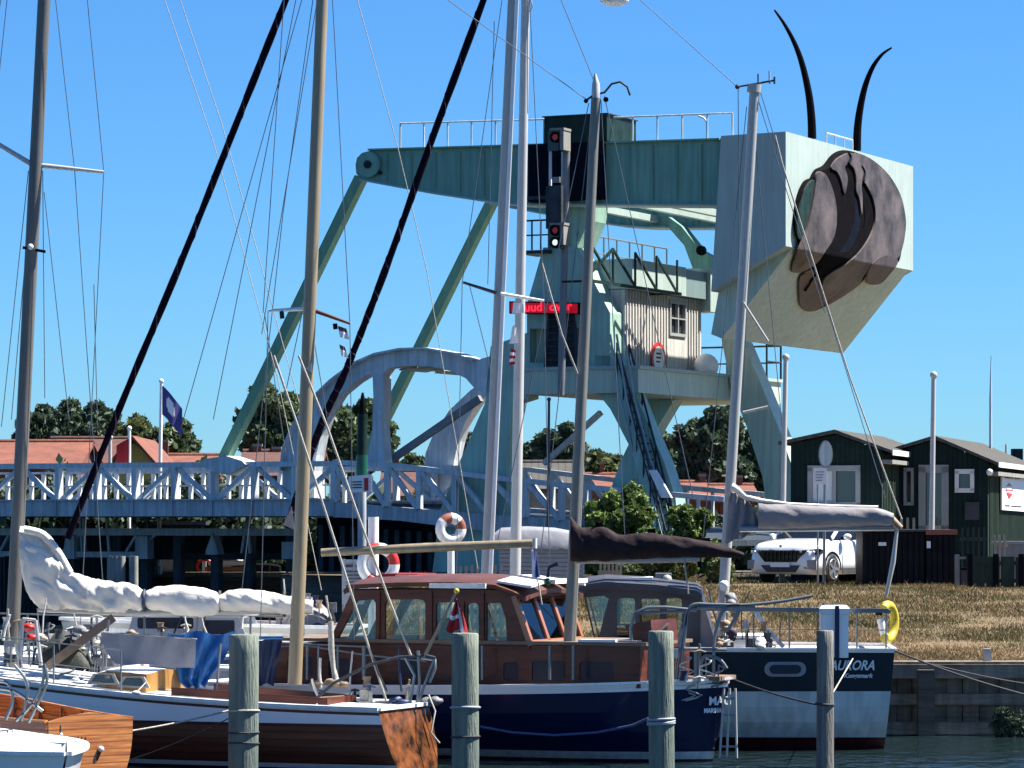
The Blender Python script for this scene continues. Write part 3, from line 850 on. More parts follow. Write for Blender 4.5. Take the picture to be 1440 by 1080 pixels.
# dark pivot housing around beam and box on top
mb = MB()
a0 = B.a(742, .1); a1 = B.a(846, .1)
zt = B.z(203.5, a0, .1); zb = B.z(284, a0, .1)
B.abox(mb, a0, a1, .12, .399, zb, zt, 'navy_black')
hs = mb.build('pivot_housing', br)
mb = MB(); B.abox(mb, a0 + .5 * (a1 - a0) - .08, a0 + .5 * (a1 - a0) + .03, .05, .118, zb, zt - .1, 'steel_blue')
B.abox(mb, a0, a1 * .5 + a0 * .5 - .1, .06, .118, zb + .06, zb + .16, 'dark_steel'); mb.build('trim', hs)
mb = MB(); a0 = B.a(765, .1); a1 = B.a(853, .1)
B.abox(mb, a0, a1, .12, 2.2, zt + .003, B.z(165, a0, .1), 'dark_green_box')
B.abox(mb, a0 - .05, a1 + .05, .07, 2.25, B.z(165, a0, .1) + .001, B.z(163.5, a0, .1), 'dark_steel')
mb.build('machine_box', br)
# walkway railing on top of the near beam
def railing(mb, pts, h, post_every, m, r=.022, mids=(0.5,), posts=True):
    for i in range(len(pts) - 1):
        p0, p1 = Vector(pts[i]), Vector(pts[i + 1])
        mb.tube([p0 + Vector((0, 0, h)), p1 + Vector((0, 0, h))], r, m, 6)
        for q in mids: mb.tube([p0 + Vector((0, 0, h * q)), p1 + Vector((0, 0, h * q))], r * .8, m, 6)
        n = max(1, round((p1 - p0).length / post_every))
        for k in range(n + 1):
            q = p0.lerp(p1, k / n); mb.tube([q, q + Vector((0, 0, h))], r, m, 6)
mb = MB()
pA = B.pt(563, 209, .55); pB = B.pt(765, 204, .55); pC = B.pt(855, 202, .55); pD = B.pt(1030, 196, .55)
hh = (209 - 173) / FPX * 103.5
railing(mb, [pA, pB], hh, .78, 'steel_blue', .028, ()); railing(mb, [pC, pD], hh, .78, 'steel_blue', .028, ())
mb.tube([pB + Vector((0, 0, hh)), pC + Vector((0, 0, hh))], .028, 'steel_blue', 6)
pE = B.pt(1180, 198, 4.0); pF = B.pt(1225, 196, 4.0)
mb.build('beam_railing', br)
mb = MB()
p0 = B.at(B.a(1040, 5), 5.2, B.z(196, B.a(1040, 5), 5) - .3)
a0 = B.a(1095, .6)
z0 = B.z(185, B.a(1105, 0), 0)
railing(mb, [B.at(a0, 4.4, z0), B.at(a0, 6.6, z0)], .42, .7, 'steel_blue', .025, ())
mb.build('top_railing', br); mb = MB()
mb.tube([B.pt(994, 197, .6), B.pt(994, 172, .6), B.pt(990, 166, .6), B.pt(982, 163, .6)], .03, 'steel_blue', 6)
mb.build('lamp_hook', br)

# ---- counterweight
AC = B.a(1105, 0)
CW = 10.75
az_u = [B.az(x, y, 0) for x, y in ((1014, 191), (1105, 185), (1105, 346), (1000, 410))]
mb = MB(); mb.plate([B.at(a, 0, z) for a, z in az_u], B.w * CW, 'pale_green')
cwt = mb.build('counterweight', br)
az_l = [B.az(x, y, .55) for x, y in ((1003, 405), (1120, 349), (1018, 476), (1003, 470))]
zc = az_u[2][1]
low = [(az_u[3][0] + .02, az_u[3][1] + .12), (az_u[2][0] - .004, az_u[2][1] + .004), (B.az(1015, 476, .55)[0], B.az(1015, 476, .55)[1]), (B.az(1000, 470, .55)[0], B.az(1000, 470, .55)[1])]
mb = MB(); mb.plate([B.at(a, .55, z) for a, z in low], B.w * (CW - .9), 'grey_green')
lowo = mb.build('hopper', cwt, 'sloping underside of the counterweight')
# ---- relief on the counterweight
def fr(px, py, off=0.0):      # front face
    v = B.v(px, AC + off); return B.at(AC + off, v, B.z(py, AC + off, v))
# slope plane through edge (az_u[2]) and low[2]
e0 = Vector((low[1][0], low[1][1])); e1 = Vector((low[2][0], low[2][1]))
P0 = B.at(e0.x, 0, e0.y); dv = (B.at(e1.x, 0, e1.y) - P0).normalized(); NS = B.w.cross(dv).normalized()
if NS.z > 0: NS = -NS
def hit(px, py, off):
    o = Vector((0, 0, CAM_H)); d = Vector(((px - 720) / FPX, 1, -(py - HOR) / FPX))
    q = P0 + NS * off; t = (q - o).dot(NS) / d.dot(NS); return o + d * t
ycorn = lambda px: HOR - (HOR - 346) * (B.Y0 + AC * B.u.y) / (B.Y0 + AC * B.u.y + B.v(px, AC) * B.w.y)
def clip(poly, keep_above):
    """split a photo outline along the front-bottom edge of the box"""
    out = []
    n = len(poly)
    def f(p): return (p[1] - ycorn(p[0])) * (1 if keep_above else -1)
    for i in range(n):
        p, q = poly[i], poly[(i + 1) % n]
        fp, fq = f(p), f(q)
        if fp <= 0: out.append(p)
        if (fp < 0 < fq) or (fq < 0 < fp):
            t = fp / (fp - fq); out.append((p[0] + (q[0] - p[0]) * t, p[1] + (q[1] - p[1]) * t))
    return out
def relief(mb, poly, m, d0, d1):
    up = clip(poly, True); dn = clip(poly, False)
    E = (B.u + NS).normalized(); E = E / E.dot(B.u)
    if len(up) > 2: mb.plate([fr(x, y, 0) + E * d0 for x, y in up], E * (d1 - d0), m)
    if len(dn) > 2: mb.plate([hit(x, y, 0) + E * d0 for x, y in dn], E * (d1 - d0), m)
def sm(pts, n=5):
    c = catm([(*p, 0) for p in pts + [pts[0]]], n)[:-1]; return [(p[0], p[1]) for p in c]
S = 220 / 1440
def A1(l): return [(1080 + x * S, 170 + y * S) for x, y in l]
def A2(l): return [(1080 + x * S, 300 + y * S) for x, y in l]
emb = MB()
# black ground disc: the shade inside the gaps put into its colour
def blob(l): return sm([(1080 + x * S, 170 + y * S) for x, y in l], 4)
CXE, CYE = 1196.0, 300.0
EE = (B.u + NS).normalized(); EE = EE / EE.dot(B.u)
def shell(mb, pts, m, d, bulge, edge=0.0, wall=None):
    """domed plate following the two faces of the box: outline in photo px, cut into a fine grid and pushed out as a shell"""
    bm_ = bmesh.new()
    bl_ = blob(pts); vv_ = [bm_.verts.new((x, y, 0)) for x, y in bl_]
    for t_ in tessellate_polygon([[Vector((x, y, 0)) for x, y in bl_]]):
        try: bm_.faces.new([vv_[i_] for i_ in t_])
        except ValueError: pass
    for ax in (0, 1):
        for q in range(1100, 1300, 7) if ax == 0 else range(200, 450, 7):
            no = (1, 0, 0) if ax == 0 else (0, 1, 0)
            co = (q, 0, 0) if ax == 0 else (0, q, 0)
            bmesh.ops.bisect_plane(bm_, geom=bm_.verts[:] + bm_.edges[:] + bm_.faces[:], plane_co=co, plane_no=no)
    bm_.verts.ensure_lookup_table()
    def mp(x, y, off):
        p = fr(x, y, off); q = hit(x, y, off)
        return p if p.y >= q.y else q
    def dep(x, y):
        r2 = ((x - CXE) / 88) ** 2 + ((y - CYE) / 128) ** 2
        return d + bulge * math.sqrt(max(0, 1 - min(1, r2)))
    top = [mp(v.co.x, v.co.y, dep(v.co.x, v.co.y)) for v in bm_.verts]
    idx = {v: i for i, v in enumerate(bm_.verts)}
    mb.add(top, [tuple(idx[v] for v in f_.verts) for f_ in bm_.faces], m, True)
    for e in bm_.edges:
        if len(e.link_faces) == 1:
            a, b = e.verts; pa, pb = idx[a], idx[b]
            mb.add([top[pa], top[pb], top[pb] - EE * (wall or (dep(b.co.x, b.co.y) - edge)), top[pa] - EE * (wall or (dep(a.co.x, a.co.y) - edge))], [(0, 1, 2, 3)], m)
    bm_.free()
shell(emb, [(436, 548), (480, 470), (560, 430), (640, 330), (740, 288), (880, 315), (1010, 395), (1130, 520), (1220, 680), (1264, 860), (1268, 1000), (1235, 1170), (1190, 1310), (1050, 1240), (950, 1290), (820, 1350), (700, 1330), (560, 1300), (440, 1330), (370, 1300), (330, 1180), (290, 1060), (268, 900), (310, 700), (370, 580)], 'horn_black', .02, .22)
shell(emb, [(420, 1340), (600, 1230), (800, 1200), (900, 1250), (905, 1400), (850, 1500), (700, 1612), (540, 1700), (420, 1752), (340, 1745), (296, 1690), (288, 1550), (292, 1450), (340, 1396)], 'horn_black', .025, .22)
o_e = emb.build('eye_emblem', cwt, 'dark bronze disc of curved plates')
def lobe(pts, m, d=.09, raw=False):
    mb = MB(); shell(mb, pts, m, d * .7, .22, 0, .05); return mb.build('bronze_plate', o_e)
lobe([(425, 545), (436, 580), (420, 720), (395, 880), (355, 1000), (318, 1080), (285, 1080), (268, 980), (285, 830), (330, 670), (380, 575)], 'dark_green_box', .06)
lobe([(445, 560), (455, 480), (520, 480), (570, 560), (612, 680), (634, 820), (630, 970), (600, 1090), (530, 1200), (450, 1310), (330, 1386), (245, 1398), (222, 1370), (240, 1280), (300, 1150), (350, 1020), (395, 860), (425, 700)], 'bronze_pale', .12)
lobe([(640, 350), (735, 300), (762, 335), (735, 390), (712, 430), (735, 530), (715, 660), (695, 640), (680, 560), (640, 470), (590, 440), (600, 400)], 'bronze_pale', .11)
lobe([(770, 298), (880, 318), (1000, 390), (1110, 500), (1200, 640), (1250, 790), (1268, 950), (1250, 1120), (1200, 1260), (1120, 1260), (1050, 1300), (960, 1330), (880, 1430), (840, 1505), (700, 1610), (530, 1700), (500, 1600), (515, 1470), (600, 1390), (720, 1320), (830, 1230), (920, 1110), (978, 980), (992, 850), (970, 720), (920, 610), (882, 560), (862, 590), (872, 720), (866, 860), (845, 720), (815, 640), (815, 540), (795, 440), (752, 385)], 'bronze_pale', .12)
lobe([(1110, 1235), (1190, 1270), (1185, 1330), (1120, 1416), (1050, 1490), (990, 1508), (920, 1500), (908, 1455), (935, 1360), (985, 1290), (1050, 1250)], 'bronze_brown', .14)
lobe([(405, 1362), (440, 1420), (462, 1500), (490, 1580), (520, 1690), (420, 1750), (350, 1745), (298, 1690), (288, 1550), (294, 1450), (340, 1396)], 'bronze_brown', .11)
lobe([(640, 840), (690, 800), (740, 860), (760, 960), (740, 1080), (660, 1200), (560, 1290), (500, 1310), (590, 1190), (640, 1060), (660, 950)], 'horn_black', .0)  # blackened fins from here: dark patina, plus recess shade put into the colour
lobe([(800, 700), (840, 760), (850, 900), (820, 1060), (740, 1200), (620, 1300), (480, 1400), (470, 1370), (600, 1270), (710, 1140), (780, 980), (800, 840)], 'navy_black', .03)
lobe([(860, 620), (900, 660), (950, 800), (955, 940), (900, 1090), (800, 1230), (660, 1340), (600, 1370), (740, 1250), (840, 1100), (890, 940), (885, 780)], 'horn_black', .05)
for pl in ([(742, 288), (762, 335), (740, 395)], [(864, 412), (888, 470), (874, 560)], [(500, 1330), (420, 1440), (340, 1560)]):
    mb = MB(); c_ = catm([(*p, 0) for p in pl], 5); pp = []
    for x, y, _ in c_:
        X_, Y_ = 1080 + x * S, 170 + y * S
        r2 = ((X_ - CXE) / 88) ** 2 + ((Y_ - CYE) / 128) ** 2; off = .09 + .22 * math.sqrt(max(0, 1 - min(1, r2)))
        p = fr(X_, Y_, off); q = hit(X_, Y_, off); pp.append(p if p.y >= q.y else q)
    mb.tube(pp, [.02 + .04 * i / len(pp) for i in range(len(pp))], 'navy_black', 6); mb.build('slit_shade', o_e)  # black strips laid on top to draw the shade inside the slits
# ---- horns
def horn(pts, r0, vv):
    mb = MB(); n = len(pts)
    c = catm([(*p, 0) for p in pts], 6); m = len(c)
    ang = [B.side(x, y, AC - 1.0) if False else None for x, y, _ in c]
    P3 = []
    for x, y, _ in c:
        a = AC - .7 ; v = vv
        X = B.at(a, v, 0); P3.append(Vector(((x - 720) / FPX * X.y, X.y, CAM_H - (y - HOR) / FPX * X.y)))
    mb.tube(P3, [r0 * (1 - .8 * (i / (m - 1)) ** 1.4) for i in range(m)], 'horn_black', 8)
    return mb
horn([(1142, 195), (1141, 165), (1137, 130), (1128, 90), (1117, 60), (1103, 34), (1089, 14)], .125, 3.2).build('horn', br, 'left horn, taller and curving left')
horn([(1205, 212), (1206, 180), (1210, 150), (1217, 120), (1227, 95), (1240, 77), (1254, 67)], .125, 7.2).build('horn', br, 'right horn, shorter and curving right')

# ---- link rods from beam tips to the leaf
def link(v, top, bot_px, bot_py, label):
    mb = MB()
    a, z = top
    a1, z1 = B.az(bot_px, bot_py, v)
    mb.bar(B.at(a, v, z), B.at(a1, v, z1), .30, .34, 'link_green', B.w)
    return mb.build('link_rod', br, label)
tip = B.az(508, 250, .6)
link(.6, tip, 316, 645, 'near link rod')
tf = (tip[0], tip[1])
da = B.az(316, 645, .6)
mb = MB(); mb.bar(B.at(tip[0], VF + .3, tip[1]), B.at(da[0], VF + .3, da[1]), .30, .34, 'link_green', B.w)
mb.build('link_rod', br, 'far link rod')
# shoe where near link meets the leaf
mb = MB(); B.plate(mb, [(278, 652), (290, 645), (318, 641), (340, 648), (345, 653), (320, 668), (300, 664)], -.1, .7, 'steel_blue')
mb.build('link_shoe', br)

# ---- arches (leaf pivot frames)
outer = [(398, 700), (398, 662), (402, 630), (414, 600), (438, 564), (468, 535), (500, 511), (530, 498), (565, 491), (600, 490), (640, 497), (668, 507), (692, 500), (700, 497), (700, 556), (690, 556), (668, 547)]
inner = [(655, 532), (630, 520), (600, 515), (570, 514), (545, 518), (539, 526), (539, 560), (537, 600), (541, 652), (515, 652), (523, 610), (525, 560), (524, 530), (518, 526), (500, 537), (478, 555), (461, 582), (451, 612), (445, 640), (442, 662), (442, 700)]
azA = [B.az(x, y, .3) for x, y in outer + inner]
mb = MB(); mb.plate([B.at(a, .3, z) for a, z in azA], B.w * .5, 'steel_blue')
# flange ribbon along outer curve
for i in range(1, 11):
    mb.bar(B.at(azA[i][0], .55, azA[i][1]), B.at(azA[i + 1][0], .55, azA[i + 1][1]), .06, .9, 'steel_blue', B.w)
mb.build('arch_frame', br, 'near arch frame')
outer2 = [p for p in azA[:11]]
mb = MB()
VA = VF + .3
o2 = [B.az(x, y, .3) for x, y in ((398, 700), (398, 662), (402, 630), (414, 600), (438, 564), (468, 535), (500, 511), (530, 498), (565, 491), (600, 490), (640, 497), (668, 507), (668, 547), (655, 532), (630, 520), (600, 515), (570, 514), (545, 518), (518, 526), (500, 537), (478, 555), (461, 582), (451, 612), (445, 640), (442, 662), (442, 700))]
mb.plate([B.at(a, VA, z) for a, z in o2], B.w * .5, 'steel_blue')
mb.build('arch_frame', br, 'far arch frame')
# cross girders between arches (sunlight on their ends put into the pale colour)
mb = MB()
for i in (8, 9, 10):
    a, z = azA[i]
    B.abox(mb, a - .3, a + .25, .81, VA - .01, z - .55, z - .25, 'pale_green')
mb.build('cross_girder', br)
mb = MB()
inn = [B.az(x, y, .3) for x, y in ((655, 533), (630, 521), (600, 516), (570, 515), (545, 519))]
for (a0_, z0_), (a1_, z1_) in zip(inn[:-1], inn[1:]):
    for v0, v1 in ((.85, 2.6), (3.2, 5.0), (5.6, 7.2), (7.8, VA - .05)):
        mb.plate([B.at(a0_ - .06, v0, z0_ - .02), B.at(a1_ + .1, v0, z1_ - .02), B.at(a1_ + .1, v1, z1_ - .02), B.at(a0_ - .06, v1, z0_ - .02)], (0, 0, .05), 'pale_green')
mb.build('arch_lit_plates', br)  # added pale plates that stand in for sunlit patches under the arch
mb = MB()
p0 = B.pt(548, 648, 1.0); p1 = B.pt(676, 560, 1.0)
mb.bar(p0, p1, .20, .2, 'grey_paint', B.w); mb.build('diagonal_strut', br)
mb = MB(); p0 = B.pt(765, 652, 5); p1 = B.pt(845, 580, 5); mb.bar(p0, p1, .15, .18, 'steel_blue', B.w); mb.build('diagonal_strut', br)

# ---- tower
def tplate(poly, v0, v1, m, name, label=None, holes=()):
    mb = MB(); B.plate(mb, poly, v0, v1, m, holes); return mb.build(name, br, label)
G0 = 822
tplate([(764, 348), (812, 348), (832, 390), (850, 425), (858, 440), (858, 520), (741, 520), (741, 428)], .3, 1.1, 'tower_green', 'tower_head', 'near tower head, tapering to the top',
       holes=[[(745, 462), (745, 510), (828, 512), (828, 462)]])
# recess behind the opening with cladding and a ladder
mb = MB(); B.plate(mb, [(742, 458), (742, 514), (832, 516), (832, 458)], .75, .8, 'grey_green'); mb.build('recess_panel', br)
mb = MB()
for px in (766, 812):
    mb.tube([B.pt(px, 520, .1), B.pt(px + (6 if px < 780 else -6), 440, .1)], .05, 'dark_steel', 6)
for i in range(8):
    y = 516 - i * 9.5; q = 6 * i / 8
    mb.tube([B.pt(766 + q, y, .1), B.pt(812 - q, y, .1)], .035, 'dark_steel', 6)
B.plate(mb, [(770, 460), (772, 442), (806, 442), (810, 460), (812, 518), (768, 518)], .2, .26, 'dark_steel')
mb.build('ladder', br)
tplate([(690, 487), (741, 468), (741, 560), (722, 566), (712, 650), (712, G0), (606, G0), (618, 720), (643, 657), (682, 567)], .3, 1.1, 'tower_green', 'tower_leg', 'near left tower leg, splayed at the foot')
tplate([(836, 500), (872, 500), (890, 545), (912, 600), (934, 650), (950, 700), (960, G0), (840, G0), (858, 690), (872, 650), (884, 625), (866, 590), (858, 575), (843, 556)], .3, 1.0, 'tower_green', 'tower_leg', 'near right tower leg beside the stairs')
tplate([(883, 560), (948, 562), (925, 600), (912, 628), (912, 690), (920, G0), (866, G0), (886, 690), (896, 640)], 5.2, 5.9, 'tower_green', 'tower_leg', 'inner tower leg under the control cabin')
tplate([(1014, 474), (1044, 480), (1070, 540), (1100, 615), (1122, 680), (1138, 740), (1146, G0), (1092, G0), (1082, 740), (1072, 670), (1050, 600), (1028, 545)], 6.8, 7.6, 'grey_green', 'tower_leg', 'pale leg under the counterweight')
tplate([(700, 497), (744, 480), (744, 548), (700, 556)], .25, .29, 'steel_blue', 'pivot_plate') if False else None
# neck above tower head
mb = MB(); B.plate(mb, [(776, 285), (832, 285), (828, 310), (812, 348), (786, 348), (776, 310)], 1.0, 2.2, 'tower_green'); mb.build('pivot_post', br)
mb = MB(); B.plate(mb, [(940, 305), (958, 318), (985, 352), (1000, 360), (1003, 380), (975, 380), (962, 345), (940, 320)], 8.2, 8.7, 'beam_green')
rb_ = mb.build('rear_bracket', br)
mb = MB(); c = B.pt(985, 352, 8.05); mb.tube([c, c + B.w * .14], .15, 'black', 14); mb.build('pin', rb_)
# platform
AF = B.a(862, .3)        # +u face of the tower / cabin
mb = MB(); z1 = B.z(520, AF, .3); z0 = B.z(553, AF, .3)
a_l = B.a(741, .3)
B.abox(mb, a_l, AF + .9, .05, 11.2, z0, z1, 'grey_green')
B.abox(mb, a_l - .06, AF + .98, -.02, 11.28, z1 + .002, z1 + .10, 'pale_green')
mb.build('platform', br)
# platform side rails (right end)
mb = MB()
railing(mb, [B.at(AF + .9, 10.0, z1 + .1), B.at(AF + .9, 11.2, z1 + .1), B.at(a_l, 11.2, z1 + .1)], 1.05, 1.0, 'dark_steel', .035)
mb.build('platform_railing', br)
# signal on cabin roof walkway
mb = MB()
yz = B.z(352, AF, 1.2)
zr_ = B.z(372, AF, .6)
AFR = AF - .2
railing(mb, [B.at(AFR - 1.2, .9, zr_), B.at(AFR - 1.2, 7.5, zr_)], .98, .95, 'rail_metal', .028)
railing(mb, [B.at(a_l - .1, .25, B.z(352, a_l, .3)), B.at(a_l + .75, .25, B.z(352, a_l, .3))], .85, .3, 'dark_steel', .03)
B.abox(mb, a_l - .15, a_l + .8, .1, 1.3, B.z(352, a_l, .3) - .12, B.z(352, a_l, .3) - .02, 'dark_steel')
mb.build('roof_railing', br)
# stairs from platform to ground
mb = MB()
s0 = B.at(AF + .30, .5, z1 - .2); s1 = B.pt(928, 690, -.2)
s1b = Vector((s1.x + (s1.x - s0.x) * .55, s1.y + (s1.y - s0.y) * .55, GZ))
for off in (0, .85):
    o_ = B.w * off - B.w * .6
    mb.bar(s0 + o_, s1b + o_, .26, .06, 'tower_green', B.w)
    for h, r_ in ((.95, .035), (.55, .025)):
        mb.tube([s0 + o_ + Vector((0, 0, h)), s1b + o_ + Vector((0, 0, h))], r_, 'dark_steel', 6)
    for k in range(9):
        q = s0.lerp(s1b, k / 8) + o_; mb.tube([q, q + Vector((0, 0, .95))], .03, 'dark_steel', 6)
for k in range(26):
    q = s0.lerp(s1b, (k + .5) / 26) - B.w * .17
    mb.box(q, (B.u * .13, B.w * .38, Vector((0, 0, .02))), 'dark_steel')
mb.build('staircase', br)
mb = MB(); B.plate(mb, [(912, 661), (922, 661), (944, 700), (930, 700)], -1.0, -.9, 'white_paint'); mb.build('stair_guard', br)
# pipes / hoses draped along the leg
mb = MB()
for dx in (0, 9, 20):
    mb.tube([B.pt(858 + dx, 470, -.5), B.pt(872 + dx, 560, -.5), B.pt(892 + dx, 640, -.5), B.pt(915 + dx, 700, -.5)], .035, 'grey_metal', 6)
mb.build('pipe', br)

# ---- control cabin on the platform
cb = thing('control_cabin', 'white corrugated control cabin up on the green bridge platform', 'cabin', B.at(AF - 1, 5, z1 + .1))
zb_ = z1 + .105; zt_ = B.z(405, AF, .5)
mb = MB()
v1c = B.v(986, AF)
win = [[B.at(AF, v, z) for v, z in ((4.45, zb_ + 1.15), (5.55, zb_ + 1.15), (5.55, zb_ + 2.05), (4.45, zb_ + 2.05))]]
mb.plate([B.at(AF, v, z) for v, z in ((1.15, zb_), (v1c, zb_), (v1c, zt_), (1.15, zt_))], -B.u * .12, 'white_wall', win)
# battens of the corrugation
v = 1.22
while v < v1c - .05:
    if not (4.3 < v < 5.7): B.abox(mb, AF + .001, AF + .035, v, v + .07, zb_, zt_, 'white_wall')
    v += .21
B.abox(mb, a_l + .9, AF - .121, 1.15, 1.27, zb_, zt_, 'white_wall')
B.abox(mb, a_l + .9, AF - .121, v1c - .12, v1c, zb_, zt_, 'white_wall')
B.abox(mb, a_l + .9, a_l + 1.0, 1.271, v1c - .121, zb_, zt_, 'white_wall')
mb.build('wall', cb)
mb = MB(); vv0, vv1 = 4.45, 5.55
for (va, vb, za, zb2) in ((vv0 - .08, vv1 + .08, zb_ + 1.07, zb_ + 1.16), (vv0 - .08, vv1 + .08, zb_ + 2.04, zb_ + 2.13), (vv0 - .08, vv0 + .01, zb_ + 1.16, zb_ + 2.04), (vv1 - .01, vv1 + .08, zb_ + 1.16, zb_ + 2.04), (4.97, 5.03, zb_ + 1.16, zb_ + 2.04), (4.45, 4.97, zb_ + 1.58, zb_ + 1.62), (5.03, 5.55, zb_ + 1.58, zb_ + 1.62)):
    B.abox(mb, AF - .05, AF + .05, va, vb, za, zb2, 'frame_grey')
wn = mb.build('window', cb)
mb = MB(); B.abox(mb, AF - .075, AF - .055, vv0, vv1, zb_ + 1.16, zb_ + 2.04, 'glass_sky'); mb.build('pane', wn)
mb = MB()
zt2 = B.z(362, AF, .5)
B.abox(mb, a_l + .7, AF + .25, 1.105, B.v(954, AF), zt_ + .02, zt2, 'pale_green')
B.abox(mb, a_l + .7, AF + .23, B.v(954, AF) + .01, B.v(984, AF), zt_ + .02, zt2 - .05, 'pale_green_shaded')  # far stretch of fascia in the shaded green, a shadow put into the colour
B.abox(mb, a_l + .7, AF + .35, B.v(984, AF) + .01, B.v(997, AF), zt_ - .35, zt2 + .1, 'pale_green')
mb.build('roof', cb)
# lattice of struts before the fascia, part of its cast shadows drawn as bars
mb = MB(); z_a, z_b = zt_ + .1, zt2 + .05
px_ = [832, 862, 893, 923, 952]
vl = [B.v(x, AF + .92) for x in px_]
for k, vv in enumerate(vl):
    B.abox(mb, AF + .9, AF + .95, vv - .03, vv + .03, z_a - .15, z_b, 'dark_green_box')
    if k < 4: mb.bar(B.at(AF + .92, vv, z_b), B.at(AF + .92, vl[k + 1], z_a - .12), .07, .05, 'dark_green_box', B.u)
mb.bar(B.at(AF + .92, vl[0], z_a + .1), B.at(AF + .92, vl[1], z_b), .09, .05, 'dark_green_box', B.u)
mb.bar(B.at(AF + .92, vl[0] - .5, z_a - .15), B.at(AF + .92, vl[4] + .3, z_a - .15), .09, .05, 'dark_green_box', B.u)
for vv in (vl[0], vl[4]): B.abox(mb, AF + .02, AF + .92, vv - .03, vv + .03, z_a - .18, z_a - .12, 'dark_green_box')
mb.build('lattice_bracket', cb)
# round warning sign on the cabin
mb = MB(); c = B.side(922, 504, AF + .06); v_s = B.v(922, AF)
rs = [B.at(AF + .06, v_s + math.cos(t) * .52, c.z + math.sin(t) * .48) for t in [2 * math.pi * i / 32 for i in range(32)]]
mb.plate(rs, B.u * .04, 'red_paint')
rs = [B.at(AF + .101, v_s + math.cos(t) * .40, c.z + math.sin(t) * .36) for t in [2 * math.pi * i / 32 for i in range(32)]]
mb.plate(rs, B.u * .01, 'sign_white')
for i in range(3): B.abox(mb, AF + .112, AF + .117, v_s - .22, v_s + .2 - i * .06, c.z + .12 - i * .12, c.z + .17 - i * .12, 'ink')
tag(mb.build('round_sign'), 'round white sign with red rim on the white control cabin wall', 'sign')
# boat-shaped float/lamp on platform end
mb = MB(); c = B.side(993, 515, AF + .5); mb.ball(c, .38, 'white_paint', 1, 1, 1); mb.tube([c - Vector((0, 0, .75)), c], .06, 'grey_metal', 6)
tag(mb.build('floodlight'), 'round white lamp housing at the right end of the bridge platform', 'lamp')

# ---- LED board
ld = thing('led_board', 'black board with glowing red letters in front of the green tower', 'display', B.pt(765, 441, -.25))
mb = MB(); B.plate(mb, [(716, 423.5), (816, 425.5), (816, 442), (716, 441)], -.25, -.05, 'black'); mb.build('case', ld)
mb = MB(); B.plate(mb, [(718, 425.5), (812, 427), (812, 440.5), (718, 439.5)], -.262, -.252, 'led_dim'); mb.build('lit_panel', ld)
mb = MB()
for px in (760, 806): mb.bar(B.pt(px, 433, -.05), B.pt(px, 433, .3), .06, .06, 'dark_steel', (0, 0, 1))
mb.build('bracket', ld)
q0 = B.pt(722, 438.8, -.27)
text('bruud  over', q0 + Vector((0, 0, .01)), B.u, .35, 'led_red', ld, 'lettering', bold=.006, wide=1.10)
# ---- light signal mast
sg = thing('signal_mast', 'tall grey signal mast with black traffic light heads before the tower', 'traffic light', B.pt(790, 560, -.5))
mb = MB(); mb.tube([B.pt(789, 556, -.45), B.pt(797, 200, -.45)], .11, 'grey_paint', 10); mb.build('pole', sg)
def head(px, y0, y1, lamps, n):
    mb = MB(); a = B.a(px, -.8)
    z0, z1_ = B.z(y1, a, -.8), B.z(y0, a, -.8)
    B.abox(mb, a - .17, a + .17, -.95, -.62, z0, z1_, 'black_lens')
    for i, (yy, lm) in enumerate(lamps):
        c = B.pt(px, yy, -.96)
        mb.tube([c + B.w * .01, c - B.w * .03], .085, lm, 14)
        mb.torus(c - B.w * .06, B.w, .13, .03, 'black', 14, 5, 0, 360)
    h = mb.build('signal_head', sg)
    mb = MB()
    B.abox(mb, a - .10, a + .36, -1.0, -.5, z1_ + .01, z1_ + .08, 'plaster_grey'); B.abox(mb, a + .22, a + .34, -.98, -.5, z1_ - .55, z1_ + .009, 'plaster_grey')
    mb.build('hood', h)
head(781, 185, 213, [(193, 'lamp_red')], 0)
head(781, 318, 350, [(324, 'lamp_red'), (341, 'lamp_white')], 1)
mb = MB(); a = B.a(776, -.8); B.abox(mb, a - .05, a + .02, -.9, -.84, B.z(268, a, -.8), B.z(213, a, -.8), 'steel_blue')
B.abox(mb, a - .12, a + .36, -.95, -.80, B.z(322, a, -.8), B.z(262, a, -.8), 'dark_steel')
B.abox(mb, a + .1, a + .34, -1.0, -.952, B.z(258, a, -.8), B.z(250, a, -.8), 'plaster_grey')
mb.build('cable_duct', sg)

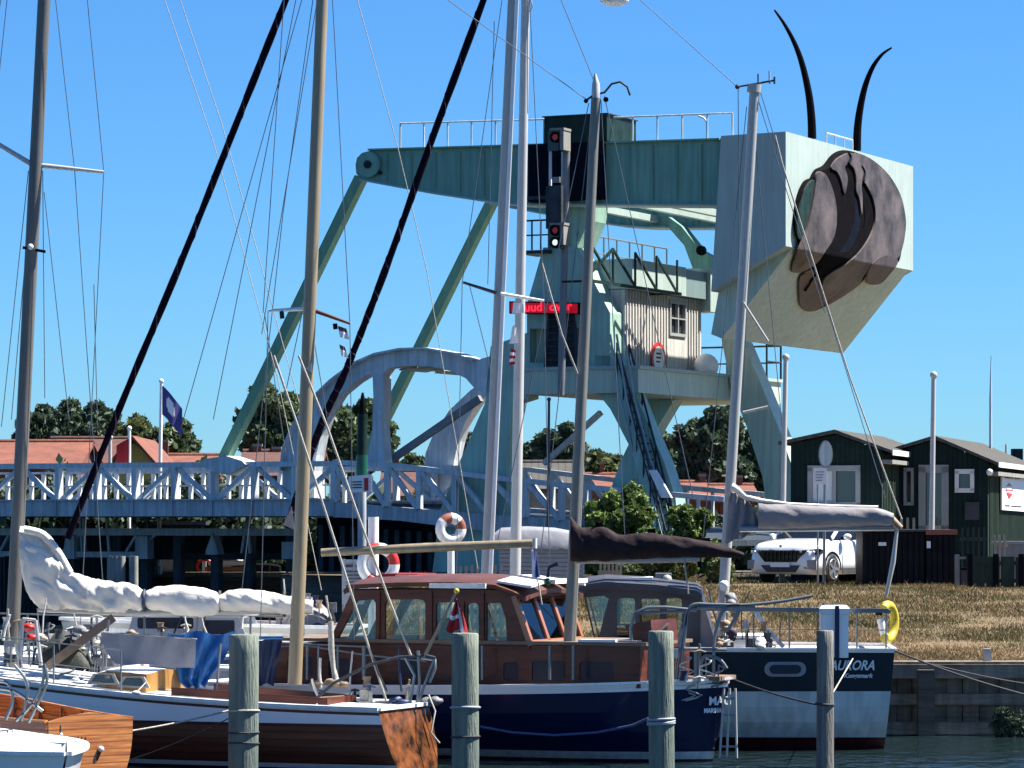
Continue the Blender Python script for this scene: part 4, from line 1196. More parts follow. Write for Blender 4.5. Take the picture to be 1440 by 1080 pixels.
# ================================================================== LEAF (left part of the roadway) and RAMP
lf = thing('bridge_leaf', 'grey lattice bridge leaf carrying the road over the channel', 'bridge deck', B.at(-8, 0, 3.2))
AL = B.a(-130, 0); AR = B.a(470, 0)
zTop = B.z(650, B.a(250, 0), 0); zG1 = B.z(704, B.a(250, 0), 0); zG0 = B.z(726, B.a(250, 0), 0)
def truss(v, m1='steel_blue', m2='deck_blue', name='truss', label=None, a0=None, a1=None):
    a0 = AL if a0 is None else a0; a1 = AR if a1 is None else a1
    mb = MB()
    B.abox(mb, a0, a1, v, v + .28, zTop - .16, zTop, m1)
    n = 11; st = (a1 - a0) / n
    for i in range(n + 1):
        a = a0 + st * i
        B.abox(mb, a - .07, a + .07, v + .0, v + .26, zG1, zTop - .161, m1)
    for i in range(n):
        a = a0 + st * i
        up = i % 2 == 0
        p0 = B.at(a + .08, v + .13, zG1 + .02 if up else zTop - .17); p1 = B.at(a + st - .08, v + .13, zTop - .17 if up else zG1 + .02)
        mb.bar(p0, p1, .13, .14, m1, B.w)
    mb.build(name, lf, label)
    mb = MB()
    B.abox(mb, a0 - .02, a1 + .02, v - .04, v + .34, zG0, zG1, m2)
    B.abox(mb, a0 - .02, a1 + .02, v - .12, v + .42, zG1 + .002, zG1 + .05, m2)
    for i in range(n + 1):
        a = a0 + st * i
        B.abox(mb, a - .03, a + .03, v - .10, v - .041, zG0 + .02, zG1, m2)
    mb.build('girder', lf, label and label.replace('truss', 'girder'))
truss(0, label='near side truss'); truss(VF, label='far side truss')
mb = MB(); B.abox(mb, AL, AR, .36, VF - .06, zG1 - .28, zG1 - .08, 'dark_steel')
st = (AR - AL) / 11
for i in range(12): B.abox(mb, AL + st * i - .12, AL + st * i + .12, .36, VF - .06, zG0 - .02, zG1 - .285, 'dark_steel')
mb.build('deck_plate', lf)
# inner safety rail of grey steel, posts coloured white for the sunlight on them
mb = MB()
for i in range(34):
    a = AL + (AR - AL) * (i + .3) / 34
    B.abox(mb, a - .05, a + .05, 2.0, 2.12, zG1 - .08, zG1 + .85, 'white_paint')
B.abox(mb, AL, AR, 1.99, 2.13, zG1 + .86, zG1 + .93, 'steel_blue'); B.abox(mb, AL, AR, 2.0, 2.1, zG1 + .45, zG1 + .5, 'steel_blue')
mb.build('footway_railing', lf)

rp = thing('bridge_ramp', 'sloping blue-grey girder ramp leading down behind the white masts', 'ramp', B.pt(600, 740, 0))
def ramp(v, label):
    mb = MB()
    top = [(470, 650), (560, 655), (690, 671), (800, 683), (1020, 702)]
    for (x0, y0), (x1, y1) in zip(top[:-1], top[1:]):
        mb.bar(B.pt(x0, y0, v) if v == 0 else B.at(*B_az(x0, y0, v)), B.pt(x1, y1, v) if v == 0 else B.at(*B_az(x1, y1, v)), .15, .22, 'steel_blue', B.w)
    def T(x):
        for (x0, y0), (x1, y1) in zip(top[:-1], top[1:]):
            if x0 <= x <= x1: return y0 + (y1 - y0) * (x - x0) / (x1 - x0)
    def Bt(x): return 706 + (x - 470) * .080
    def q(x, y): return B.at(*B_az(x, y, v))
    xs = [470, 505, 545, 590, 640, 690, 740, 790]
    for x in xs: mb.bar(q(x, T(x) + 2), q(x, Bt(x)), .15, .18, 'steel_blue', B.w)
    for i, (x0, x1) in enumerate(zip(xs[:-1], xs[1:])):
        mb.bar(q(x0 + 2, T(x0) + 3), q(x1 - 2, Bt(x1)), .14, .16, 'steel_blue', B.w)
    for x in range(830, 1021, 38): mb.bar(q(x, T(x)), q(x, T(x) + 56), .08, .1, 'steel_blue', B.w)
    mb.build('truss', rp, label)
    mb = MB()
    a = [B_az(x, y, v) for x, y in ((468, 706), (800, 732), (800, 754), (690, 748), (560, 732), (468, 727))]
    mb.plate([B.at(*t_) for t_ in a], B.w * .3, 'deck_blue')
    mb.build('girder', rp)
def B_az(x, y, v):
    a, z = B.az(x, y, 0); return (a, v, z)
ramp(0, 'near ramp truss'); ramp(VF, 'far ramp truss')
mb = MB()
aa = [B_az(x, y, .3) for x, y in ((470, 712), (800, 738), (1020, 760), (1020, 768), (800, 745), (470, 720))]
mb.plate([B.at(*t_) for t_ in aa], B.w * (VF - .32), 'dark_steel'); mb.build('deck_plate', rp)
# abutment
ab = thing('abutment', 'dark steel-clad abutment wall beneath the ramp girder', 'abutment', B.pt(580, 820, 1.5))
mb = MB()
xx = 446
pl = [(x, y) for x, y in ((446, 728), (560, 733), (690, 749), (790, 756), (790, 822), (690, 822), (560, 822), (446, 822))]
o_ = [B.az(x, y, 1.2) for x, y in pl]; o_ = [(a, max(z, 1.42) if z < 2 else z) for a, z in o_]
mb.plate([B.at(a, 1.2, z) for a, z in o_], B.w * 7, 'navy_black')
a0, a1 = B.a(446, 1.2), B.a(790, 1.2)
B.abox(mb, a0, a1, 1.2, 8.2, -1.5, 1.418, 'quay_wood_dark')
mb.build('wall', ab)
mb = MB()
for i in range(22):
    a = a0 + (a1 - a0) * (i + .5) / 22; px = 446 + (790 - 446) * (i + .5) / 22
    B.abox(mb, a - .08, a + .08, 1.08, 1.199, 1.42, B.z(733 + (px - 446) * .065, a, 1.2) - .1, 'dark_steel')
mb.build('sheet_pile', ab)

# ---- pier frame beneath the leaf
pf = thing('pier_frame', 'blue-grey steel fender frame standing in the shade under the bridge leaf', 'pier', B.at(-12, 3, 0))
mb = MB()
vp = 3.0
a0, a1 = B.a(-120, vp), B.a(415, vp)
za, zb3 = B.z(743, B.a(200, vp), vp), B.z(753, B.a(200, vp), vp)
B.abox(mb, a0, a1, vp, vp + .35, zb3, za, 'deck_blue')
zc_, zd = B.z(776, B.a(200, vp), vp), B.z(784, B.a(200, vp), vp)
B.abox(mb, a0, B.a(205, vp), vp, vp + .35, zd, zc_, 'deck_blue')
B.abox(mb, B.a(205, vp), a1, vp + 1.5, vp + 1.8, zd - .05, zc_ - .05, 'dark_steel')
mb.build('beam', pf)
def pplate(poly, m='deck_blue'):
    m_ = MB(); B.plate(m_, poly, vp - .1, vp + .3, m); return m_
for poly in ([(190, 754), (207, 754), (207, 786), (190, 786)], [(298, 750), (306, 775), (306, 780), (289, 780), (289, 775)], [(92, 754), (104, 754), (104, 786), (88, 786)], [(396, 762), (412, 762), (412, 786), (396, 786)]):
    pplate(poly).build('gusset', pf)
mb = MB()
for x0, y0, x1, y1 in ((88, 776, 118, 746), (207, 762, 222, 750), (0, 776, 14, 750), (178, 776, 192, 752), (340, 778, 348, 728), (352, 778, 348, 728), (116, 778, 113, 728), (120, 778, 118, 728), (154, 776, 150, 728)):
    mb = MB(); mb.bar(B.pt(x0, y0, vp + .1), B.pt(x1, y1, vp + .1), .07, .1, 'deck_blue', B.w); mb.build('brace', pf)
mb = MB()
for x in (-100, -40, 8, 60, 95, 160, 198, 245, 298, 345, 404):
    a = B.a(x, vp + .2); B.abox(mb, a - .14, a + .14, vp + .36, vp + .64, -1, zb3 - .002, 'dark_steel')
mb.build('pile', pf)
mb = MB()
x = B.a(-130, 6.0); e = B.a(400, 6.0)
while x < e:
    hgt = B.z(752, x, 6.0); lo = -.5 if x < B.a(205, 6.0) else B.z(787, x, 6.0)
    B.abox(mb, x, x + .36, 6.0, 6.15, lo, hgt, 'shed_teal'); x += .38
mb.build('timber_screen', pf)
# timber dolphins (dark vertical piles) below, pale posts
for i, px in enumerate((12, 157, 163, 170, 188)):
    m_ = MB(); q = P(px, 790, 100); m_.tube([(q.x, 100, -1), (q.x, 100, CAM_H - (782 - HOR) / FPX * 100)], .13, 'fence_grey' if i else 'black', 8)
    tag(m_.build('mooring_pile'), ['black mooring pile under the bridge at the far left', 'leftmost of four pale piles under the bridge leaf', 'second of four pale piles under the bridge leaf', 'third of four pale piles under the bridge leaf', 'rightmost of four pale piles under the bridge leaf'][i], 'pile', 'piles under the bridge leaf')
# green lamp pole by the arch
t = thing('navigation_light', 'dark green harbour light column beside the grey arch', 'harbour light', P(509, 700, 99))
mb = MB(); q = P(509, 735, 99); mb.tube([(q.x, 99, 1.0), P(509, 668, 99)], .12, 'deck_blue', 12); mb.tube([P(509, 668, 99), P(509, 640, 99)], .16, 'green_lamp', 12); mb.build('column', t)
mb = MB(); mb.tube([P(509, 640, 99), P(510, 582, 99)], .14, 'dark_green_box', 12); mb.tube([P(510, 582, 99), P(510, 566, 99), P(510, 552, 99)], [.10, .09, .03], 'black', 10); mb.build('lantern', t)
# white sign on the ramp
t = thing('bridge_sign', 'white sign board with pink mark on the ramp railing', 'sign', P(506, 690, 98.5))
mb = MB(); mb.plate([P(490, 670, 98.5), P(523, 667, 98.5), P(523, 692, 98.5), P(490, 692, 98.5)], (0, .06, 0), 'sign_white'); mb.build('board', t)
mb = MB(); mb.plate([P(512, 672, 98.48), P(518, 672, 98.48), P(518, 690, 98.48), P(512, 690, 98.48)], (0, .015, 0), 'red_paint')
for i in range(3): mb.plate([P(494, 677 + i * 4, 98.48), P(509, 676.6 + i * 4, 98.48), P(509, 678.2 + i * 4, 98.48), P(494, 678.6 + i * 4, 98.48)], (0, .015, 0), 'ink')
mb.build('print', t)
# sheds and clutter on the far quay under the bridge
t = thing('boat_shed', 'dark teal shed with pale door under the bridge leaf', 'shed', P(245, 830, 116) - Vector((0, 0, 0)))
mb = MB(); p0 = P(208, 820, 119.5); p1 = P(284, 762, 119.5)
mb.wbox(((p0.x + p1.x) / 2, 120.6, 2.2), p1.x - p0.x, 2.2, 1.6, 'shed_teal'); mb.build('wall', t)
mb = MB(); mb.wbox(((p0.x + p1.x) / 2, 120.6, 3.08), p1.x - p0.x + .3, 2.6, .12, 'dark_steel'); mb.build('roof', t)
mb = MB(); mb.wbox((p0.x + .7, 119.47, 2.0), .7, .04, 1.1, 'frame_grey'); mb.build('door', t)
mb = MB(); q = P(315, 795, 118.6)
for i, z in enumerate((1.55, 1.75, 1.95)): mb.wbox((q.x + (.1 if i % 2 else 0), 119, z), 1.3, .5, .14, 'plaster_white' if i % 2 else 'brick')
tag(mb.build('timber_stack'), 'small stack of pale and red boards on the far quay', 'stack')

# life on the far quay seen in the gap under the bridge
rr = random.Random(77)
for i, (px, y0, y1, wd, m, nm, lb, ct) in enumerate((
    (288, 786, 818, 8, 'white_paint', 'life_ring_stand', 'white stand with red ring on the far quay under the bridge', 'lifebuoy stand'),
    (268, 768, 820, 14, 'shed_teal', 'container', 'dark blue container beside the teal shed under the bridge', 'container'),
    (360, 792, 822, 34, 'black', 'covered_trailer', 'black covered trailer on the far quay right of the board stack', 'trailer'),
    (332, 786, 800, 20, 'plaster_white', 'panel', 'pale panel standing behind the board stack on the far quay', 'panel'))):
    D = 119.6 + .5 * i; q0 = P(px - wd, y1, D); q1 = P(px + wd, y0, D); q0.z = max(q0.z, 1.42)
    t = thing(nm, lb, ct, ((q0.x + q1.x) / 2, D, q0.z))
    mb = MB(); 
    if nm == 'life_ring_stand':
        mb.wbox(((q0.x + q1.x) / 2, D, (q0.z + q1.z) / 2), .09, .09, q1.z - q0.z, m); mb.build('post', t)
        mb = MB(); mb.torus(((q0.x + q1.x) / 2, D - .1, q1.z - .25), (0, 1, 0), .24, .06, 'red_paint', 18, 8); mb.build('ring', t)
    else:
        W_ = q1.x - q0.x; H_ = q1.z - q0.z; n_ = 7; rings = []
        for k in range(n_):
            f = k / (n_ - 1); hh_ = H_ * (1 - .25 * abs(2 * f - 1) ** 3 * (1 if m == 'black' else .1)); x = q0.x + W_ * f
            rings.append([Vector((x, D - .4, q0.z)), Vector((x, D - .4, q0.z + hh_ * .85)), Vector((x, D - .25, q0.z + hh_)), Vector((x, D + .5, q0.z + hh_)), Vector((x, D + .6, q0.z))])
        mb.loft(rings, m, smooth=False); mb.build('body', t)
        mb = MB()
        for k in range(3): mb.wbox((q0.x + W_ * (.2 + .3 * k), D - .42, q0.z + H_ * .45), .04, .03, H_ * .8, 'frame_grey' if m != 'black' else 'dark_steel')
        mb.build('trim', t)
# ================================================================== BOATS
def hull(fr, a_st, a_bow, beam, sheer, bands, parent, tr=.6, rake_b=.5, rake_s=.2, draft=.35, full=3.2, N=26, cap=None, capw=.05, pmid=.45, transom_mat=None, name='hull', pexp=2.3):
    """round-bilged hull in frame fr. sheer(t) t:0 stern..1 bow; bands=[(z_top or ('s',offset below sheer), material)] from keel up"""
    sgn = 1 if a_bow > a_st else -1; L = abs(a_bow - a_st)
    def plan(t):
        if t < pmid: return 1 - (1 - tr) * ((pmid - t) / pmid) ** 2
        return max(0.012, 1 - ((t - pmid) / (1 - pmid)) ** pexp)
    rows = [-draft]
    for zb, m in bands: rows.append(zb)
    def zrow(r_, t):
        return sheer(t) - r_[1] if isinstance(r_, tuple) else min(r_, sheer(t) - .01)
    sub = []; mats_ = []
    prev = -draft
    for zb, m in bands:
        k = 3
        for i in range(k): sub.append((prev, zb, (i + 1) / k)); mats_.append(m)
        prev = zb
    def prof(t, z):
        s = max(0.0, min(1.0, (z + draft) / (sheer(t) + draft)))
        ex = full * (1 - t) + 1.35 * t
        return beam / 2 * plan(t) * (1 - (1 - s) ** ex) ** .8
    def ptx(t, z, side):
        s = (z + draft) / (sheer(t) + draft)
        a = a_st + sgn * L * t + sgn * (s - 1) * (rake_b * t ** 4) - sgn * (s - 1) * (rake_s * (1 - t) ** 4)
        return fr.at(a, side * prof(t, z), z)
    grid = {}
    T = [i / N for i in range(N + 1)]
    mb = MB()
    for side in (-1, 1):
        last = [ptx(t, -draft, 0) for t in T]
        for (lo, hi, f), m in zip(sub, mats_):
            cur = []
            for t in T:
                zl, zh = zrow(lo, t), zrow(hi, t); cur.append(ptx(t, zl + (zh - zl) * f, side))
            mb.add(last + cur, [(i, i + 1, N + 1 + i + 1, N + 1 + i) for i in range(N)], m, True)
            last = cur
        grid[side] = last
    h = mb.build(name, parent)
    # transom
    mbt = MB(); prevL = ptx(0, -draft, 0); prevR = prevL; 
    lastl = lastr = ptx(0, -draft, 0)
    for (lo, hi, f), m in zip(sub, mats_):
        zl, zh = zrow(lo, 0), zrow(hi, 0); z = zl + (zh - zl) * f
        l_, r_ = ptx(0, z, -1), ptx(0, z, 1)
        mbt.add([lastl, lastr, r_, l_], [(0, 1, 2, 3)], transom_mat or m); lastl, lastr = l_, r_
    if tr > .05: mbt.build('transom', parent)
    # cap rail
    if cap:
        mb = MB()
        for side in (-1, 1):
            for i in range(N):
                p, q = grid[side][i], grid[side][i + 1]
                mb.bar(p + Vector((0, 0, .012)), q + Vector((0, 0, .012)), capw, .09, cap, fr.w)
        p, q = grid[-1][0], grid[1][0]; mb.bar(p + Vector((0, 0, .012)), q + Vector((0, 0, .012)), capw, .07, cap, fr.u)
        mb.build('rubbing_strake', parent)
    return dict(ptx=ptx, prof=prof, sheer=sheer, grid=grid, T=T, a=lambda t: a_st + sgn * L * t)
def deck(fr, H, m, parent, drop=.03, camber=.05, name='deck', t0=0, t1=1):
    mb = MB(); vs_ = []; g = H['grid']; idx = [i for i, t in enumerate(H['T']) if t0 <= t <= t1]
    for i in idx:
        p, q = g[-1][i] - Vector((0, 0, drop)), g[1][i] - Vector((0, 0, drop))
        for k in range(5):
            f = k / 4; r_ = p.lerp(q, f) + Vector((0, 0, camber * 4 * f * (1 - f))); vs_.append(r_)
    n = len(idx)
    mb.add(vs_, [(i * 5 + k, i * 5 + k + 1, (i + 1) * 5 + k + 1, (i + 1) * 5 + k) for i in range(n - 1) for k in range(4)], m, True)
    return mb.build(name, parent)
def wire(parent, p0, p1, r=.006, m='wire', name='shroud'):
    mb = MB(); mb.tube([p0, p1], r, m, 5, cap=False, smooth=True); return mb.build(name, parent)
def stanchion_rail(fr, parent, pts, h, m='rail_metal', r=.013, every=.9, mids=(.5,), name='guard_rail'):
    mb = MB()
    for i in range(len(pts) - 1):
        p0, p1 = Vector(pts[i]), Vector(pts[i + 1]); n = max(1, round((p1 - p0).length / every))
        mb.tube([p0 + Vector((0, 0, h)), p1 + Vector((0, 0, h))], r * .7, m, 6)
        for q in mids: mb.tube([p0 + Vector((0, 0, h * q)), p1 + Vector((0, 0, h * q))], r * .5, m, 5)
        for k in range(n + 1):
            q = p0.lerp(p1, k / n); mb.tube([q, q + Vector((0, 0, h))], r, m, 6)
    return mb.build(name, parent)
def fender(p, r, L, m, label, group=None, tilt=0):
    mb = MB(); p = Vector(p)
    mb.tube([p + Vector((0, 0, L / 2 + r * .9)), p + Vector((0, 0, L / 2 + r * .5)), p + Vector((0, 0, L / 2)), p - Vector((0, 0, L / 2)), p - Vector((0, 0, L / 2 + r * .5)), p - Vector((0, 0, L / 2 + r * .8))], [r * .25, r * .75, r, r, r * .75, r * .3], m, 12)
    mb.tube([p + Vector((0, 0, L / 2 + r * .9)), p + Vector((0, 0, L / 2 + r + .35))], .008, 'rope_light', 5)
    return tag(mb.build('fender'), label, 'fender', group)
def coil(p, R_, m, label, n=4, ax=(0, 0, 1)):
    mb = MB(); p = Vector(p)
    rr = random.Random(int(p.x * 100))
    for i in range(n): mb.torus(p + Vector((rr.uniform(-.01, .01), rr.uniform(-.01, .01), .018 * i)), (Vector(ax) + Vector((rr.uniform(-.1, .1), rr.uniform(-.1, .1), 0))), R_ * rr.uniform(.85, 1.08), .011, m, 18, 5)
    return tag(mb.build('rope_coil'), label, 'rope')
def mast_obj(parent, pts, r, m, name='mast', n=12):
    mb = MB(); mb.tube(pts, r, m, n); return mb.build(name, parent)

# ------------------------------------------------------------------ 1  white and varnished sailing boat, stern at right
F1 = Frame(568, 44.7, 23)
s1 = thing('sailing_boat', 'white and varnished wooden sailing boat with glossy brown transom, nearest the left piles', 'sailboat', F1.at(-4, 0, 0))
def sh1(t): return .78 + .12 * t + .62 * t ** 2
H1 = hull(F1, 0, -8.8, 2.15, sh1, [(.03, 'hull_dark'), (.09, 'white_paint'), (.56, 'varnish'), (.60, 'maroon'), (('s', .07), 'hull_white'), (('s', .035), 'maroon'), (('s', .0), 'white_paint')], s1, tr=.70, rake_b=1.2, rake_s=-.30, transom_mat='transom_wood_mottled', cap='white_paint', capw=.045)
deck(F1, H1, 'white_paint', s1)
def on1(t, v, dz=0): 
    return F1.at(H1['a'](t), v, H1['sheer'](t) + dz)
# coach roof (varnished sides, white top) with portholes
mb = MB()
def coach(fr, H, t0, t1, hw, hgt, mside, mtop, parent, n=8, name='coach_roof'):
    mb = MB(); L_ = []; 
    for i in range(n + 1):
        t = t0 + (t1 - t0) * i / n; z = H['sheer'](t); e = 1 - .25 * max(0, (i / n - .7) / .3); a = H['a'](t)
        L_.append([fr.at(a, -hw * e, z - .02), fr.at(a, -hw * e * .95, z + hgt * e), fr.at(a, 0, z + hgt * e + .05), fr.at(a, hw * e * .95, z + hgt * e), fr.at(a, hw * e, z - .02)])
    for i in range(n):
        for k in range(4):
            mb.add([L_[i][k], L_[i + 1][k], L_[i + 1][k + 1], L_[i][k + 1]], [(0, 1, 2, 3)], mside if k in (0, 3) else mtop)
    mb.add(L_[0], [(0, 1, 2, 3, 4)], mside); mb.add(L_[-1], [(4, 3, 2, 1, 0)], mside)
    return mb.build(name, parent)
cr1 = coach(F1, H1, .385, .475, .55, .24, 'skin_orange', 'white_paint', s1)
for t_, dt in ((.402, .018), (.452, .018)):
    z = H1['sheer'](t_)
    mb = MB(); a0_ = H1['a'](t_)
    pts = [F1.at(a0_ + x, -.588, z + y) for x, y in ((-.24, .06), (.24, .06), (.16, .2), (-.14, .2))]
    mb.plate(pts, -F1.w * .02, 'frame_grey')
    pts = [F1.at(a0_ + x, -.612, z + y) for x, y in ((-.18, .08), (.18, .08), (.12, .18), (-.1, .18))]
    mb.plate(pts, -F1.w * .006, 'glass_sky')
    mb.build('porthole', cr1)
# cockpit coaming
mb = MB()
for sd_ in (-1, 1):
    mb.bar(on1(.10, sd_ * .42, .04), on1(.34, sd_ * .58, .05), .12, .03, 'mahogany', F1.w)
mb.bar(on1(.10, -.42, .04), on1(.10, .42, .04), .12, .03, 'mahogany', F1.u)
mb.build('cockpit_coaming', s1)
# lettering ghost on transom
text('VIVA', F1.at(.10, -.32, .56), F1.w, .13, 'frame_grey', s1, bold=.004) if False else None
# steel rail frame around stern (boom gallows) in photo 440-620 / 920-1000
mb = MB()
q = lambda x, y, D=45.2: P(x, y, D)
for pl in ([(436, 990), (470, 960), (520, 935), (560, 924), (600, 922), (612, 925)], [(585, 1000), (590, 960), (588, 915)], [(575, 998), (583, 950), (570, 925)], [(612, 925), (598, 960), (588, 990)], [(592, 925), (612, 928), (612, 940), (604, 960)]):
    mb.tube([q(*p) for p in pl], .022, 'dark_steel' if pl[0][0] == 436 else 'rail_metal', 6)
mb.build('stern_rail', s1)
# flag staff with Danish ensign
en = thing('ensign', 'red flag with white cross on a varnished staff over the stern', 'flag', q(598, 925))
mb = MB(); mb.tube([q(596, 925), q(641, 834)], [.022, .016], 'mast_wood', 8); mb.ball(q(642, 831), .035, 'yellow'); mb.build('staff', en)
D_ = 45.1
def cloth_px(outline_rows, D, mfun, name, parent, depth=.06):
    """rows of photo points (left to right) -> hanging cloth with folds"""
    mb = MB(); R_ = len(outline_rows); n = len(outline_rows[0]); V = []
    for j, row in enumerate(outline_rows):
        for i, (x, y) in enumerate(row):
            V.append(P(x, y, D + depth * math.sin(i * 1.7 + j * .5)))
    groups = {}
    for j in range(R_ - 1):
        for i in range(n - 1):
            k = j * n + i
            groups.setdefault(mfun((i + .5) / (n - 1), (j + .5) / (R_ - 1)), []).append((k, k + 1, k + n + 1, k + n))
    for m_, fs_ in groups.items(): mb.add(V, fs_, m_, True)
    return mb.build(name, parent)
rows = []
for j in range(9):
    f = j / 8; xl = 641 - 14 * f; xr = 643 + 17 * f ** .8; yt = 842 + 44 * f
    rows.append([(xl + (xr - xl) * i / 10, yt + 4 * f * math.sin(i * .9) + 6 * f * i / 10) for i in range(11)])
cloth_px(rows, 45.05, lambda s, t: 'flag_white' if (.50 < t < .66 and s < .75) or (.60 < s < .78) else 'flag_red', 'flag', en, .03)

# mast of this boat: wooden mast 452,0 -> 418,850
m1 = thing_ = None
def px_mast(parent, x0, y0, x1, y1, D, r0, r1, m, ext=0, zb=None):
    a = P(x0, y0, D); b = P(x1, y1, D)
    if ext: a = a + (a - b) * ext
    if zb is not None: b = b + (b - a) * ((b.z - zb) / (a.z - b.z))
    return mast_obj(parent, [b, b.lerp(a, .5), a], [r0, (r0 + r1) / 2, r1], m), a, b
ms, mt, mbp = px_mast(s1, 453, 0, 419, 850, 46.2, .092, .075, 'mast_wood', .25, 1.0)
# spreaders (375,436)-(435,434) white; (437,434)-(492,453) brown
mb = MB(); mb.tube([P(377, 437, 46.2), P(433, 434, 46.2)], [.018, .03], 'white_paint', 8); mb.build('spreader', s1)
mb = MB(); mb.tube([P(437, 435, 46.2), P(492, 455, 46.2)], [.03, .018], 'mahogany', 8); mb.build('spreader', s1)
mb = MB(); mb.tube([P(396, 438, 46.2), P(397, 448, 46.2)], .03, 'dark_green_box', 8); mb.build('block', s1)
mb = MB(); mb.tube([P(471, 455, 46.2), P(472, 463, 46.2)], .03, 'black', 8); mb.build('block', s1)
mb = MB(); mb.plate([P(430, 518, 46.1), P(438, 510, 46.1), P(438, 524, 46.1)], (0, .06, 0), 'steel_blue'); mb.build('cleat', s1)
for a_, b_ in (((453, -40), (368, 470)), ((440, 0), (398, 300)), ((398, 300), (340, 830)), ((466, -30), (492, 455)), ((492, 455), (498, 900)), ((430, -20), (255, 600)), ((400, -10), (370, 440)), ((377, 437), (366, 900)), ((372, 440), (402, 640)), ((420, -20), (300, 590)), ((440, 470), (462, 600)), ((425, 440), (400, 560))):
    wire(s1, P(*a_, 46.4), P(*b_, 46.6))
# boom of wooden mast
bo = MB(); bo.tube([P(452, 777, 45.9), P(600, 770, 45.7), P(750, 764, 45.4)], [.052, .060, .052], 'mast_wood', 12); bo.tube([P(752, 757, 45.4), P(752, 771, 45.4)], .03, 'white_paint', 8); bo.build('boom', s1)
# rope falls
mb = MB()
for pl in ([(385, 500), (419, 600), (457, 718), (496, 840), (543, 985)], [(420, 500), (460, 600), (502, 720), (546, 840), (578, 922)]):
    m_ = MB(); m_.tube([P(x, y, 45.5) for x, y in pl], .017, 'rope_light', 6); m_.build('sheet_rope', s1)
m_ = MB(); m_.tube([P(745, 770, 45.4), P(757, 820, 45.4), P(762, 850, 45.4)], .010, 'rope_light', 5); m_.build('sheet_rope', s1)
# furled jib
def furled(parent, pts, D0, D1, r, m='furled_black'):
    n = len(pts); out = []
    c = catm([(x, y, D0 + (D1 - D0) * i / (n - 1)) for i, (x, y) in enumerate(pts)], 6)
    rr = random.Random(5)
    mb = MB(); PP = [P(x, y, d) for x, y, d in c]
    mb.tube(PP, [r * rr.uniform(.88, 1.1) * (.75 if i < 3 else 1) for i in range(len(PP))], m, 10)
    # spiral edge
    sp = []
    for i in range(len(PP) * 6 - 6):
        f = i / 6; k = int(f); q = PP[k].lerp(PP[min(k + 1, len(PP) - 1)], f - k)
        an = i * .55; sp.append(q + Vector((math.cos(an), math.sin(an), 0)) * r * .98)
    mb.tube(sp, .008, 'plum', 4)
    return mb.build('furled_jib', parent)
furled(s1, [(463, -150), (402, 0), (330, 180), (258, 360), (167, 577), (95, 757)], 46.4, 47.3, .048)
# mizzen spar cover etc: stanchion + lifelines
stanchion_rail(F1, s1, [on1(.40, -.95, .0), on1(.62, -1.0, .0), on1(.8, -.75, .0)], .55, every=1.1)

# things lying on the stern of boat 1
def lump(pxs, D, r, m, name, label, cat, n=40, seed=1, sy=.7):
    """crumpled cloth heap through photo points"""
    rr = random.Random(seed); mb = MB()
    for (x, y, s) in pxs:
        c = P(x, y, D + rr.uniform(-.05, .1)); rings = []
        for i in range(7):
            t = math.pi * i / 6; row = []
            for k in range(12):
                a = 2 * math.pi * k / 12; q = s / FPX * D * (1 + rr.uniform(-.22, .22))
                row.append(c + Vector((math.cos(a) * math.sin(t) * q * 1.3, math.sin(a) * math.sin(t) * q, -math.cos(t) * q * sy)))
            rings.append(row)
        mb.loft(rings, m)
    return tag(mb.build(name), label, cat)
lump([(470, 992, 9), (486, 994, 8), (458, 994, 6)], 45.0, 1, 'rope_blue', 'cloth_bundle', 'crumpled blue cloth on the white sailing boat\'s after deck', 'cloth', seed=3, sy=.45)
lump([(522, 996, 9), (538, 997, 8)], 44.9, 1, 'sail_white', 'sail_bag', 'white bag lying on the after deck left of the brown transom', 'bag', seed=4, sy=.5)
lump([(556, 984, 8), (567, 988, 8)], 45.1, 1, 'tarp_navy', 'cloth_bundle', 'dark blue bundle beside the white bag on the after deck', 'cloth', seed=5, sy=.6)
lump([(600, 988, 9), (612, 986, 8)], 45.3, 1, 'clutter_grey', 'rope_heap', 'heap of grey rope at the stern rail', 'rope', seed=6, sy=.8)
lump([(445, 962, 8), (466, 960, 9), (480, 962, 8)], 45.7, 1, 'clutter_tan', 'rope_heap', 'tan rope heap beside the cockpit of the white sailing boat', 'rope', seed=7, sy=.6)
coil(P(508, 1003, 44.6) , .09, 'rope_light', 'small coil of pale rope next to the blue cloth')
mb = MB(); mb.tube([P(415, 985, 45.3), P(440, 983, 45.3), P(484, 980, 45.2)], .022, 'mast_wood', 7); tag(mb.build('boat_hook'), 'pale wooden boat hook lying along the after deck', 'pole')
# hanging canvas bag/rope bundle at (468,880-970)
mb = MB(); mb.tube([P(465, 874, 46.0), P(466, 915, 46.0), P(469, 940, 46.0), P(474, 962, 45.9)], [.035, .04, .03, .045], 'rope_light', 8)
tag(mb.build('rope_hank'), 'long hank of pale rope hanging in front of the mahogany cabin', 'rope')
mb = MB(); mb.tube([P(415, 870, 46.2), P(417, 895, 46.2)], .07, 'tarp_navy', 10); tag(mb.build('fender'), 'dark blue fender hanging by the wooden mast', 'fender')
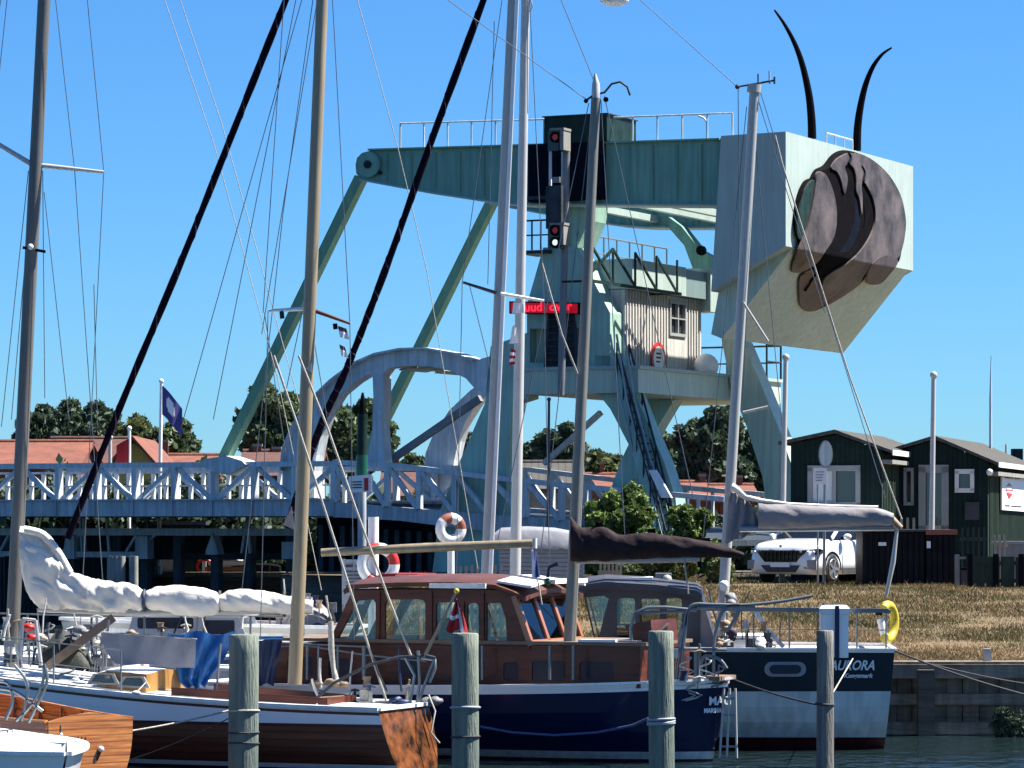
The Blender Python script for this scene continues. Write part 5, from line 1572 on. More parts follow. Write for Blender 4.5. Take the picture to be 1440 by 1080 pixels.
# grey weather cloth and blue tarpaulin
t = thing('weather_cloth', 'grey canvas dodger lashed along the guard rail left of the blue tarpaulin', 'canvas', P(210, 940, 46.4))
rows = []
for j in range(8):
    f = j / 7; yl = 890 + 42 * f; yr = 899 + 41 * f; xl = 143 + 18 * f ** 2.2; xr = 276 - 2 * f
    rows.append([(xl + (xr - xl) * i / 14, yl + (yr - yl) * i / 14 + 2.5 * math.sin(i * .8) * f * (1 - i / 20)) for i in range(15)])
cloth_px(rows, 45.9, lambda s, t_: 'cloth_grey', 'canvas', t, .03)
mb = MB(); mb.tube([P(143, 889, 45.9), P(210, 893, 45.9), P(277, 899, 45.9)], .012, 'rope_light', 6); mb.build('lacing', t)
t = thing('tarpaulin', 'bright blue tarpaulin draped over the boom crutch behind the leftmost pile', 'tarpaulin', P(280, 965, 46.6))
rows = []
for j in range(9):
    f = j / 8; xl = 236 + 20 * f ** 1.5 + (0 if f < .9 else 8); xr = 332 - 44 * f ** 1.1; yt = 893 + 74 * f
    rows.append([(xl + (xr - xl) * i / 12, yt - (3 if j == 0 else 0) + 3 * math.sin(i * .9 + j)) for i in range(13)])
cloth_px(rows, 46.3, lambda s, t_: 'tarp_blue', 'sheet', t, .10)
mb = MB(); mb.tube([P(310, 905, 46.2), P(304, 980, 46.1)], .016, 'rail_metal', 7); mb.build('crutch', t)
t = thing('tarpaulin', 'navy blue tarpaulin hanging just right of the leftmost pile', 'tarpaulin', P(380, 965, 47))
rows = []
for j in range(7):
    f = j / 6; rows.append([(358 + (397 - 12 * f - 358) * i / 8, 899 + 64 * f + 2 * math.sin(i + j)) for i in range(9)])
cloth_px(rows, 46.9, lambda s, t_: 'tarp_navy', 'sheet', t, .06)
mb = MB(); mb.tube([P(355, 898, 46.85), P(398, 897, 46.85)], .02, 'tarp_blue', 6); mb.build('hem', t)
# dark green bundle and old timber (70-130, 885-940)
t = thing('sail_bundle', 'dark green tarpaulin bundle lying on the foredeck at far left', 'bundle', P(95, 938, 46.6))
rr = random.Random(9); mb = MB(); rings = []
for i in range(12):
    f = i / 11; x = 58 + 72 * f; top = 934 - 46 * math.sin(math.pi * min(1, f * .9 + .1)) ** .7; row = []
    for k in range(10):
        an = math.pi * k / 9; row.append(P(x, 938, 46.8) + Vector((0, math.cos(an) * .3, math.sin(an) * (938 - top) / FPX * 46.8 * (1 + rr.uniform(-.08, .08)))))
    rings.append(row)
mb.loft(rings, 'tarp_green', closed=False); mb.build('cover', t)
mb = MB(); mb.bar(P(66, 938, 46.4), P(160, 868, 46.5), .11, .10, 'teak', (0, 1, 0))
tag(mb.build('old_spar'), 'worn reddish wooden spar leaning over the dark green bundle', 'spar')
# white/red bits on the left
lump([(40, 882, 8), (44, 896, 6)], 46.5, 1, 'red_paint', 'lifejacket', 'small red life jacket hanging at the far left rail', 'life jacket', seed=12)
for x, y, s, m_, lb in ((140, 905, 6, 'sail_white', 'white cloth knot beside the grey canvas'), (136, 925, 6, 'clutter_grey', 'grey winch with rope beside the grey canvas'), (56, 895, 6, 'rope_light', 'pale rope tangle above the dark green bundle'), (112, 885, 8, 'clutter_grey', 'grey gear bag behind the old spar'), (185, 890, 6, 'clutter_tan', 'tan rope heap above the grey canvas')):
    lump([(x, y, s), (x + s, y + s * .5, s * .7)], 46.6, 1, m_, 'deck_gear', lb, 'gear', seed=x)
mb = MB()
for x0, y0, x1, y1 in ((32, 870, 28, 940), (50, 872, 58, 936), (23, 905, 30, 940)):
    mb.tube([P(x0, y0, 46.2), P(x1, y1, 46.2)], .025, 'white_metal', 7)
mb.tube([P(32, 870, 46.2), P(50, 872, 46.2)], .02, 'white_metal', 7)
mb.build('pulpit', s1)

# ------------------------------------------------------------------ 2  boat with left mast and white sail
F2 = Frame(420, 48.9, 8)
s2 = thing('sailing_boat', 'sailing boat with white stowed mainsail and dark mast at the far left', 'sailboat', F2.at(-3, 0, 0))
def sh2(t): return .85 + .25 * t * t
H2 = hull(F2, 0, -7.5, 1.9, sh2, [(.08, 'red_boot'), (('s', 0), 'hull_white')], s2, tr=.6, rake_b=.9, cap='white_paint')
deck(F2, H2, 'teak', s2)
coach(F2, H2, .3, .7, .6, .35, 'hull_white', 'white_paint', s2)
mb = MB(); 
for t_ in (.38, .46, .54):
    a0_ = H2['a'](t_); z = sh2(t_); mb.plate([F2.at(a0_ + x, -.61, z + y) for x, y in ((-.2, .08), (.2, .08), (.2, .26), (-.2, .26))], -F2.w * .02, 'glass_navy')
mb.build('window_strip', s2)
_, mt2, mb2 = px_mast(s2, 62, 0, 18, 880, 47.9, .095, .085, 'mast_dark', .2, .9)
mb = MB(); mb.tube([P(48, 233, 47.9), P(0, 204, 47.9), P(-40, 180, 47.9)], [.035, .03, .022], 'white_metal', 8); mb.build('spreader', s2)
mb = MB(); mb.tube([P(52, 232, 47.9), P(146, 242, 47.9)], [.035, .022], 'white_metal', 8); mb.build('spreader', s2)
mb = MB(); mb.tube([P(32, 348, 47.85), P(64, 354, 47.85)], [.02, .02], 'black', 8); mb.ball(P(43, 347, 47.75), .04, 'white_paint'); mb.build('steaming_light', s2)
for a_, b_ in (((76, -20), (105, 240)), ((105, 240), (150, 900)), ((121, -20), (146, 241)), ((146, 241), (112, 900)), ((12, -20), (-6, 150)), ((4, -20), (-14, 100)), ((40, 240), (2, 600)), ((36, 360), (16, 590)), ((60, 240), (63, 560)), ((62, 270), (97, 590)), ((132, 400), (137, 600))):
    wire(s2, P(*a_, 47.9), P(*b_, 48.1))
# boom + stowed sail
mb = MB(); mb.tube([P(55, 856, 47.4), P(200, 862, 47.2), P(440, 858, 47.0)], .05, 'alu', 10); mb.build('boom', s2)
rr = random.Random(21)
def stowed(parent, secs, D0, D1, m, name='mainsail', n=26, wr=.09, depth=.16, seed=3, crumple=.0, dens=7):
    """secs: (x, ytop, ybot) in photo pixels; folded cloth laid along a boom"""
    from mathutils import noise as NZ
    mb = MB(); rings = []
    c = catm([(x, yt, yb) for x, yt, yb in secs], dens); M = len(c)
    rr = random.Random(seed); ph = [rr.uniform(0, 6) for _ in range(6)]
    for i, (x, yt, yb) in enumerate(c):
        D = D0 + (D1 - D0) * i / M; ctr = P(x, (yt + yb) / 2, D); hz = (yb - yt) / 2 / FPX * D; row = []
        for k in range(n):
            an = 2 * math.pi * k / n
            q = 1 + wr * (.6 * math.sin(an * 3 + ph[0] + i * .25) + .4 * math.sin(an * 5 + ph[1] - i * .4))
            p = ctr + Vector((0, math.cos(an) * min(depth, hz * 1.1 + .03) * q, math.sin(an) * hz * (q if math.sin(an) < .9 else 1)))
            if crumple:
                v = Vector((p.x * 3.2 + seed, p.y * 4, p.z * 7 + p.x * 3))
                r1 = 1 - abs(NZ.noise(v)) * 2; r2 = 1 - abs(NZ.noise(v * 2.3)) * 2
                p += Vector((0, -math.copysign(1, -math.cos(an)) * 0, 0)) + Vector((NZ.noise(v + Vector((9, 0, 0))) * .3, -(r1 * .8 + r2 * .35) * (1 if math.cos(an) < .2 else -.3), (r1 * .5 + r2 * .3) * math.sin(an))) * crumple
            row.append(p)
        rings.append(row)
    mb.loft(rings, m); return mb.build(name, parent)
stowed(s2, [(30, 742, 792), (44, 745, 838), (62, 760, 850), (80, 778, 852), (96, 805, 853), (120, 815, 854), (140, 818, 855), (160, 823, 856), (180, 824, 856), (198, 832, 854), (203, 838, 850)], 47.4, 47.2, 'sail_white', seed=4, wr=.10, crumple=.075)
stowed(s2, [(203, 836, 850), (215, 828, 857), (245, 824, 862), (275, 826, 866), (300, 832, 864), (309, 838, 858)], 47.2, 47.1, 'sail_white', seed=5, wr=.05, crumple=.028)
stowed(s2, [(309, 838, 856), (325, 831, 858), (350, 830, 858), (380, 834, 860), (400, 838, 862), (420, 842, 861), (440, 846, 860)], 47.1, 47.0, 'sail_white', seed=6, wr=.06, crumple=.03)
mb = MB()
for x, y0, y1 in ((203, 830, 858), (309, 832, 862), (400, 832, 866)):
    m_ = MB(); c = P(x, (y0 + y1) / 2, 47.15); m_.torus(c, (1, 0, 0), (y1 - y0) / 2 / FPX * 47.15, .02, 'tarp_navy' if x < 250 else 'tarp_green', 20, 6); m_.build('sail_tie', s2)
# folded head of the sail: ridges
for k, pl in enumerate(([(34, 745), (60, 752), (80, 775), (98, 806)], [(36, 770), (62, 778), (84, 800), (112, 822)], [(38, 792), (60, 800), (84, 820), (110, 836)], [(45, 815), (80, 830), (110, 842)])):
    m_ = MB(); m_.tube([P(x, y, 47.22) for x, y in [tuple(c[:2]) for c in catm([(*p, 0) for p in pl], 4)]], .055, 'sail_white', 8); m_.build('sail_fold', s2)
stanchion_rail(F2, s2, [F2.at(H2['a'](.05), -.75, sh2(.05)), F2.at(H2['a'](.5), -.92, sh2(.5)), F2.at(H2['a'](.85), -.6, sh2(.85))], .6, every=1.0)

# ------------------------------------------------------------------ 3  blue motor sailer
F3 = Frame(1004, 46.2, 24)
s3 = thing('motor_sailer', 'dark blue wooden motor boat with varnished mahogany wheelhouse and white rubbing strake', 'motor boat', F3.at(-4, 0, 0))
def sh3(t): return .90 + .17 * t ** 2 + .02 * (1 - t)
H3 = hull(F3, -7.2, .22, 2.5, sh3, [(.03, 'red_boot'), (.13, 'hull_grey'), (('s', .10), 'hull_navy'), (('s', .0), 'hull_white')], s3, tr=.7, rake_b=.32, rake_s=.1, cap='hull_white', capw=.03, pmid=.5, pexp=4.2)
deck(F3, H3, 'teak', s3, drop=.05)
# bow lettering (partly readable)
def hull_text(body, fr, px, py, H, size, m, parent, side=-1, wide=1, bold=.004, xoff=0):
    """lettering standing just proud of the hull side"""
    best = None
    for k in range(400):
        t = k / 399
        for z in (H['sheer'](t) * .5,):
            p = H['ptx'](t, z, -1); z2 = CAM_H - (py - HOR) / FPX * p.y; p = H['ptx'](t, z2, -1)
            e = abs(p.x / p.y * FPX + 720 - px)
            if best is None or e < best[0]: best = (e, t, z2)
    _, t, z = best
    p0 = H['ptx'](t, z, -1); p1 = H['ptx'](min(1, t + .04), z, -1)
    d = (p1 - p0); d.z = 0; d.normalize()
    if d.dot(fr.u) < 0: d = -d
    nrm = Vector((d.y, -d.x, 0)); org = p0
    return text(body, org + nrm * .035, d, size, m, parent, bold=bold, wide=wide)
hull_text('MAG', F3, 996, 991, H3, .15, 'sign_white', s3)
hull_text('SVENDBORG', F3, 992, 1002, H3, .065, 'sign_white', s3, wide=.8) if False else hull_text('MARINA', F3, 988, 1002, H3, .08, 'sign_white', s3, wide=.85)
# trunk cabin and wheelhouse
VN = -.88
def az3(l): return [F3.az(x, y, VN) for x, y in l]
trunk = az3([(388, 906), (466, 905), (900, 909), (900, 968), (385, 963)])
wins = [rrect(404, 924, 440, 952, 4), rrect(462, 926, 492, 954, 4), rrect(560, 925, 590, 952, 4), rrect(708, 931, 729, 957, 4), rrect(748, 929, 795, 958, 4), rrect(815, 930, 863, 958, 4)]
mb = MB()
hz = [[F3.at(*(lambda q: (q[0], VN, q[1]))(F3.az(x, y, VN))) for x, y in w_] for w_ in wins]
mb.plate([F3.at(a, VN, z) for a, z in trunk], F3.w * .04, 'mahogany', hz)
mb.plate([F3.at(a, -VN, z) for a, z in trunk], -F3.w * .04, 'mahogany')
e = trunk[2][0]; s_ = trunk[0][0]
F3.abox(mb, e - .04, e, VN + .041, -VN - .041, trunk[3][1], trunk[2][1], 'mahogany'); F3.abox(mb, s_, s_ + .04, VN + .041, -VN - .041, trunk[4][1], trunk[0][1], 'mahogany')
tk = mb.build('cabin_trunk', s3)
for w_ in wins:
    mb = MB(); F3.plate(mb, [(x, y) for x, y in w_], VN + .015, VN + .025, 'glass_navy'); mb.build('window', tk)
mb = MB(); zt_ = trunk[2][1]
F3.abox(mb, s_ - .05, e + .03, VN - .04, -VN + .04, zt_ + .002, zt_ + .045, 'teak'); 
mb.build('trunk_roof', s3)
mb = MB(); a0_, a1_ = F3.a(815, VN), F3.a(864, VN); F3.abox(mb, a0_, a1_, VN - .05, VN + .1, zt_ + .048, zt_ + .08, 'white_paint'); mb.build('handrail', s3)
# wheelhouse walls
W_out = [(464, 905), (498, 830), (600, 829), (700, 830), (722, 838), (746, 908)]
W_h = [[(474, 900), (502, 845), (525, 843), (528, 848), (528, 898), (524, 902)], rrect(541, 843, 598, 904, 7), rrect(613, 847, 645, 906, 5), rrect(657, 848, 673, 906, 5), [(686, 848), (704, 848), (711, 870), (713, 902), (709, 906), (686, 906), (684, 902), (684, 852)]]
wo = az3(W_out); wh = [az3(h) for h in W_h]
mb = MB(); mb.plate([F3.at(a, VN, z) for a, z in wo], F3.w * .045, 'mahogany', [[F3.at(a, VN, z) for a, z in h] for h in wh])
mb.plate([F3.at(a, -VN, z) for a, z in wo], -F3.w * .045, 'mahogany', [[F3.at(a, -VN, z) for a, z in h] for h in wh])
# posts/trim
for x0, y0, x1, y1 in ((533, 832, 532, 905), (606, 832, 606, 905), (679, 834, 679, 905), (651, 846, 651, 906)):
    mb.bar(F3.pt(x0, y0, VN - .012), F3.pt(x1, y1, VN - .012), .035, .02, 'mahogany', F3.w)
mb.bar(F3.pt(466, 908, VN - .015), F3.pt(745, 911, VN - .015), .03, .03, 'mahogany', F3.w)
wl = mb.build('wheelhouse_wall', s3)
for i, h in enumerate(W_h):
    for vv in (VN + .02, -VN - .03):
        mb = MB(); hh_ = az3(h); mb.plate([F3.at(a, vv, z) for a, z in hh_], F3.w * .008, 'glass_clear'); mb.build('window', wl)
# windscreen: raked frame facing right
tl = wo[4]; bl = wo[5]
def ws(f, v): return F3.at(bl[0] + (tl[0] - bl[0]) * f, v, bl[1] + (tl[1] - bl[1]) * f)
mb = MB()
dvec = (ws(1, 0) - ws(0, 0)).normalized(); nrm = dvec.cross(F3.w).normalized()
if nrm.dot(F3.u) < 0: nrm = -nrm
for v_ in (VN + .03, -.29, .29, -VN - .03):
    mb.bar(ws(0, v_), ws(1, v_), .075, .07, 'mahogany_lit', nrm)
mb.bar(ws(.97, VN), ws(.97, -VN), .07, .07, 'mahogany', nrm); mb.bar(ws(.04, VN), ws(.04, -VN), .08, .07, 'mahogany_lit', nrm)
wsf = mb.build('windscreen', s3)
for v0, v1 in ((VN + .07, -.33), (-.25, .25), (.33, -VN - .07)):
    mb = MB(); mb.plate([ws(.08, v0), ws(.08, v1), ws(.93, v1), ws(.93, v0)], nrm * .008, 'glass_clear'); mb.build('pane', wsf)
# rear (left) raked wall
tl2 = wo[1]; bl2 = wo[0]
def wr_(f, v): return F3.at(bl2[0] + (tl2[0] - bl2[0]) * f, v, bl2[1] + (tl2[1] - bl2[1]) * f)
mb = MB()
for v_ in (VN + .05, -.3, .3, -VN - .05): mb.bar(wr_(0, v_), wr_(1, v_), .07, .06, 'mahogany', F3.u)
mb.bar(wr_(.04, VN + .05), wr_(.04, -VN - .05), .08, .06, 'mahogany', F3.u); mb.bar(wr_(.97, VN + .05), wr_(.97, -VN - .05), .07, .06, 'mahogany', F3.u)
mb.build('rear_wall', s3)
# roof: slightly cambered slab with overhang and white handrail
az_r = [F3.az(x, y, VN) for x, y in ((488, 830), (496, 822), (560, 819), (640, 818), (700, 822), (728, 832), (742, 840))]
mb = MB(); rings = []
for a, z in az_r:
    row = []
    for k in range(9):
        f = -1 + 2 * k / 8; row.append(F3.at(a, f * 1.0, z + .10 * (1 - f * f)))
    for k in range(9):
        f = 1 - 2 * k / 8; row.append(F3.at(a, f * .96, z + .10 * (1 - f * f) - .055))
    rings.append(row)
mb.loft(rings, 'roof_brown', smooth=False); rf = mb.build('wheelhouse_roof', s3)
mb = MB(); a0_, a1_ = F3.a(606, VN - .1), F3.a(685, VN - .1); z = F3.z(823, a0_, VN)
F3.abox(mb, a0_, a1_, VN - .155, VN - .123, z - .035, z + .03, 'white_paint'); mb.build('handrail', rf)
mb = MB(); a0_, a1_ = F3.a(505, VN), F3.a(560, VN)
F3.abox(mb, a0_, a1_, -.3, .3, F3.z(812, a0_, 0) , F3.z(808, a0_, 0) + .02, 'red_paint'); 
F3.abox(mb, F3.a(572, 0), F3.a(640, 0), -.35, .45, F3.z(812, a0_, 0), F3.z(808, a0_, 0), 'white_paint'); mb.build('roof_hatch', rf)
mb = MB()
rw = [F3.az(x, y, VN) for x, y in ((726, 829), (740, 835))]
for v0, v1 in ((-.2, .28), (.5, .9)):
    F3.abox(mb, rw[0][0] - .06, rw[1][0] + .12, v0, v1, rw[0][1] + .065, rw[0][1] + .12, 'white_paint')
mb.build('lit_roof_trim', rf)  # white blocks stand for sunlight on the front of the roof
mb = MB(); zr3 = rw[0][1]
for v0, v1 in ((-.93, -.45), (-.2, .28), (.45, .93)):
    mb.plate([F3.at(rw[0][0] - .25, v0, zr3 + .075 + .08 * (1 - v0 * v0)), F3.at(rw[0][0] + .22, v0, zr3 + .01 + .08 * (1 - v0 * v0)), F3.at(rw[0][0] + .22, v1, zr3 + .01 + .08 * (1 - v1 * v1)), F3.at(rw[0][0] - .25, v1, zr3 + .075 + .08 * (1 - v1 * v1))], (0, 0, .03), 'white_paint')
mb.build('lit_roof_panel', rf)  # white slabs put the sunlit front edge into the roof colour
# visor over windscreen, wheel and gear inside
mb = MB(); F3.abox(mb, wo[4][0] - .02, wo[4][0] + .16, VN + .02, -VN - .02, wo[4][1] - .012, wo[4][1] + .015, 'mahogany'); mb.build('visor', s3)
mb = MB(); a_ = bl[0] - .35
F3.abox(mb, a_ - .12, a_ + .25, -.55, .55, bl[1] - .05, bl[1] + .12, 'black'); F3.abox(mb, a_ - .05, a_ + .1, -.25, .2, bl[1] + .12, bl[1] + .33, 'black'); mb.build('dashboard', s3)
mb = MB(); c = F3.at(a_ - .18, .0, bl[1] + .12); mb.torus(c, F3.u, .22, .018, 'mahogany_lit', 20, 6)
for k in range(3):
    d = F3.w * math.cos(k * 2.094 + .5) + Vector((0, 0, math.sin(k * 2.094 + .5))); mb.tube([c, c + d * .22], .012, 'grey_metal', 5)
mb.build('steering_wheel', s3)
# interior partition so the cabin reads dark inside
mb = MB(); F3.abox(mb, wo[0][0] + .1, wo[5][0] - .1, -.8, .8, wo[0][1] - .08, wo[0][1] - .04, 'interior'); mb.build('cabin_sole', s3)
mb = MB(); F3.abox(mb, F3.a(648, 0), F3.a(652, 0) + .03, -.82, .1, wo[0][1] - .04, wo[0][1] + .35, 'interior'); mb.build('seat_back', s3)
# navy box and panels on the foredeck
mb = MB(); a0_, a1_ = F3.a(866, -.7), F3.a(894, -.7); F3.abox(mb, a0_, a1_, -.72, .3, F3.z(966, a0_, -.7), F3.z(906, a0_, -.7), 'hull_navy')
F3.abox(mb, a0_ - .3, a1_ + .02, -.74, .32, F3.z(905, a0_, -.7), F3.z(905, a0_, -.7) + .04, 'grey_paint'); mb.build('deck_box', s3)
mb = MB(); F3.plate(mb, [(878, 880), (915, 872), (918, 905), (914, 965), (895, 968), (894, 905)], -.5, .4, 'mahogany'); mb.build('fore_hatch', s3)
mb = MB(); mb.tube([F3.pt(897, 905, -.76), F3.pt(899, 940, -.76), F3.pt(902, 962, -.76)], .02, 'skin_orange', 7); mb.build('grab_post', s3)
# side stanchions
mb = MB()
for px in (475, 432, 448, 512, 678, 773, 806):
    m_ = MB(); w2 = .018 if px != 512 else .03
    m_.tube([F3.pt(px, 956, -1.12), F3.pt(px, 908, -1.12)], w2, 'rail_metal', 7); m_.build('stanchion', s3)
mb = MB(); mb.tube([F3.pt(360, 910, -1.12), F3.pt(432, 908, -1.12), F3.pt(512, 921, -1.12), F3.pt(600, 930, -1.12)], .014, 'rail_metal', 6)
mb.tube([F3.pt(395, 904, -1.12), F3.pt(520, 910, -1.12)], .014, 'rail_metal', 6); mb.build('lifeline', s3)
# pulpit at the bow (895-1025, 855-965)
mb = MB()
D_ = 46.0
for pl in ([(893, 960), (893, 862), (980, 858)], [(953, 965), (960, 920), (966, 858)], [(962, 880), (972, 852), (1000, 850), (1062, 852)], [(950, 958), (958, 900), (966, 870)], [(1004, 960), (1004, 905), (1012, 868), (1024, 852), (1040, 850)], [(1022, 888), (1032, 872), (1040, 852)], [(893, 862), (962, 860)], [(948, 912), (1022, 914)], [(978, 965), (978, 914)], [(986, 960), (988, 925), (1010, 926), (1022, 940)], [(980, 855), (1080, 848), (1142, 838)]):
    m_ = MB(); m_.tube([P(x, y, D_) for x, y in [tuple(c[:2]) for c in catm([(*p, 0) for p in pl], 4)]], .022, 'rail_metal', 7); m_.build('pulpit_rail', s3)
mb = MB(); F3.abox(mb, F3.a(985, -.2), F3.a(1016, -.2), -.3, .3, sh3(.98), sh3(.98) + .05, 'teak'); mb.build('bow_plank', s3)
# boarding ladder hanging at the bow, top 1016-1034, 962 -> 1068
t = thing('boarding_ladder', 'white-grey boarding ladder hanging at the right end of the dark blue hull', 'ladder', P(1028, 1066, 46))
mb = MB()
for x0, x1 in ((1018, 1008), (1026, 1018), (1034, 1032)):
    mb.tube([P(x0, 968, 46.05), P(x1 + 4, 1066, 46.05)], .016, 'white_metal', 7)
mb.build('rail', t)
for y in (982, 1005, 1028, 1050, 1064):
    m_ = MB(); m_.tube([P(1012 if y > 1040 else 1018, y, 46.05), P(1034, y, 46.05)], .016, 'grey_metal', 6); m_.build('rung', t)
# mast of the motor sailer
_, mt3, mb3 = px_mast(s3, 838, 138, 803, 862, 46.3, .082, .062, 'mast_grey', 0, .98)
mb = MB(); mb.tube([P(838, 140, 46.3), P(838, 118, 46.3), P(837, 104, 46.3)], [.06, .05, .015], 'white_metal', 8)
mb.tube([P(823, 142, 46.3), P(836, 133, 46.3), P(850, 130, 46.3), P(860, 118, 46.3), P(872, 115, 46.3), P(882, 122, 46.3), P(886, 134, 46.3)], .016, 'dark_steel', 6)
mb.ball(P(824, 142, 46.3), .03, 'black'); mb.ball(P(852, 140, 46.3), .035, 'black'); mb.build('masthead_fitting', s3)
for a_, b_ in (((825, 140), (630, 0)), ((838, 120), (785, -10)), ((845, 140), (880, 780)), ((828, 145), (700, 760)), ((840, 160), (808, 560)), ((850, 135), (975, 700)), ((832, 160), (760, 780))):
    wire(s3, P(*a_, 46.3), P(*b_, 46.5))
m_ = MB(); m_.tube([P(762, 370, 46.1), P(790, 470, 46.1), P(812, 525, 46.2)], .014, 'rope_light', 6); m_.build('halyard', s3)
# boom and brown cover
mb = MB(); mb.tube([P(808, 788, 46.1), P(880, 788, 46.0), P(985, 786, 45.8)], .045, 'alu', 10); mb.build('boom', s3)
cv = stowed(s3, [(802, 727, 788), (808, 733, 789), (820, 743, 789), (845, 741, 788), (870, 751, 787), (890, 752, 786), (915, 750, 784), (940, 754, 783), (965, 757, 783), (1000, 763, 783), (1025, 771, 783), (1046, 779, 783)], 46.1, 45.7, 'cover_brown', 'sail_cover', wr=.035, depth=.13, seed=8, crumple=.02)
mb = MB()
for x, y in ((842, 740), (916, 749), (993, 762)): 
    m_ = MB(); c = P(x, y, 46.0); m_.box(c, ((.05, 0, 0), (0, .05, 0), (0, 0, .05)), 'black'); m_.build('cover_clip', s3)
m_ = MB(); m_.tube([P(957, 758, 45.8), P(962, 785, 45.8), P(968, 835, 45.9)], .012, 'rope_light', 6); m_.build('mainsheet', s3)
m_ = MB(); m_.tube([P(983, 784, 45.8), P(984, 798, 45.8)], .03, 'black', 8); m_.build('block', s3)
# blue rope along the hull
mb = MB(); mb.tube([P(x, y, D) for x, y, D in ((676, 1022, 46.1), (720, 1030, 46.0), (780, 1034, 45.8), (840, 1030, 45.6), (890, 1020, 45.3), (912, 1010, 44.6))], .018, 'rope_blue', 6)
tag(mb.build('mooring_rope'), 'blue rope sagging along the dark blue hull', 'rope')
# horn, lights on wheelhouse roof
mb = MB(); mb.tube([P(770, 812, 46.4), P(772, 798, 46.4), P(784, 792, 46.4)], [.02, .02, .035], 'dark_steel', 8); mb.ball(P(770, 818, 46.4), .05, 'green_lamp'); mb.build('roof_horn', s3)

# ------------------------------------------------------------------ 4  grey-cabin yacht (light hull, dark topsides, silver mast)
F4 = Frame(1240, 49.6, 3)
s4 = thing('motor_sailer', 'grey yacht with dark upper band, grey wheelhouse and silver mast, moored against the quay', 'motor boat', F4.at(-4, 0, 0))
def sh4(t): return 1.36 + .06 * t
H4 = hull(F4, .12, -9.2, 2.7, sh4, [(.13, 'red_boot'), (.16, 'maroon'), (.80, 'hull_grey'), (('s', .035), 'hull_dark'), (('s', 0), 'hull_white')], s4, tr=.80, rake_b=.8, rake_s=.16, cap='hull_white', capw=.025, full=4.5)
deck(F4, H4, 'plaster_white', s4, drop=.04)
def h4side(px): return -(1.35 * .9) - .02
def onhull4(px, py):
    a, z = F4.az(px, py, -1.15); t_ = max(0, min(1, (0.12 - a) / 9.32)); v = -H4['prof'](t_, z); a, z = F4.az(px, py, v); return a, v, z
a_, v_, z_ = onhull4(1176, 942)
# hull tangent near the stern for lettering
p0 = H4['ptx'](.08, z_, -1); p1 = H4['ptx'](.02, z_, -1); d4 = (p1 - p0); d4.z = 0; d4.normalize(); n4 = Vector((d4.y, -d4.x, 0))
text('AURORA', F4.at(a_, v_, z_) + n4 * .02 - d4 * .10, d4, .185, 'sign_white', s4, bold=.004, wide=.82, shear=.35)
a_, v_, z_ = onhull4(1186, 953)
text('Marstal', F4.at(a_, v_, z_) + n4 * .02 - d4 * .06, d4, .115, 'sign_white', s4, bold=.002, shear=.3) if False else text('Kongsmark', F4.at(a_, v_, z_) + n4 * .02, d4, .085, 'sign_white', s4, bold=.002, shear=.3)
a_, v_, z_ = onhull4(1104, 941)
mb = MB()
def stad(hw, hh, off, m):
    pts = []
    for i in range(9): an = R(-90 + 180 * i / 8); pts.append((hw - hh + hh * math.cos(an), hh * math.sin(an)))
    for i in range(9): an = R(90 + 180 * i / 8); pts.append((-hw + hh + hh * math.cos(an), hh * math.sin(an)))
    p0 = H4['ptx'](.18, z_, -1); p1 = H4['ptx'](.12, z_, -1); d = (p1 - p0); d.z = 0; d.normalize(); n_ = Vector((d.y, -d.x, 0))
    mb.plate([F4.at(a_, v_, z_) + d * x + Vector((0, 0, y)) + n_ * off for x, y in pts], n_ * .03, m)
stad(.285, .10, .0, 'frame_grey'); stad(.215, .06, .02, 'glass_navy'); mb.build('porthole', s4)
# wheelhouse
V4 = -.85
def az4(l): return [F4.az(x, y, V4) for x, y in l]
wo4 = az4([(838, 910), (818, 826), (840, 820), (982, 832), (985, 838), (985, 910)])
wh4 = [az4(h) for h in ([(824, 840), (850, 838), (856, 842), (848, 872), (842, 898), (838, 900)], rrect(868, 841, 893, 899, 5), rrect(900, 842, 928, 899, 5), rrect(936, 841, 959, 899, 5))]
mb = MB()
for vv, sg_ in ((-V4, -1), (V4, 1)):
    mb = MB()
    mb.plate([F4.at(a, vv, z) for a, z in wo4], F4.w * .04 * sg_, 'dark_grey_paint', [[F4.at(a, vv, z) for a, z in h] for h in wh4])
    wl4 = mb.build('wheelhouse_wall', s4)
for h in wh4:
    for vv in (V4 + .02, -V4 - .03):
        mb = MB(); mb.plate([F4.at(a, vv, z) for a, z in h], F4.w * .008, 'glass_clear'); mb.build('window', wl4)
mb = MB(); rings = []
for a, z in [F4.az(x, y, V4) for x, y in ((812, 830), (820, 822), (850, 818), (920, 822), (980, 830), (986, 834))]:
    rings.append([F4.at(a, (-1 + 2 * k / 8) * .95, z + .09 * (1 - (-1 + 2 * k / 8) ** 2)) for k in range(9)] + [F4.at(a, (1 - 2 * k / 8) * .95, z + .09 * (1 - (1 - 2 * k / 8) ** 2) - .09) for k in range(9)])
mb.loft(rings, 'dark_grey_paint', smooth=False); rf4 = mb.build('wheelhouse_roof', s4)
mb = MB(); a0_, a1_ = F4.a(868, 0), F4.a(918, 0); F4.abox(mb, a0_, a1_, -.5, .3, F4.z(818, a0_, 0), F4.z(811, a0_, 0), 'white_paint'); mb.build('roof_hatch', rf4)
mb = MB(); a0_ = F4.a(922, 0); F4.abox(mb, a0_, a0_ + .22, -.2, .2, F4.z(822, a0_, 0), F4.z(806, a0_, 0), 'grey_paint'); mb.ball(F4.pt(938, 815, -.2), .07, 'alu'); mb.build('search_light', rf4)
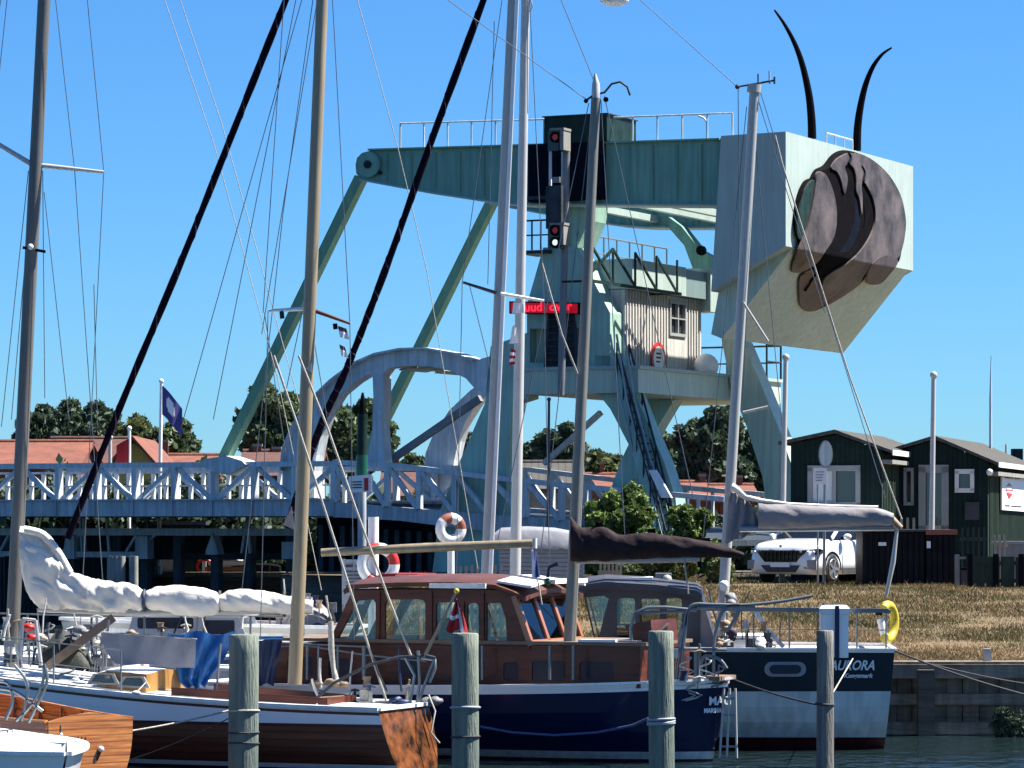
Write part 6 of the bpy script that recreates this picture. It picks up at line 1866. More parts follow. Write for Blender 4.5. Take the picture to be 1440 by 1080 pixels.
# sloping canvas behind the wheelhouse, down to 1005,905
mb = MB(); cz = [F4.az(x, y, V4) for x, y in ((985, 832), (1008, 908), (985, 910))]
mb.plate([F4.at(a, V4 + .02, z) for a, z in cz], F4.w * 1.66, 'sail_grey'); mb.build('spray_hood', s4)
mb = MB(); mb.tube([F4.pt(986, 830, V4), F4.pt(1009, 908, V4)], .02, 'white_paint', 6); mb.build('hood_edge', s4)
mb = MB(); wz = F4.z(905, F4.a(838, V4), V4)
F4.abox(mb, F4.a(860, 0), F4.a(900, 0), -.1, .1, wz - .1, wz + .25, 'interior'); mb.build('helm_seat', s4)
# coach roof of aft cabin behind rails
mb = MB(); F4.abox(mb, F4.a(1010, 0), F4.a(1085, 0), -.6, .6, 1.38, F4.z(896, F4.a(1050, 0), 0), 'dark_grey_paint'); F4.abox(mb, F4.a(1008, 0), F4.a(1088, 0), -.63, .63, F4.z(896, F4.a(1050, 0), 0) + .002, F4.z(892, F4.a(1050, 0), 0), 'white_paint'); mb.build('aft_cabin', s4)
mb = MB(); mb.tube([F4.pt(1060, 856, -.9), F4.pt(1078, 885, -.9), F4.pt(1102, 910, -.9)], .03, 'white_paint', 8); mb.build('cockpit_brace', s4)
# rails (wood cap rail at y~862)
mb = MB(); z862 = F4.z(860, F4.a(1150, -1.1), -1.1)
mb.bar(F4.pt(985, 856, -1.1), F4.pt(1250, 859, -1.1), .06, .05, 'grey_paint', F4.w); mb.build('cap_rail', s4)
for px in (1022, 1060, 1110, 1150, 1205, 1246):
    m_ = MB(); m_.tube([F4.pt(px, 912, -1.1), F4.pt(px, 861, -1.1)], .014, 'rail_metal', 6); m_.build('stanchion', s4)
for dv, nm in ((-1.1, 'a'), (1.1, 'b')):
    m_ = MB(); m_.tube([F4.pt(1010, 885, dv), F4.pt(1248, 886, dv)], .007, 'rail_metal', 5); m_.build('lifeline', s4)
m_ = MB(); m_.bar(F4.at(F4.a(1250, -1.1), -1.1, z862), F4.at(F4.a(1250, -1.1), 1.1, z862), .05, .05, 'grey_paint', F4.u); m_.build('stern_rail', s4)
# white locker with strap
t = thing('locker', 'tall white locker with dark strap standing at the stern rail of the grey yacht', 'locker', F4.at(F4.a(1175, -.9), -.9, 1.38))
mb = MB(); a0_, a1_ = F4.a(1153, -1.2), F4.a(1190, -1.2); z0_, z1_ = F4.z(925, a0_, -1.2), F4.z(864, a0_, -1.2)
F4.abox(mb, a0_ + .01, a1_ + .03, -1.2, -.75, z0_, z1_, 'hull_white'); mb.build('body', t)
mb = MB(); rings = []
for q_, zz in ((0, z1_ + .002), (0, z1_ + .08), (.03, z1_ + .115), (.09, z1_ + .125)):
    rings.append([F4.at(a0_ - .01 + q_, -1.22 + q_, zz), F4.at(a1_ + .05 - q_, -1.22 + q_, zz), F4.at(a1_ + .05 - q_, -.73 - q_, zz), F4.at(a0_ - .01 + q_, -.73 - q_, zz)])
mb.loft(rings, 'white_paint', smooth=False); mb.build('lid', t)
mb = MB(); am = F4.a(1177, -1.2)
F4.abox(mb, am - .03, am + .03, -1.235, -1.225, z0_, z1_ + .12, 'tarp_navy'); mb.build('strap', t)
# horseshoe buoy, yellow, seen edge-on
t = thing('horseshoe_buoy', 'yellow horseshoe lifebuoy on the stern corner of the grey yacht', 'lifebuoy', F4.pt(1250, 875, -.9))
mb = MB(); c = P(1248, 875, 48.9); mb.torus(c, (.85, -.5, 0), .235, .065, 'yellow', 26, 10, -205, 35); mb.build('float', t)
mb = MB(); mb.tube([c + Vector((-.1, 0, .05)), c + Vector((-.02, 0, -.3))], .05, 'frame_white', 8); mb.tube([c + Vector((-.12, 0, .1)), c + Vector((-.12, 0, .18))], .05, 'black', 8); mb.build('bracket', t)
# silver mast, boom, grey cover
_, mt4, mb4 = px_mast(s4, 1061, 128, 1018, 830, 49.3, .074, .070, 'alu', 0, 1.3)
mb = MB(); mb.tube([P(1060, 130, 49.3), P(1061, 119, 49.3)], .1, 'alu', 10)
mb.tube([P(1037, 122, 49.3), P(1062, 118, 49.3), P(1089, 113, 49.3)], .015, 'dark_steel', 6)
mb.tube([P(1066, 118, 49.3), P(1066, 104, 49.3)], .012, 'dark_steel', 6); mb.tube([P(1082, 118, 49.3), P(1082, 100, 49.3)], .014, 'white_metal', 6); mb.tube([P(1089, 118, 49.3), P(1089, 108, 49.3)], .015, 'dark_steel', 6)
mb.ball(P(1037, 122, 49.3), .035, 'dark_steel'); mb.build('masthead_fitting', s4)
for a_, b_ in (((1037, 122), (895, -5)), ((1063, 130), (1045, 560)), ((1038, 124), (1040, 480)), ((1066, 140), (1160, 440)), ((1068, 125), (1245, 700)), ((1050, 150), (985, 790)), ((1062, 200), (1100, 600))):
    wire(s4, P(*a_, 49.3), P(*b_, 49.5))
m_ = MB(); m_.tube([P(1090, 190, 49.2), P(1100, 230, 49.2), P(1128, 320, 49.2), P(1160, 420, 49.2), P(1195, 530, 49.2), P(1235, 640, 49.2), P(1268, 730, 49.2)], .012, 'rope_light', 6); m_.build('topping_lift', s4)
m_ = MB(); m_.tube([P(1045, 425, 49.2), P(1080, 480, 49.2)], .02, 'alu', 6); m_.build('spreader', s4)
mb = MB(); mb.tube([P(1045, 580, 49.2), P(1080, 572, 49.2)], .022, 'alu', 6); mb.build('spreader', s4)
mb = MB(); mb.tube([P(1040, 744, 49.0), P(1150, 743, 48.9), P(1258, 742, 48.8)], .045, 'grey_metal', 10); mb.build('boom', s4)
stowed(s4, [(1066, 705, 745), (1090, 708, 744), (1120, 711, 743), (1160, 713, 742), (1200, 714, 741), (1235, 715, 740), (1256, 722, 738)], 49.0, 48.8, 'sail_grey', 'sail_cover', wr=.04, depth=.13, seed=10, crumple=.018)
rows = []
for j in range(9):
    f = j / 8; xl = 1026 - 6 * f; xr = 1052 + 18 * f ** .5; xr = xr if f < .75 else xr - 22 * (f - .75) * 4 * .5
    rows.append([(xl + (xr - xl) * i / 10, 690 + 74 * f + (14 * (1 - f)) * (i / 10) - (12 * f) * (i / 10) + 1.5 * math.sin(i * 1.4)) for i in range(11)])
cloth_px(rows, 49.05, lambda s, t_: 'sail_grey', 'cover_skirt', s4, .05)
m_ = MB(); m_.tube([P(1028, 684, 49.0), P(1036, 688, 49.0), P(1048, 699, 49.0), P(1070, 704, 48.95), P(1110, 709, 48.95), P(1170, 712, 48.9), P(1235, 713, 48.9)], [.06, .05, .04, .03, .025, .025, .02], 'sail_white', 8); m_.build('bolt_rope', s4)
mb = MB(); mb.tube([P(1262, 740, 48.8), P(1256, 790, 48.8), P(1246, 838, 48.8)], [.02, .035, .025], 'alu', 8); mb.build('mainsheet', s4)
mb = MB(); c = P(1260, 738, 48.75); mb.tube([c + Vector((-.08, 0, .1)), c + Vector((.06, 0, -.05))], .05, 'clutter_tan', 8); mb.build('block', s4)
# rail clutter
for i, (x, y, s, m_, lb, ct) in enumerate(((1018, 822, 5, 'white_paint', 'white round deck lamp at left of silver mast foot', 'lamp'), (1028, 842, 7, 'clutter_grey', 'grey winch bundle at the silver mast foot', 'winch'), (1034, 858, 6, 'clutter_tan', 'pale bundle right of the silver mast foot', 'bundle'), (1020, 878, 6, 'clutter_tan', 'tan rope hank hanging on the bow rail', 'rope'), (1030, 890, 6, 'plum', 'dark rope hank beside the tan one', 'rope'), (1070, 903, 6, 'white_paint', 'white deck vent by the cockpit brace', 'vent'), (1012, 901, 5, 'clutter_tan', 'cream rope knot on the bow rail of the blue boat', 'rope'))):
    lump([(x, y, s), (x, y + s, s * .8)], 49.1 if x > 1005 and y < 870 else 46.1 if y < 902 and x < 1035 else 48.4, 1, m_, 'deck_gear', lb, ct, seed=100 + i, sy=1.1)
mb = MB(); mb.tube([P(920, 902, 44.2), P(935, 884, 44.2), P(940, 877, 44.2)], [.02, .03, .015], 'clutter_tan', 7)
tag(mb.build('rope_end'), 'cream rope end sticking up from the pile with doubled lashing', 'rope')

# ------------------------------------------------------------------ 5  yacht hidden behind the blue boat carrying the tall white mast
F5 = Frame(700, 50.9, 4)
s5 = thing('sailing_boat', 'white sailing boat behind the wheelhouse, with tall white mast and black furled jib', 'sailboat', F5.at(-1, 0, 0))
H5 = hull(F5, 2.6, -5.0, 2.0, lambda t: .85 + .2 * t * t, [(.08, 'red_boot'), (('s', 0), 'hull_white')], s5, tr=.6, rake_b=.9, cap='white_paint')
deck(F5, H5, 'white_paint', s5)
_, a5, b5 = px_mast(s5, 722, 0, 684, 820, 50.2, .085, .078, 'alu', .25, .9)
mb = MB(); mb.bar(P(726.5, 0, 50.12), P(688.5, 820, 50.12), .05, .04, 'white_paint', (0, 1, 0)); mb.build('sail_track', s5)
mb = MB(); mb.tube([P(651, 397, 50.1), P(698, 412, 50.1)], [.018, .026], 'plum', 8); mb.build('spreader', s5)
mb = MB(); mb.tube([P(704, 413, 50.1), P(765, 423, 50.1)], [.026, .018], 'frame_white', 8); mb.build('spreader', s5)
for a_, b_ in (((706, 0), (650, 397)), ((650, 397), (640, 900)), ((745, 0), (765, 423)), ((765, 423), (775, 900)), ((695, 30), (686, 400)), ((660, 400), (690, 520)), ((715, 200), (700, 600)), ((742, -10), (742, 160))):
    wire(s5, P(*a_, 50.3), P(*b_, 50.5))
furled(s5, [(724, -120), (680, 0), (614, 178), (549, 360), (507, 470), (481, 533), (458, 582), (438, 635), (420, 690), (404, 742)], 50.2, 50.9, .053)
# lower end pennant of jib
mb = MB(); mb.plate([P(410, 712, 50.6), P(414, 745, 50.6), P(398, 738, 50.6)], (0, .02, 0), 'sail_grey'); mb.build('jib_flap', s5)
for a_, b_ in (((500, -10), (560, 210)), ((560, 210), (600, 380)), ((600, 380), (672, 800)), ((228, -10), (300, 200)), ((300, 200), (390, 530)), ((390, 530), (452, 830)), ((250, -10), (312, 175)), ((312, 175), (430, 600))):
    wire(s5, P(*a_, 50.6), P(*b_, 50.6), .006, 'rope_light', 'halyard')

# white pole/flag mast
t = thing('flag_mast', 'slender white flag mast with signal flags just right of the tall yacht mast', 'mast', P(727, 930, 53))
a = P(739.5, -20, 53); b = P(727, 760, 53); b.z = 1.0; b.x -= .05
mb = MB(); mb.tube([b, b.lerp(a, .5), a], [.085, .075, .065], 'white_metal', 12); mb.build('pole', t)
mb = MB(); mb.tube([P(739, -15, 52.9), P(746, -2, 52.9), P(749, 10, 52.9), P(744, 17, 52.9), P(740, 8, 52.9)], .012, 'rope_light', 6); mb.build('halyard', t)
mb = MB(); mb.tube([P(739.5, -19, 53), P(800, -26, 53), P(862, -14, 53), P(862, -2, 53)], .025, 'white_metal', 8); mb.build('lamp_arm', t)
mb = MB(); c = P(864, 0, 53)
rings = []
for zz, hw in ((.06, .17), (.03, .22), (-.03, .21), (-.06, .17), (-.09, .08)):
    rings.append([c + Vector((math.cos(2 * math.pi * k / 16) * hw, math.sin(2 * math.pi * k / 16) * hw * .5, zz)) for k in range(16)])
mb.loft(rings, 'white_paint'); mb.build('lamp_head', t)
def signal_flag(rows_px, D, mf, label):
    o = cloth_px(rows_px, D, mf, 'signal_flag', None, .02)
    return tag(o, label, 'flag', 'small signal flags')
def quadrows(p, n=5, m=5):
    (x0, y0), (x1, y1), (x2, y2), (x3, y3) = p
    return [[((x0 + (x1 - x0) * i / n) * (1 - j / m) + (x3 + (x2 - x3) * i / n) * j / m, (y0 + (y1 - y0) * i / n) * (1 - j / m) + (y3 + (y2 - y3) * i / n) * j / m) for i in range(n + 1)] for j in range(m + 1)]
signal_flag(quadrows(((475, 458), (487, 462), (492, 478), (478, 474))), 46.1, lambda s, t_: 'maroon' if t_ < .45 else 'flag_white', 'small brown and white flag hanging below the brown spreader')
signal_flag(quadrows(((477, 484), (485, 488), (490, 504), (480, 500))), 46.1, lambda s, t_: 'flag_white' if t_ > .4 else 'plum', 'small pale pennant hanging lowest under the brown spreader')
signal_flag(quadrows(((721, 456), (727, 462), (729, 482), (716, 484))), 52.8, lambda s, t_: 'flag_white', 'small white flag on the slender white flag mast')
signal_flag(quadrows(((718, 490), (725, 492), (724, 512), (716, 514))), 52.8, lambda s, t_: 'flag_red' if int(t_ * 5) % 2 == 0 else 'flag_white', 'small red striped flag under the white one')
signal_flag(quadrows(((722, 425), (736, 427), (737, 440), (720, 441))), 52.8, lambda s, t_: 'flag_white', 'small white flag in front of the red letter board')
# blue pennant near boom end (745-760, 770-815)
signal_flag(quadrows(((748, 772), (755, 776), (760, 812), (748, 812))), 45.3, lambda s, t_: 'flag_blue' if .3 < s < .8 else 'flag_white', 'blue and white flag hanging at the end of the pale wooden boom')

# ------------------------------------------------------------------ 6  clinker dinghy, bottom left
F6 = Frame(126, 40.0, 50)
s6 = thing('clinker_dinghy', 'orange varnished clinker dinghy in the lower left corner', 'dinghy', F6.at(-1.5, 0, 0))
def sh6(t): return .88 + .28 * t * t
def clinker(fr, a_st, a_bow, beam, sheer, parent, tr=.75, n_pl=9, N=20, mats=('varnish_orange',)):
    sgn = 1 if a_bow > a_st else -1; L = abs(a_bow - a_st)
    def plan(t):
        return 1 - (1 - tr) * ((.5 - t) / .5) ** 2 if t < .5 else max(.01, 1 - ((t - .5) / .5) ** 2.4)
    def pt_(t, s, side, off=0):
        z = -.15 + (sheer(t) + .15) * s
        hb = beam / 2 * plan(t) * (1 - (1 - s) ** (2.6 * (1 - t) + 1.3 * t)) ** .7 + off
        return fr.at(a_st + sgn * L * t + sgn * (s - 1) * .25 * t ** 3, side * hb, z)
    mb = MB()
    for side in (-1, 1):
        for k in range(n_pl):
            s0, s1_ = k / n_pl, (k + 1) / n_pl
            lo = [pt_(i / N, s0, side, .018) for i in range(N + 1)]; hi = [pt_(i / N, s1_, side, .0) for i in range(N + 1)]
            ed = [pt_(i / N, s0, side, .0) for i in range(N + 1)]
            mb.add(lo + hi, [(i, i + 1, N + 2 + i, N + 1 + i) for i in range(N)], mats[0], True)
            mb.add(ed + lo, [(i, i + 1, N + 2 + i, N + 1 + i) for i in range(N)], 'mahogany')
    mb.build('planking', parent)
    mb = MB(); ring = [pt_(0, k / n_pl, -1) for k in range(n_pl + 1)] + [pt_(0, k / n_pl, 1) for k in range(n_pl, -1, -1)]
    pk = pt_(0, 1, 0) + Vector((0, 0, .09)); ring = ring[:n_pl + 1] + [pt_(0, 1, -.6) + Vector((0, 0, .05)), pk, pt_(0, 1, .6) + Vector((0, 0, .05))] + ring[n_pl + 1:]
    mb.plate(ring, fr.u * .03 * -sgn, 'varnish_orange'); mb.build('transom', parent)
    mb = MB()
    for side in (-1, 1):
        for i in range(N): mb.bar(pt_(i / N, 1, side, .01), pt_((i + 1) / N, 1, side, .01), .035, .05, 'varnish_orange', fr.w)
    mb.build('gunwale', parent)
    for i in range(7):
        t = .08 + i * .12
        for side in (-1, 1):
            mb = MB()
            for k in range(3, n_pl): mb.bar(pt_(t, k / n_pl, side, -.02), pt_(t, (k + 1) / n_pl, side, -.02), .03, .02, 'mahogany_lit', fr.w)
            mb.build('rib', parent)
    for t in (.18, .45, .7):
        m_ = MB(); p, q_ = pt_(t, .78, -1, -.03), pt_(t, .78, 1, -.03); m_.bar(p, q_, .03, .2, 'varnish_orange', fr.u); m_.build('thwart', parent)
    return pt_
pt6 = clinker(F6, 0, -3.9, 1.5, sh6, s6)
mb = MB(); c = F6.at(.05, .12, .55); mb.ball(c, .035, 'frame_white', 1, 1, 1); mb.tube([c, c - Vector((.05, 0, .12))], .02, 'mahogany', 6); mb.build('cleat', s6)
text('TØS', pt6(.42, .70, -1, .04) , F6.u, .13, 'mahogany', s6, bold=.003) if False else None
# clear varnish nameplate marks are unreadable in the photo: short dark strokes
mb = MB()
for i in range(5):
    p = P(100 + i * 5, 1042, 39.55 + .03 * i); mb.bar(p, p + Vector((0, 0, .045)), .018, .01, 'mahogany', F6.w)
mb.build('name_mark', s6)

# ------------------------------------------------------------------ 7  white boat nearest, lower left corner
F7 = Frame(86, 35.6, 52)
s7 = thing('white_boat', 'white boat with rounded foredeck cut by the lower left corner of the photo', 'boat', F7.at(-2, 0, 0))
def sh7(t): return .84 - .06 * t
H7 = hull(F7, -5.5, .10, 2.2, sh7, [(.05, 'hull_dark'), (('s', 0), 'hull_white')], s7, tr=.8, rake_b=.4, rake_s=.1, cap='white_paint', capw=.04, pmid=.6)
deck(F7, H7, 'white_paint', s7, drop=.0, camber=.16)
mb = MB()
for pl in ([(0, 968), (20, 972), (40, 985), (60, 1000)], [(8, 1012), (18, 985), (12, 962), (0, 958)], [(62, 935), (60, 960), (45, 990), (22, 1014)], [(62, 935), (66, 960), (48, 1000), (40, 1016)], [(20, 935), (38, 960), (36, 990), (30, 1014)]):
    m_ = MB(); m_.tube([P(x, y, 36.6) for x, y in [tuple(c[:2]) for c in catm([(*p, 0) for p in pl], 4)]], .018, 'rail_metal', 7); m_.build('pulpit_rail', s7)
for i, pl in enumerate(([(0, 1040), (30, 1035), (80, 1062)], [(10, 1028), (18, 1045), (38, 1082)], [(0, 1028), (17, 1026), (18, 1046), (0, 1050)])):
    m_ = MB(); m_.tube([P(x, y, 36.4) for x, y in pl], .009, 'rope_dark', 5); m_.build('deck_line', s7)
mb = MB()
for i, (x, y) in enumerate(((70, 1035), (86, 1033), (76, 1040), (88, 1068))):
    mb.ball(P(x, y, 38.5), .02, 'white_paint')
mb.tube([P(85, 1020, 38.5), P(84, 1080, 38.5)], .01, 'rope_dark', 5); mb.build('fairlead', s7)
# red boat end, far left
t = thing('rowing_boat', 'red and white boat end just visible at the left edge behind the dark mast', 'boat', P(-10, 930, 47.5))
FR = Frame(16, 49.6, 6); HR = hull(FR, 0, -3.5, 1.3, lambda t_: 1.15, [(.3, 'hull_dark'), (('s', .1), 'red_paint'), (('s', 0), 'white_paint')], t, tr=.8, cap='white_paint')
deck(FR, HR, 'teak', t)

# ------------------------------------------------------------------ 8  small motor cruiser behind the stowed sail
F8 = Frame(330, 54.5, 4)
s8 = thing('motor_cruiser', 'pale blue and white motor cruiser with dark window seen under the stowed white sail', 'motor boat', F8.at(-2, 0, 0))
H8 = hull(F8, 1.8, -5.6, 2.4, lambda t: 1.05 + .15 * t * t, [(.1, 'hull_dark'), (('s', .12), 'hull_white'), (('s', 0), 'sign_blue')], s8, tr=.85, cap='white_paint')
deck(F8, H8, 'white_paint', s8)
mb = MB()
c8 = [F8.az(x, y, -.8) for x, y in ((175, 905), (186, 868), (270, 864), (335, 866), (350, 905))]
h8 = [[F8.az(x, y, -.8) for x, y in h] for h in (rrect(193, 868.5, 272, 884, 3), rrect(285, 872, 330, 892, 3))]
mb.plate([F8.at(a, .8, z) for a, z in c8], -F8.w * .04, 'sign_blue'); mb.build('cabin_wall', s8); mb = MB()
mb.plate([F8.at(a, -.8, z) for a, z in c8], F8.w * .04, 'sign_blue', [[F8.at(a, -.8, z) for a, z in h] for h in h8])
wl8 = mb.build('cabin_wall', s8)
for h in h8:
    m_ = MB(); m_.plate([F8.at(a, -.775, z) for a, z in h], F8.w * .01, 'glass_navy'); m_.build('window', wl8)
mb = MB(); F8.abox(mb, c8[1][0] - .1, c8[3][0] + .1, -.86, .86, c8[1][1] + .002, c8[1][1] + .07, 'white_paint'); mb.build('cabin_roof', s8)
m_ = MB()
stanchion_rail(F8, s8, [F8.at(1.2, -1.05, 1.08), F8.at(-2, -1.15, 1.08), F8.at(-4, -.9, 1.12)], .62, every=.9, r=.018)
# wooden boat further right between mast and tarps
F9 = Frame(455, 56, 5)
s9 = thing('open_boat', 'light grey open boat with green canvas behind the foot of the wooden mast', 'boat', F9.at(-1.5, 0, 0))
H9 = hull(F9, 0.6, -4.2, 1.8, lambda t: 1.45 + .12 * t, [(.1, 'hull_dark'), (('s', .1), 'hull_grey'), (('s', 0), 'plaster_white')], s9, tr=.7, cap='white_paint')
deck(F9, H9, 'teak', s9)
mb = MB(); rings = []
for i in range(8):
    f = i / 7; a = F9.a(405 + 60 * f, 0); hh_ = .45 * math.sin(math.pi * (.2 + .7 * f))
    rings.append([F9.at(a, math.cos(math.pi * k / 8) * -.6, 1.5 + math.sin(math.pi * k / 8) * hh_) for k in range(9)])
mb.loft(rings, 'sail_grey', closed=False); mb.build('canvas_cover', s9)

# ------------------------------------------------------------------ piles in front
def pile(px, ytop, D, wpx, m, label, seed, lean=0, bands=(), zb=-1.0, px_b=None):
    rr = random.Random(seed); p = P(px, ytop, D); r = wpx / 2 / FPX * D
    t = thing('mooring_pile', label, 'mooring pile', (p.x, D, 0), 'mooring piles in front of the boats')
    xb = ((px_b or px) - 720) / FPX * D
    mb = MB(); rings = []; n = 20
    ph = [rr.uniform(0, 6) for _ in range(3)]
    for i in range(15):
        f = i / 14; z = zb + (p.z - zb) * f; x = xb + (p.x - xb) * f; row = []
        for k in range(n):
            a = 2 * math.pi * k / n
            q = r * (1 + .025 * math.sin(a * 3 + ph[0] + f) + .02 * math.sin(a * 7 + ph[1]) + rr.uniform(-.012, .012)) * (1.03 - .04 * f)
            row.append(Vector((x + math.cos(a) * q, D + math.sin(a) * q, z)))
        rings.append(row)
    row = [Vector(((v.x - p.x) * .90 + p.x, (v.y - D) * .90 + D, p.z + .015)) for v in rings[-1]]; rings.append(row)
    mb.loft(rings, m); mb.build('timber', t)
    for yb_, mm, k, rr_ in bands:
        zz = CAM_H - (yb_ - HOR) / FPX * D; xx = xb + (p.x - xb) * (zz - zb) / (p.z - zb)
        for q in range(k):
            m_ = MB(); m_.torus((xx, D, zz + q * rr_ * 1.9), (rr.uniform(-.08, .08), rr.uniform(-.08, .08), 1), r * 1.05, rr_, mm, 22, 7); m_.build('rope_band', t)
    return t
pile(343, 894, 41, 42, 'pile_green', 'leftmost thick green-grey mooring pile, in front of the blue tarpaulin', 1, bands=((1000, 'rope_light', 1, .012), (1030, 'rope_dark', 1, .010), (1045, 'rope_dark', 1, .010)), px_b=341)
pile(654, 892, 41.5, 38, 'pile_green', 'thick mooring pile just below the red and white flag', 2, bands=((995, 'sign_blue', 1, .016), (1036, 'rope_dark', 1, .012)), px_b=655)
pile(929, 889, 42, 36, 'pile_green', 'mooring pile with doubled blue-white rope lashing, before the blue hull', 3, bands=((1018, 'sign_blue', 3, .014),), px_b=931)
pile(1160, 888, 45, 24, 'pile_grey', 'slim grey mooring pile in front of the grey yacht', 4, bands=((990, 'rope_dark', 1, .016),), px_b=1160)
# mooring lines
def line(pts, r, m, label, s=0):
    mb = MB(); mb.tube(pts, r, m, 6); return tag(mb.build('mooring_rope'), label, 'rope')
line(sag(P(1251, 912, 49), P(1446, 978, 51), .04), .016, 'rope_dark', 'dark mooring rope from the grey yacht\'s stern to the quay at right')
line(sag(P(1310, 934, 50), P(1446, 962, 51.5), .02), .012, 'rope_dark', 'thin dark rope nearer the quay edge at right')
line(sag(P(1030, 955, 47), P(1155, 992, 45), .03), .014, 'rope_dark', 'dark rope from the blue boat\'s bow to the slim grey pile')
line(sag(P(170, 1030, 40.5), P(326, 998, 41.2), .02), .012, 'rope_light', 'pale rope from the orange dinghy to the leftmost pile')
line(sag(P(1165, 985, 45), P(1200, 925, 48.5), .0), .010, 'rope_light', 'pale rope running up from the slim grey pile past the yacht\'s name')
line(sag(P(326, 1008, 41.1), P(185, 1068, 42.5), .03), .008, 'rope_dark', 'thin dark rope running down left from the leftmost pile')
line([P(602, 975, 45), P(612, 1000, 44.8), P(606, 1030, 44.8), P(618, 1045, 44.8)], .012, 'rope_light', 'loose rope end dangling beside the glossy brown transom')

# ------------------------------------------------------------------ small deck hardware: winches, cleats, blocks, hanging lines
rr = random.Random(404)
def hardware(parent, n, x0, x1, y0, y1, D, zd, seed, mats_=('grey_metal', 'white_metal', 'clutter_tan', 'rope_light', 'dark_steel', 'clutter_grey', 'tarp_navy', 'sail_white')):
    rr = random.Random(seed)
    for i in range(n):
        x, y = rr.uniform(x0, x1), rr.uniform(y0, y1); d = D + rr.uniform(-.2, .25); c = P(x, y, d); m = rr.choice(mats_); k = rr.random()
        mb = MB()
        if k < .25:
            mb.tube([c, c + Vector((0, 0, .06)), c + Vector((0, 0, .09)), c + Vector((0, 0, .13))], [.06, .045, .045, .06], m, 10); nm = 'winch'
        elif k < .45:
            mb.tube([c - Vector((.08, 0, 0)), c + Vector((0, 0, .02)), c + Vector((.08, 0, 0))], [.012, .02, .012], m, 6); mb.tube([c, c - Vector((0, 0, .05))], .02, m, 6); nm = 'cleat'
        elif k < .72:
            L = rr.uniform(.2, .6); a = rr.uniform(-.5, .5)
            mb.tube([c, c + Vector((a * L * .5, .02, L * .5)), c + Vector((a * L + .03, 0, L))], rr.uniform(.008, .02), m, 6); nm = 'halyard'
        elif k < .88:
            pts = [c + Vector((.07 * math.sin(t * 1.3) * (1 + .1 * t), .02 * math.cos(t), -.035 * t)) for t in range(9)]
            mb.tube(pts, .013, m, 6); nm = 'rope_tail'
        else:
            mb.box(c, ((rr.uniform(.04, .10), 0, 0), (0, .05, 0), (0, 0, rr.uniform(.03, .08))), m); nm = 'block'
        if c.z - zd > .12 and nm != 'halyard':
            mb.tube([c, Vector((c.x + rr.uniform(-.03, .03), c.y + .02, zd - .02))], .011, 'rail_metal', 5)
        mb.build(nm, parent)
hardware(s1, 30, 0, 150, 890, 938, 46.7, 1.22, 1)
hardware(s2, 22, 5, 140, 868, 905, 47.9, 1.0, 2)
hardware(s1, 20, 400, 600, 965, 992, 45.4, .82, 3)
hardware(s1, 8, 135, 180, 905, 945, 46.3, 1.05, 4)
hardware(s9, 24, 375, 470, 846, 885, 55.6, 1.5, 5)
hardware(s4, 16, 1000, 1100, 880, 908, 48.6, 1.38, 6)
hardware(s3, 12, 940, 1015, 915, 958, 45.9, .98, 7)
hardware(s8, 10, 180, 340, 878, 905, 53.4, 1.1, 8)
# deck boards laid along the side deck of the varnished boat and thin toe rail
mb = MB()
for k in range(5):
    mb.tube([F1.at(H1['a'](t), -H1['prof'](t, sh1(t)) * (.93 - .07 * k), sh1(t) + .016) for t in [.02 + .9 * i / 24 for i in range(25)]], .006, 'clutter_grey', 4)
mb.build('deck_seam', s1)
# chain plates / fender row
for i, (x, y, lb) in enumerate(((120, 952, 'small white fender nearest the orange dinghy on the varnished boat'), (205, 970, 'small white fender left of the leftmost pile on the varnished boat'), (446, 1000, 'small white fender right of the leftmost pile on the varnished boat'))):
    c = P(x, y + 3, 45.6 - i * .5 + (.0)); mb = MB(); mb.ball(c - F1.w * .25, .035, 'white_paint', 1.6, 1, .8); mb.tube([c - F1.w * .25, c + Vector((0, 0, .12))], .008, 'rope_light', 5)
    tag(mb.build('fender'), lb, 'fender', 'small fenders along the rail')
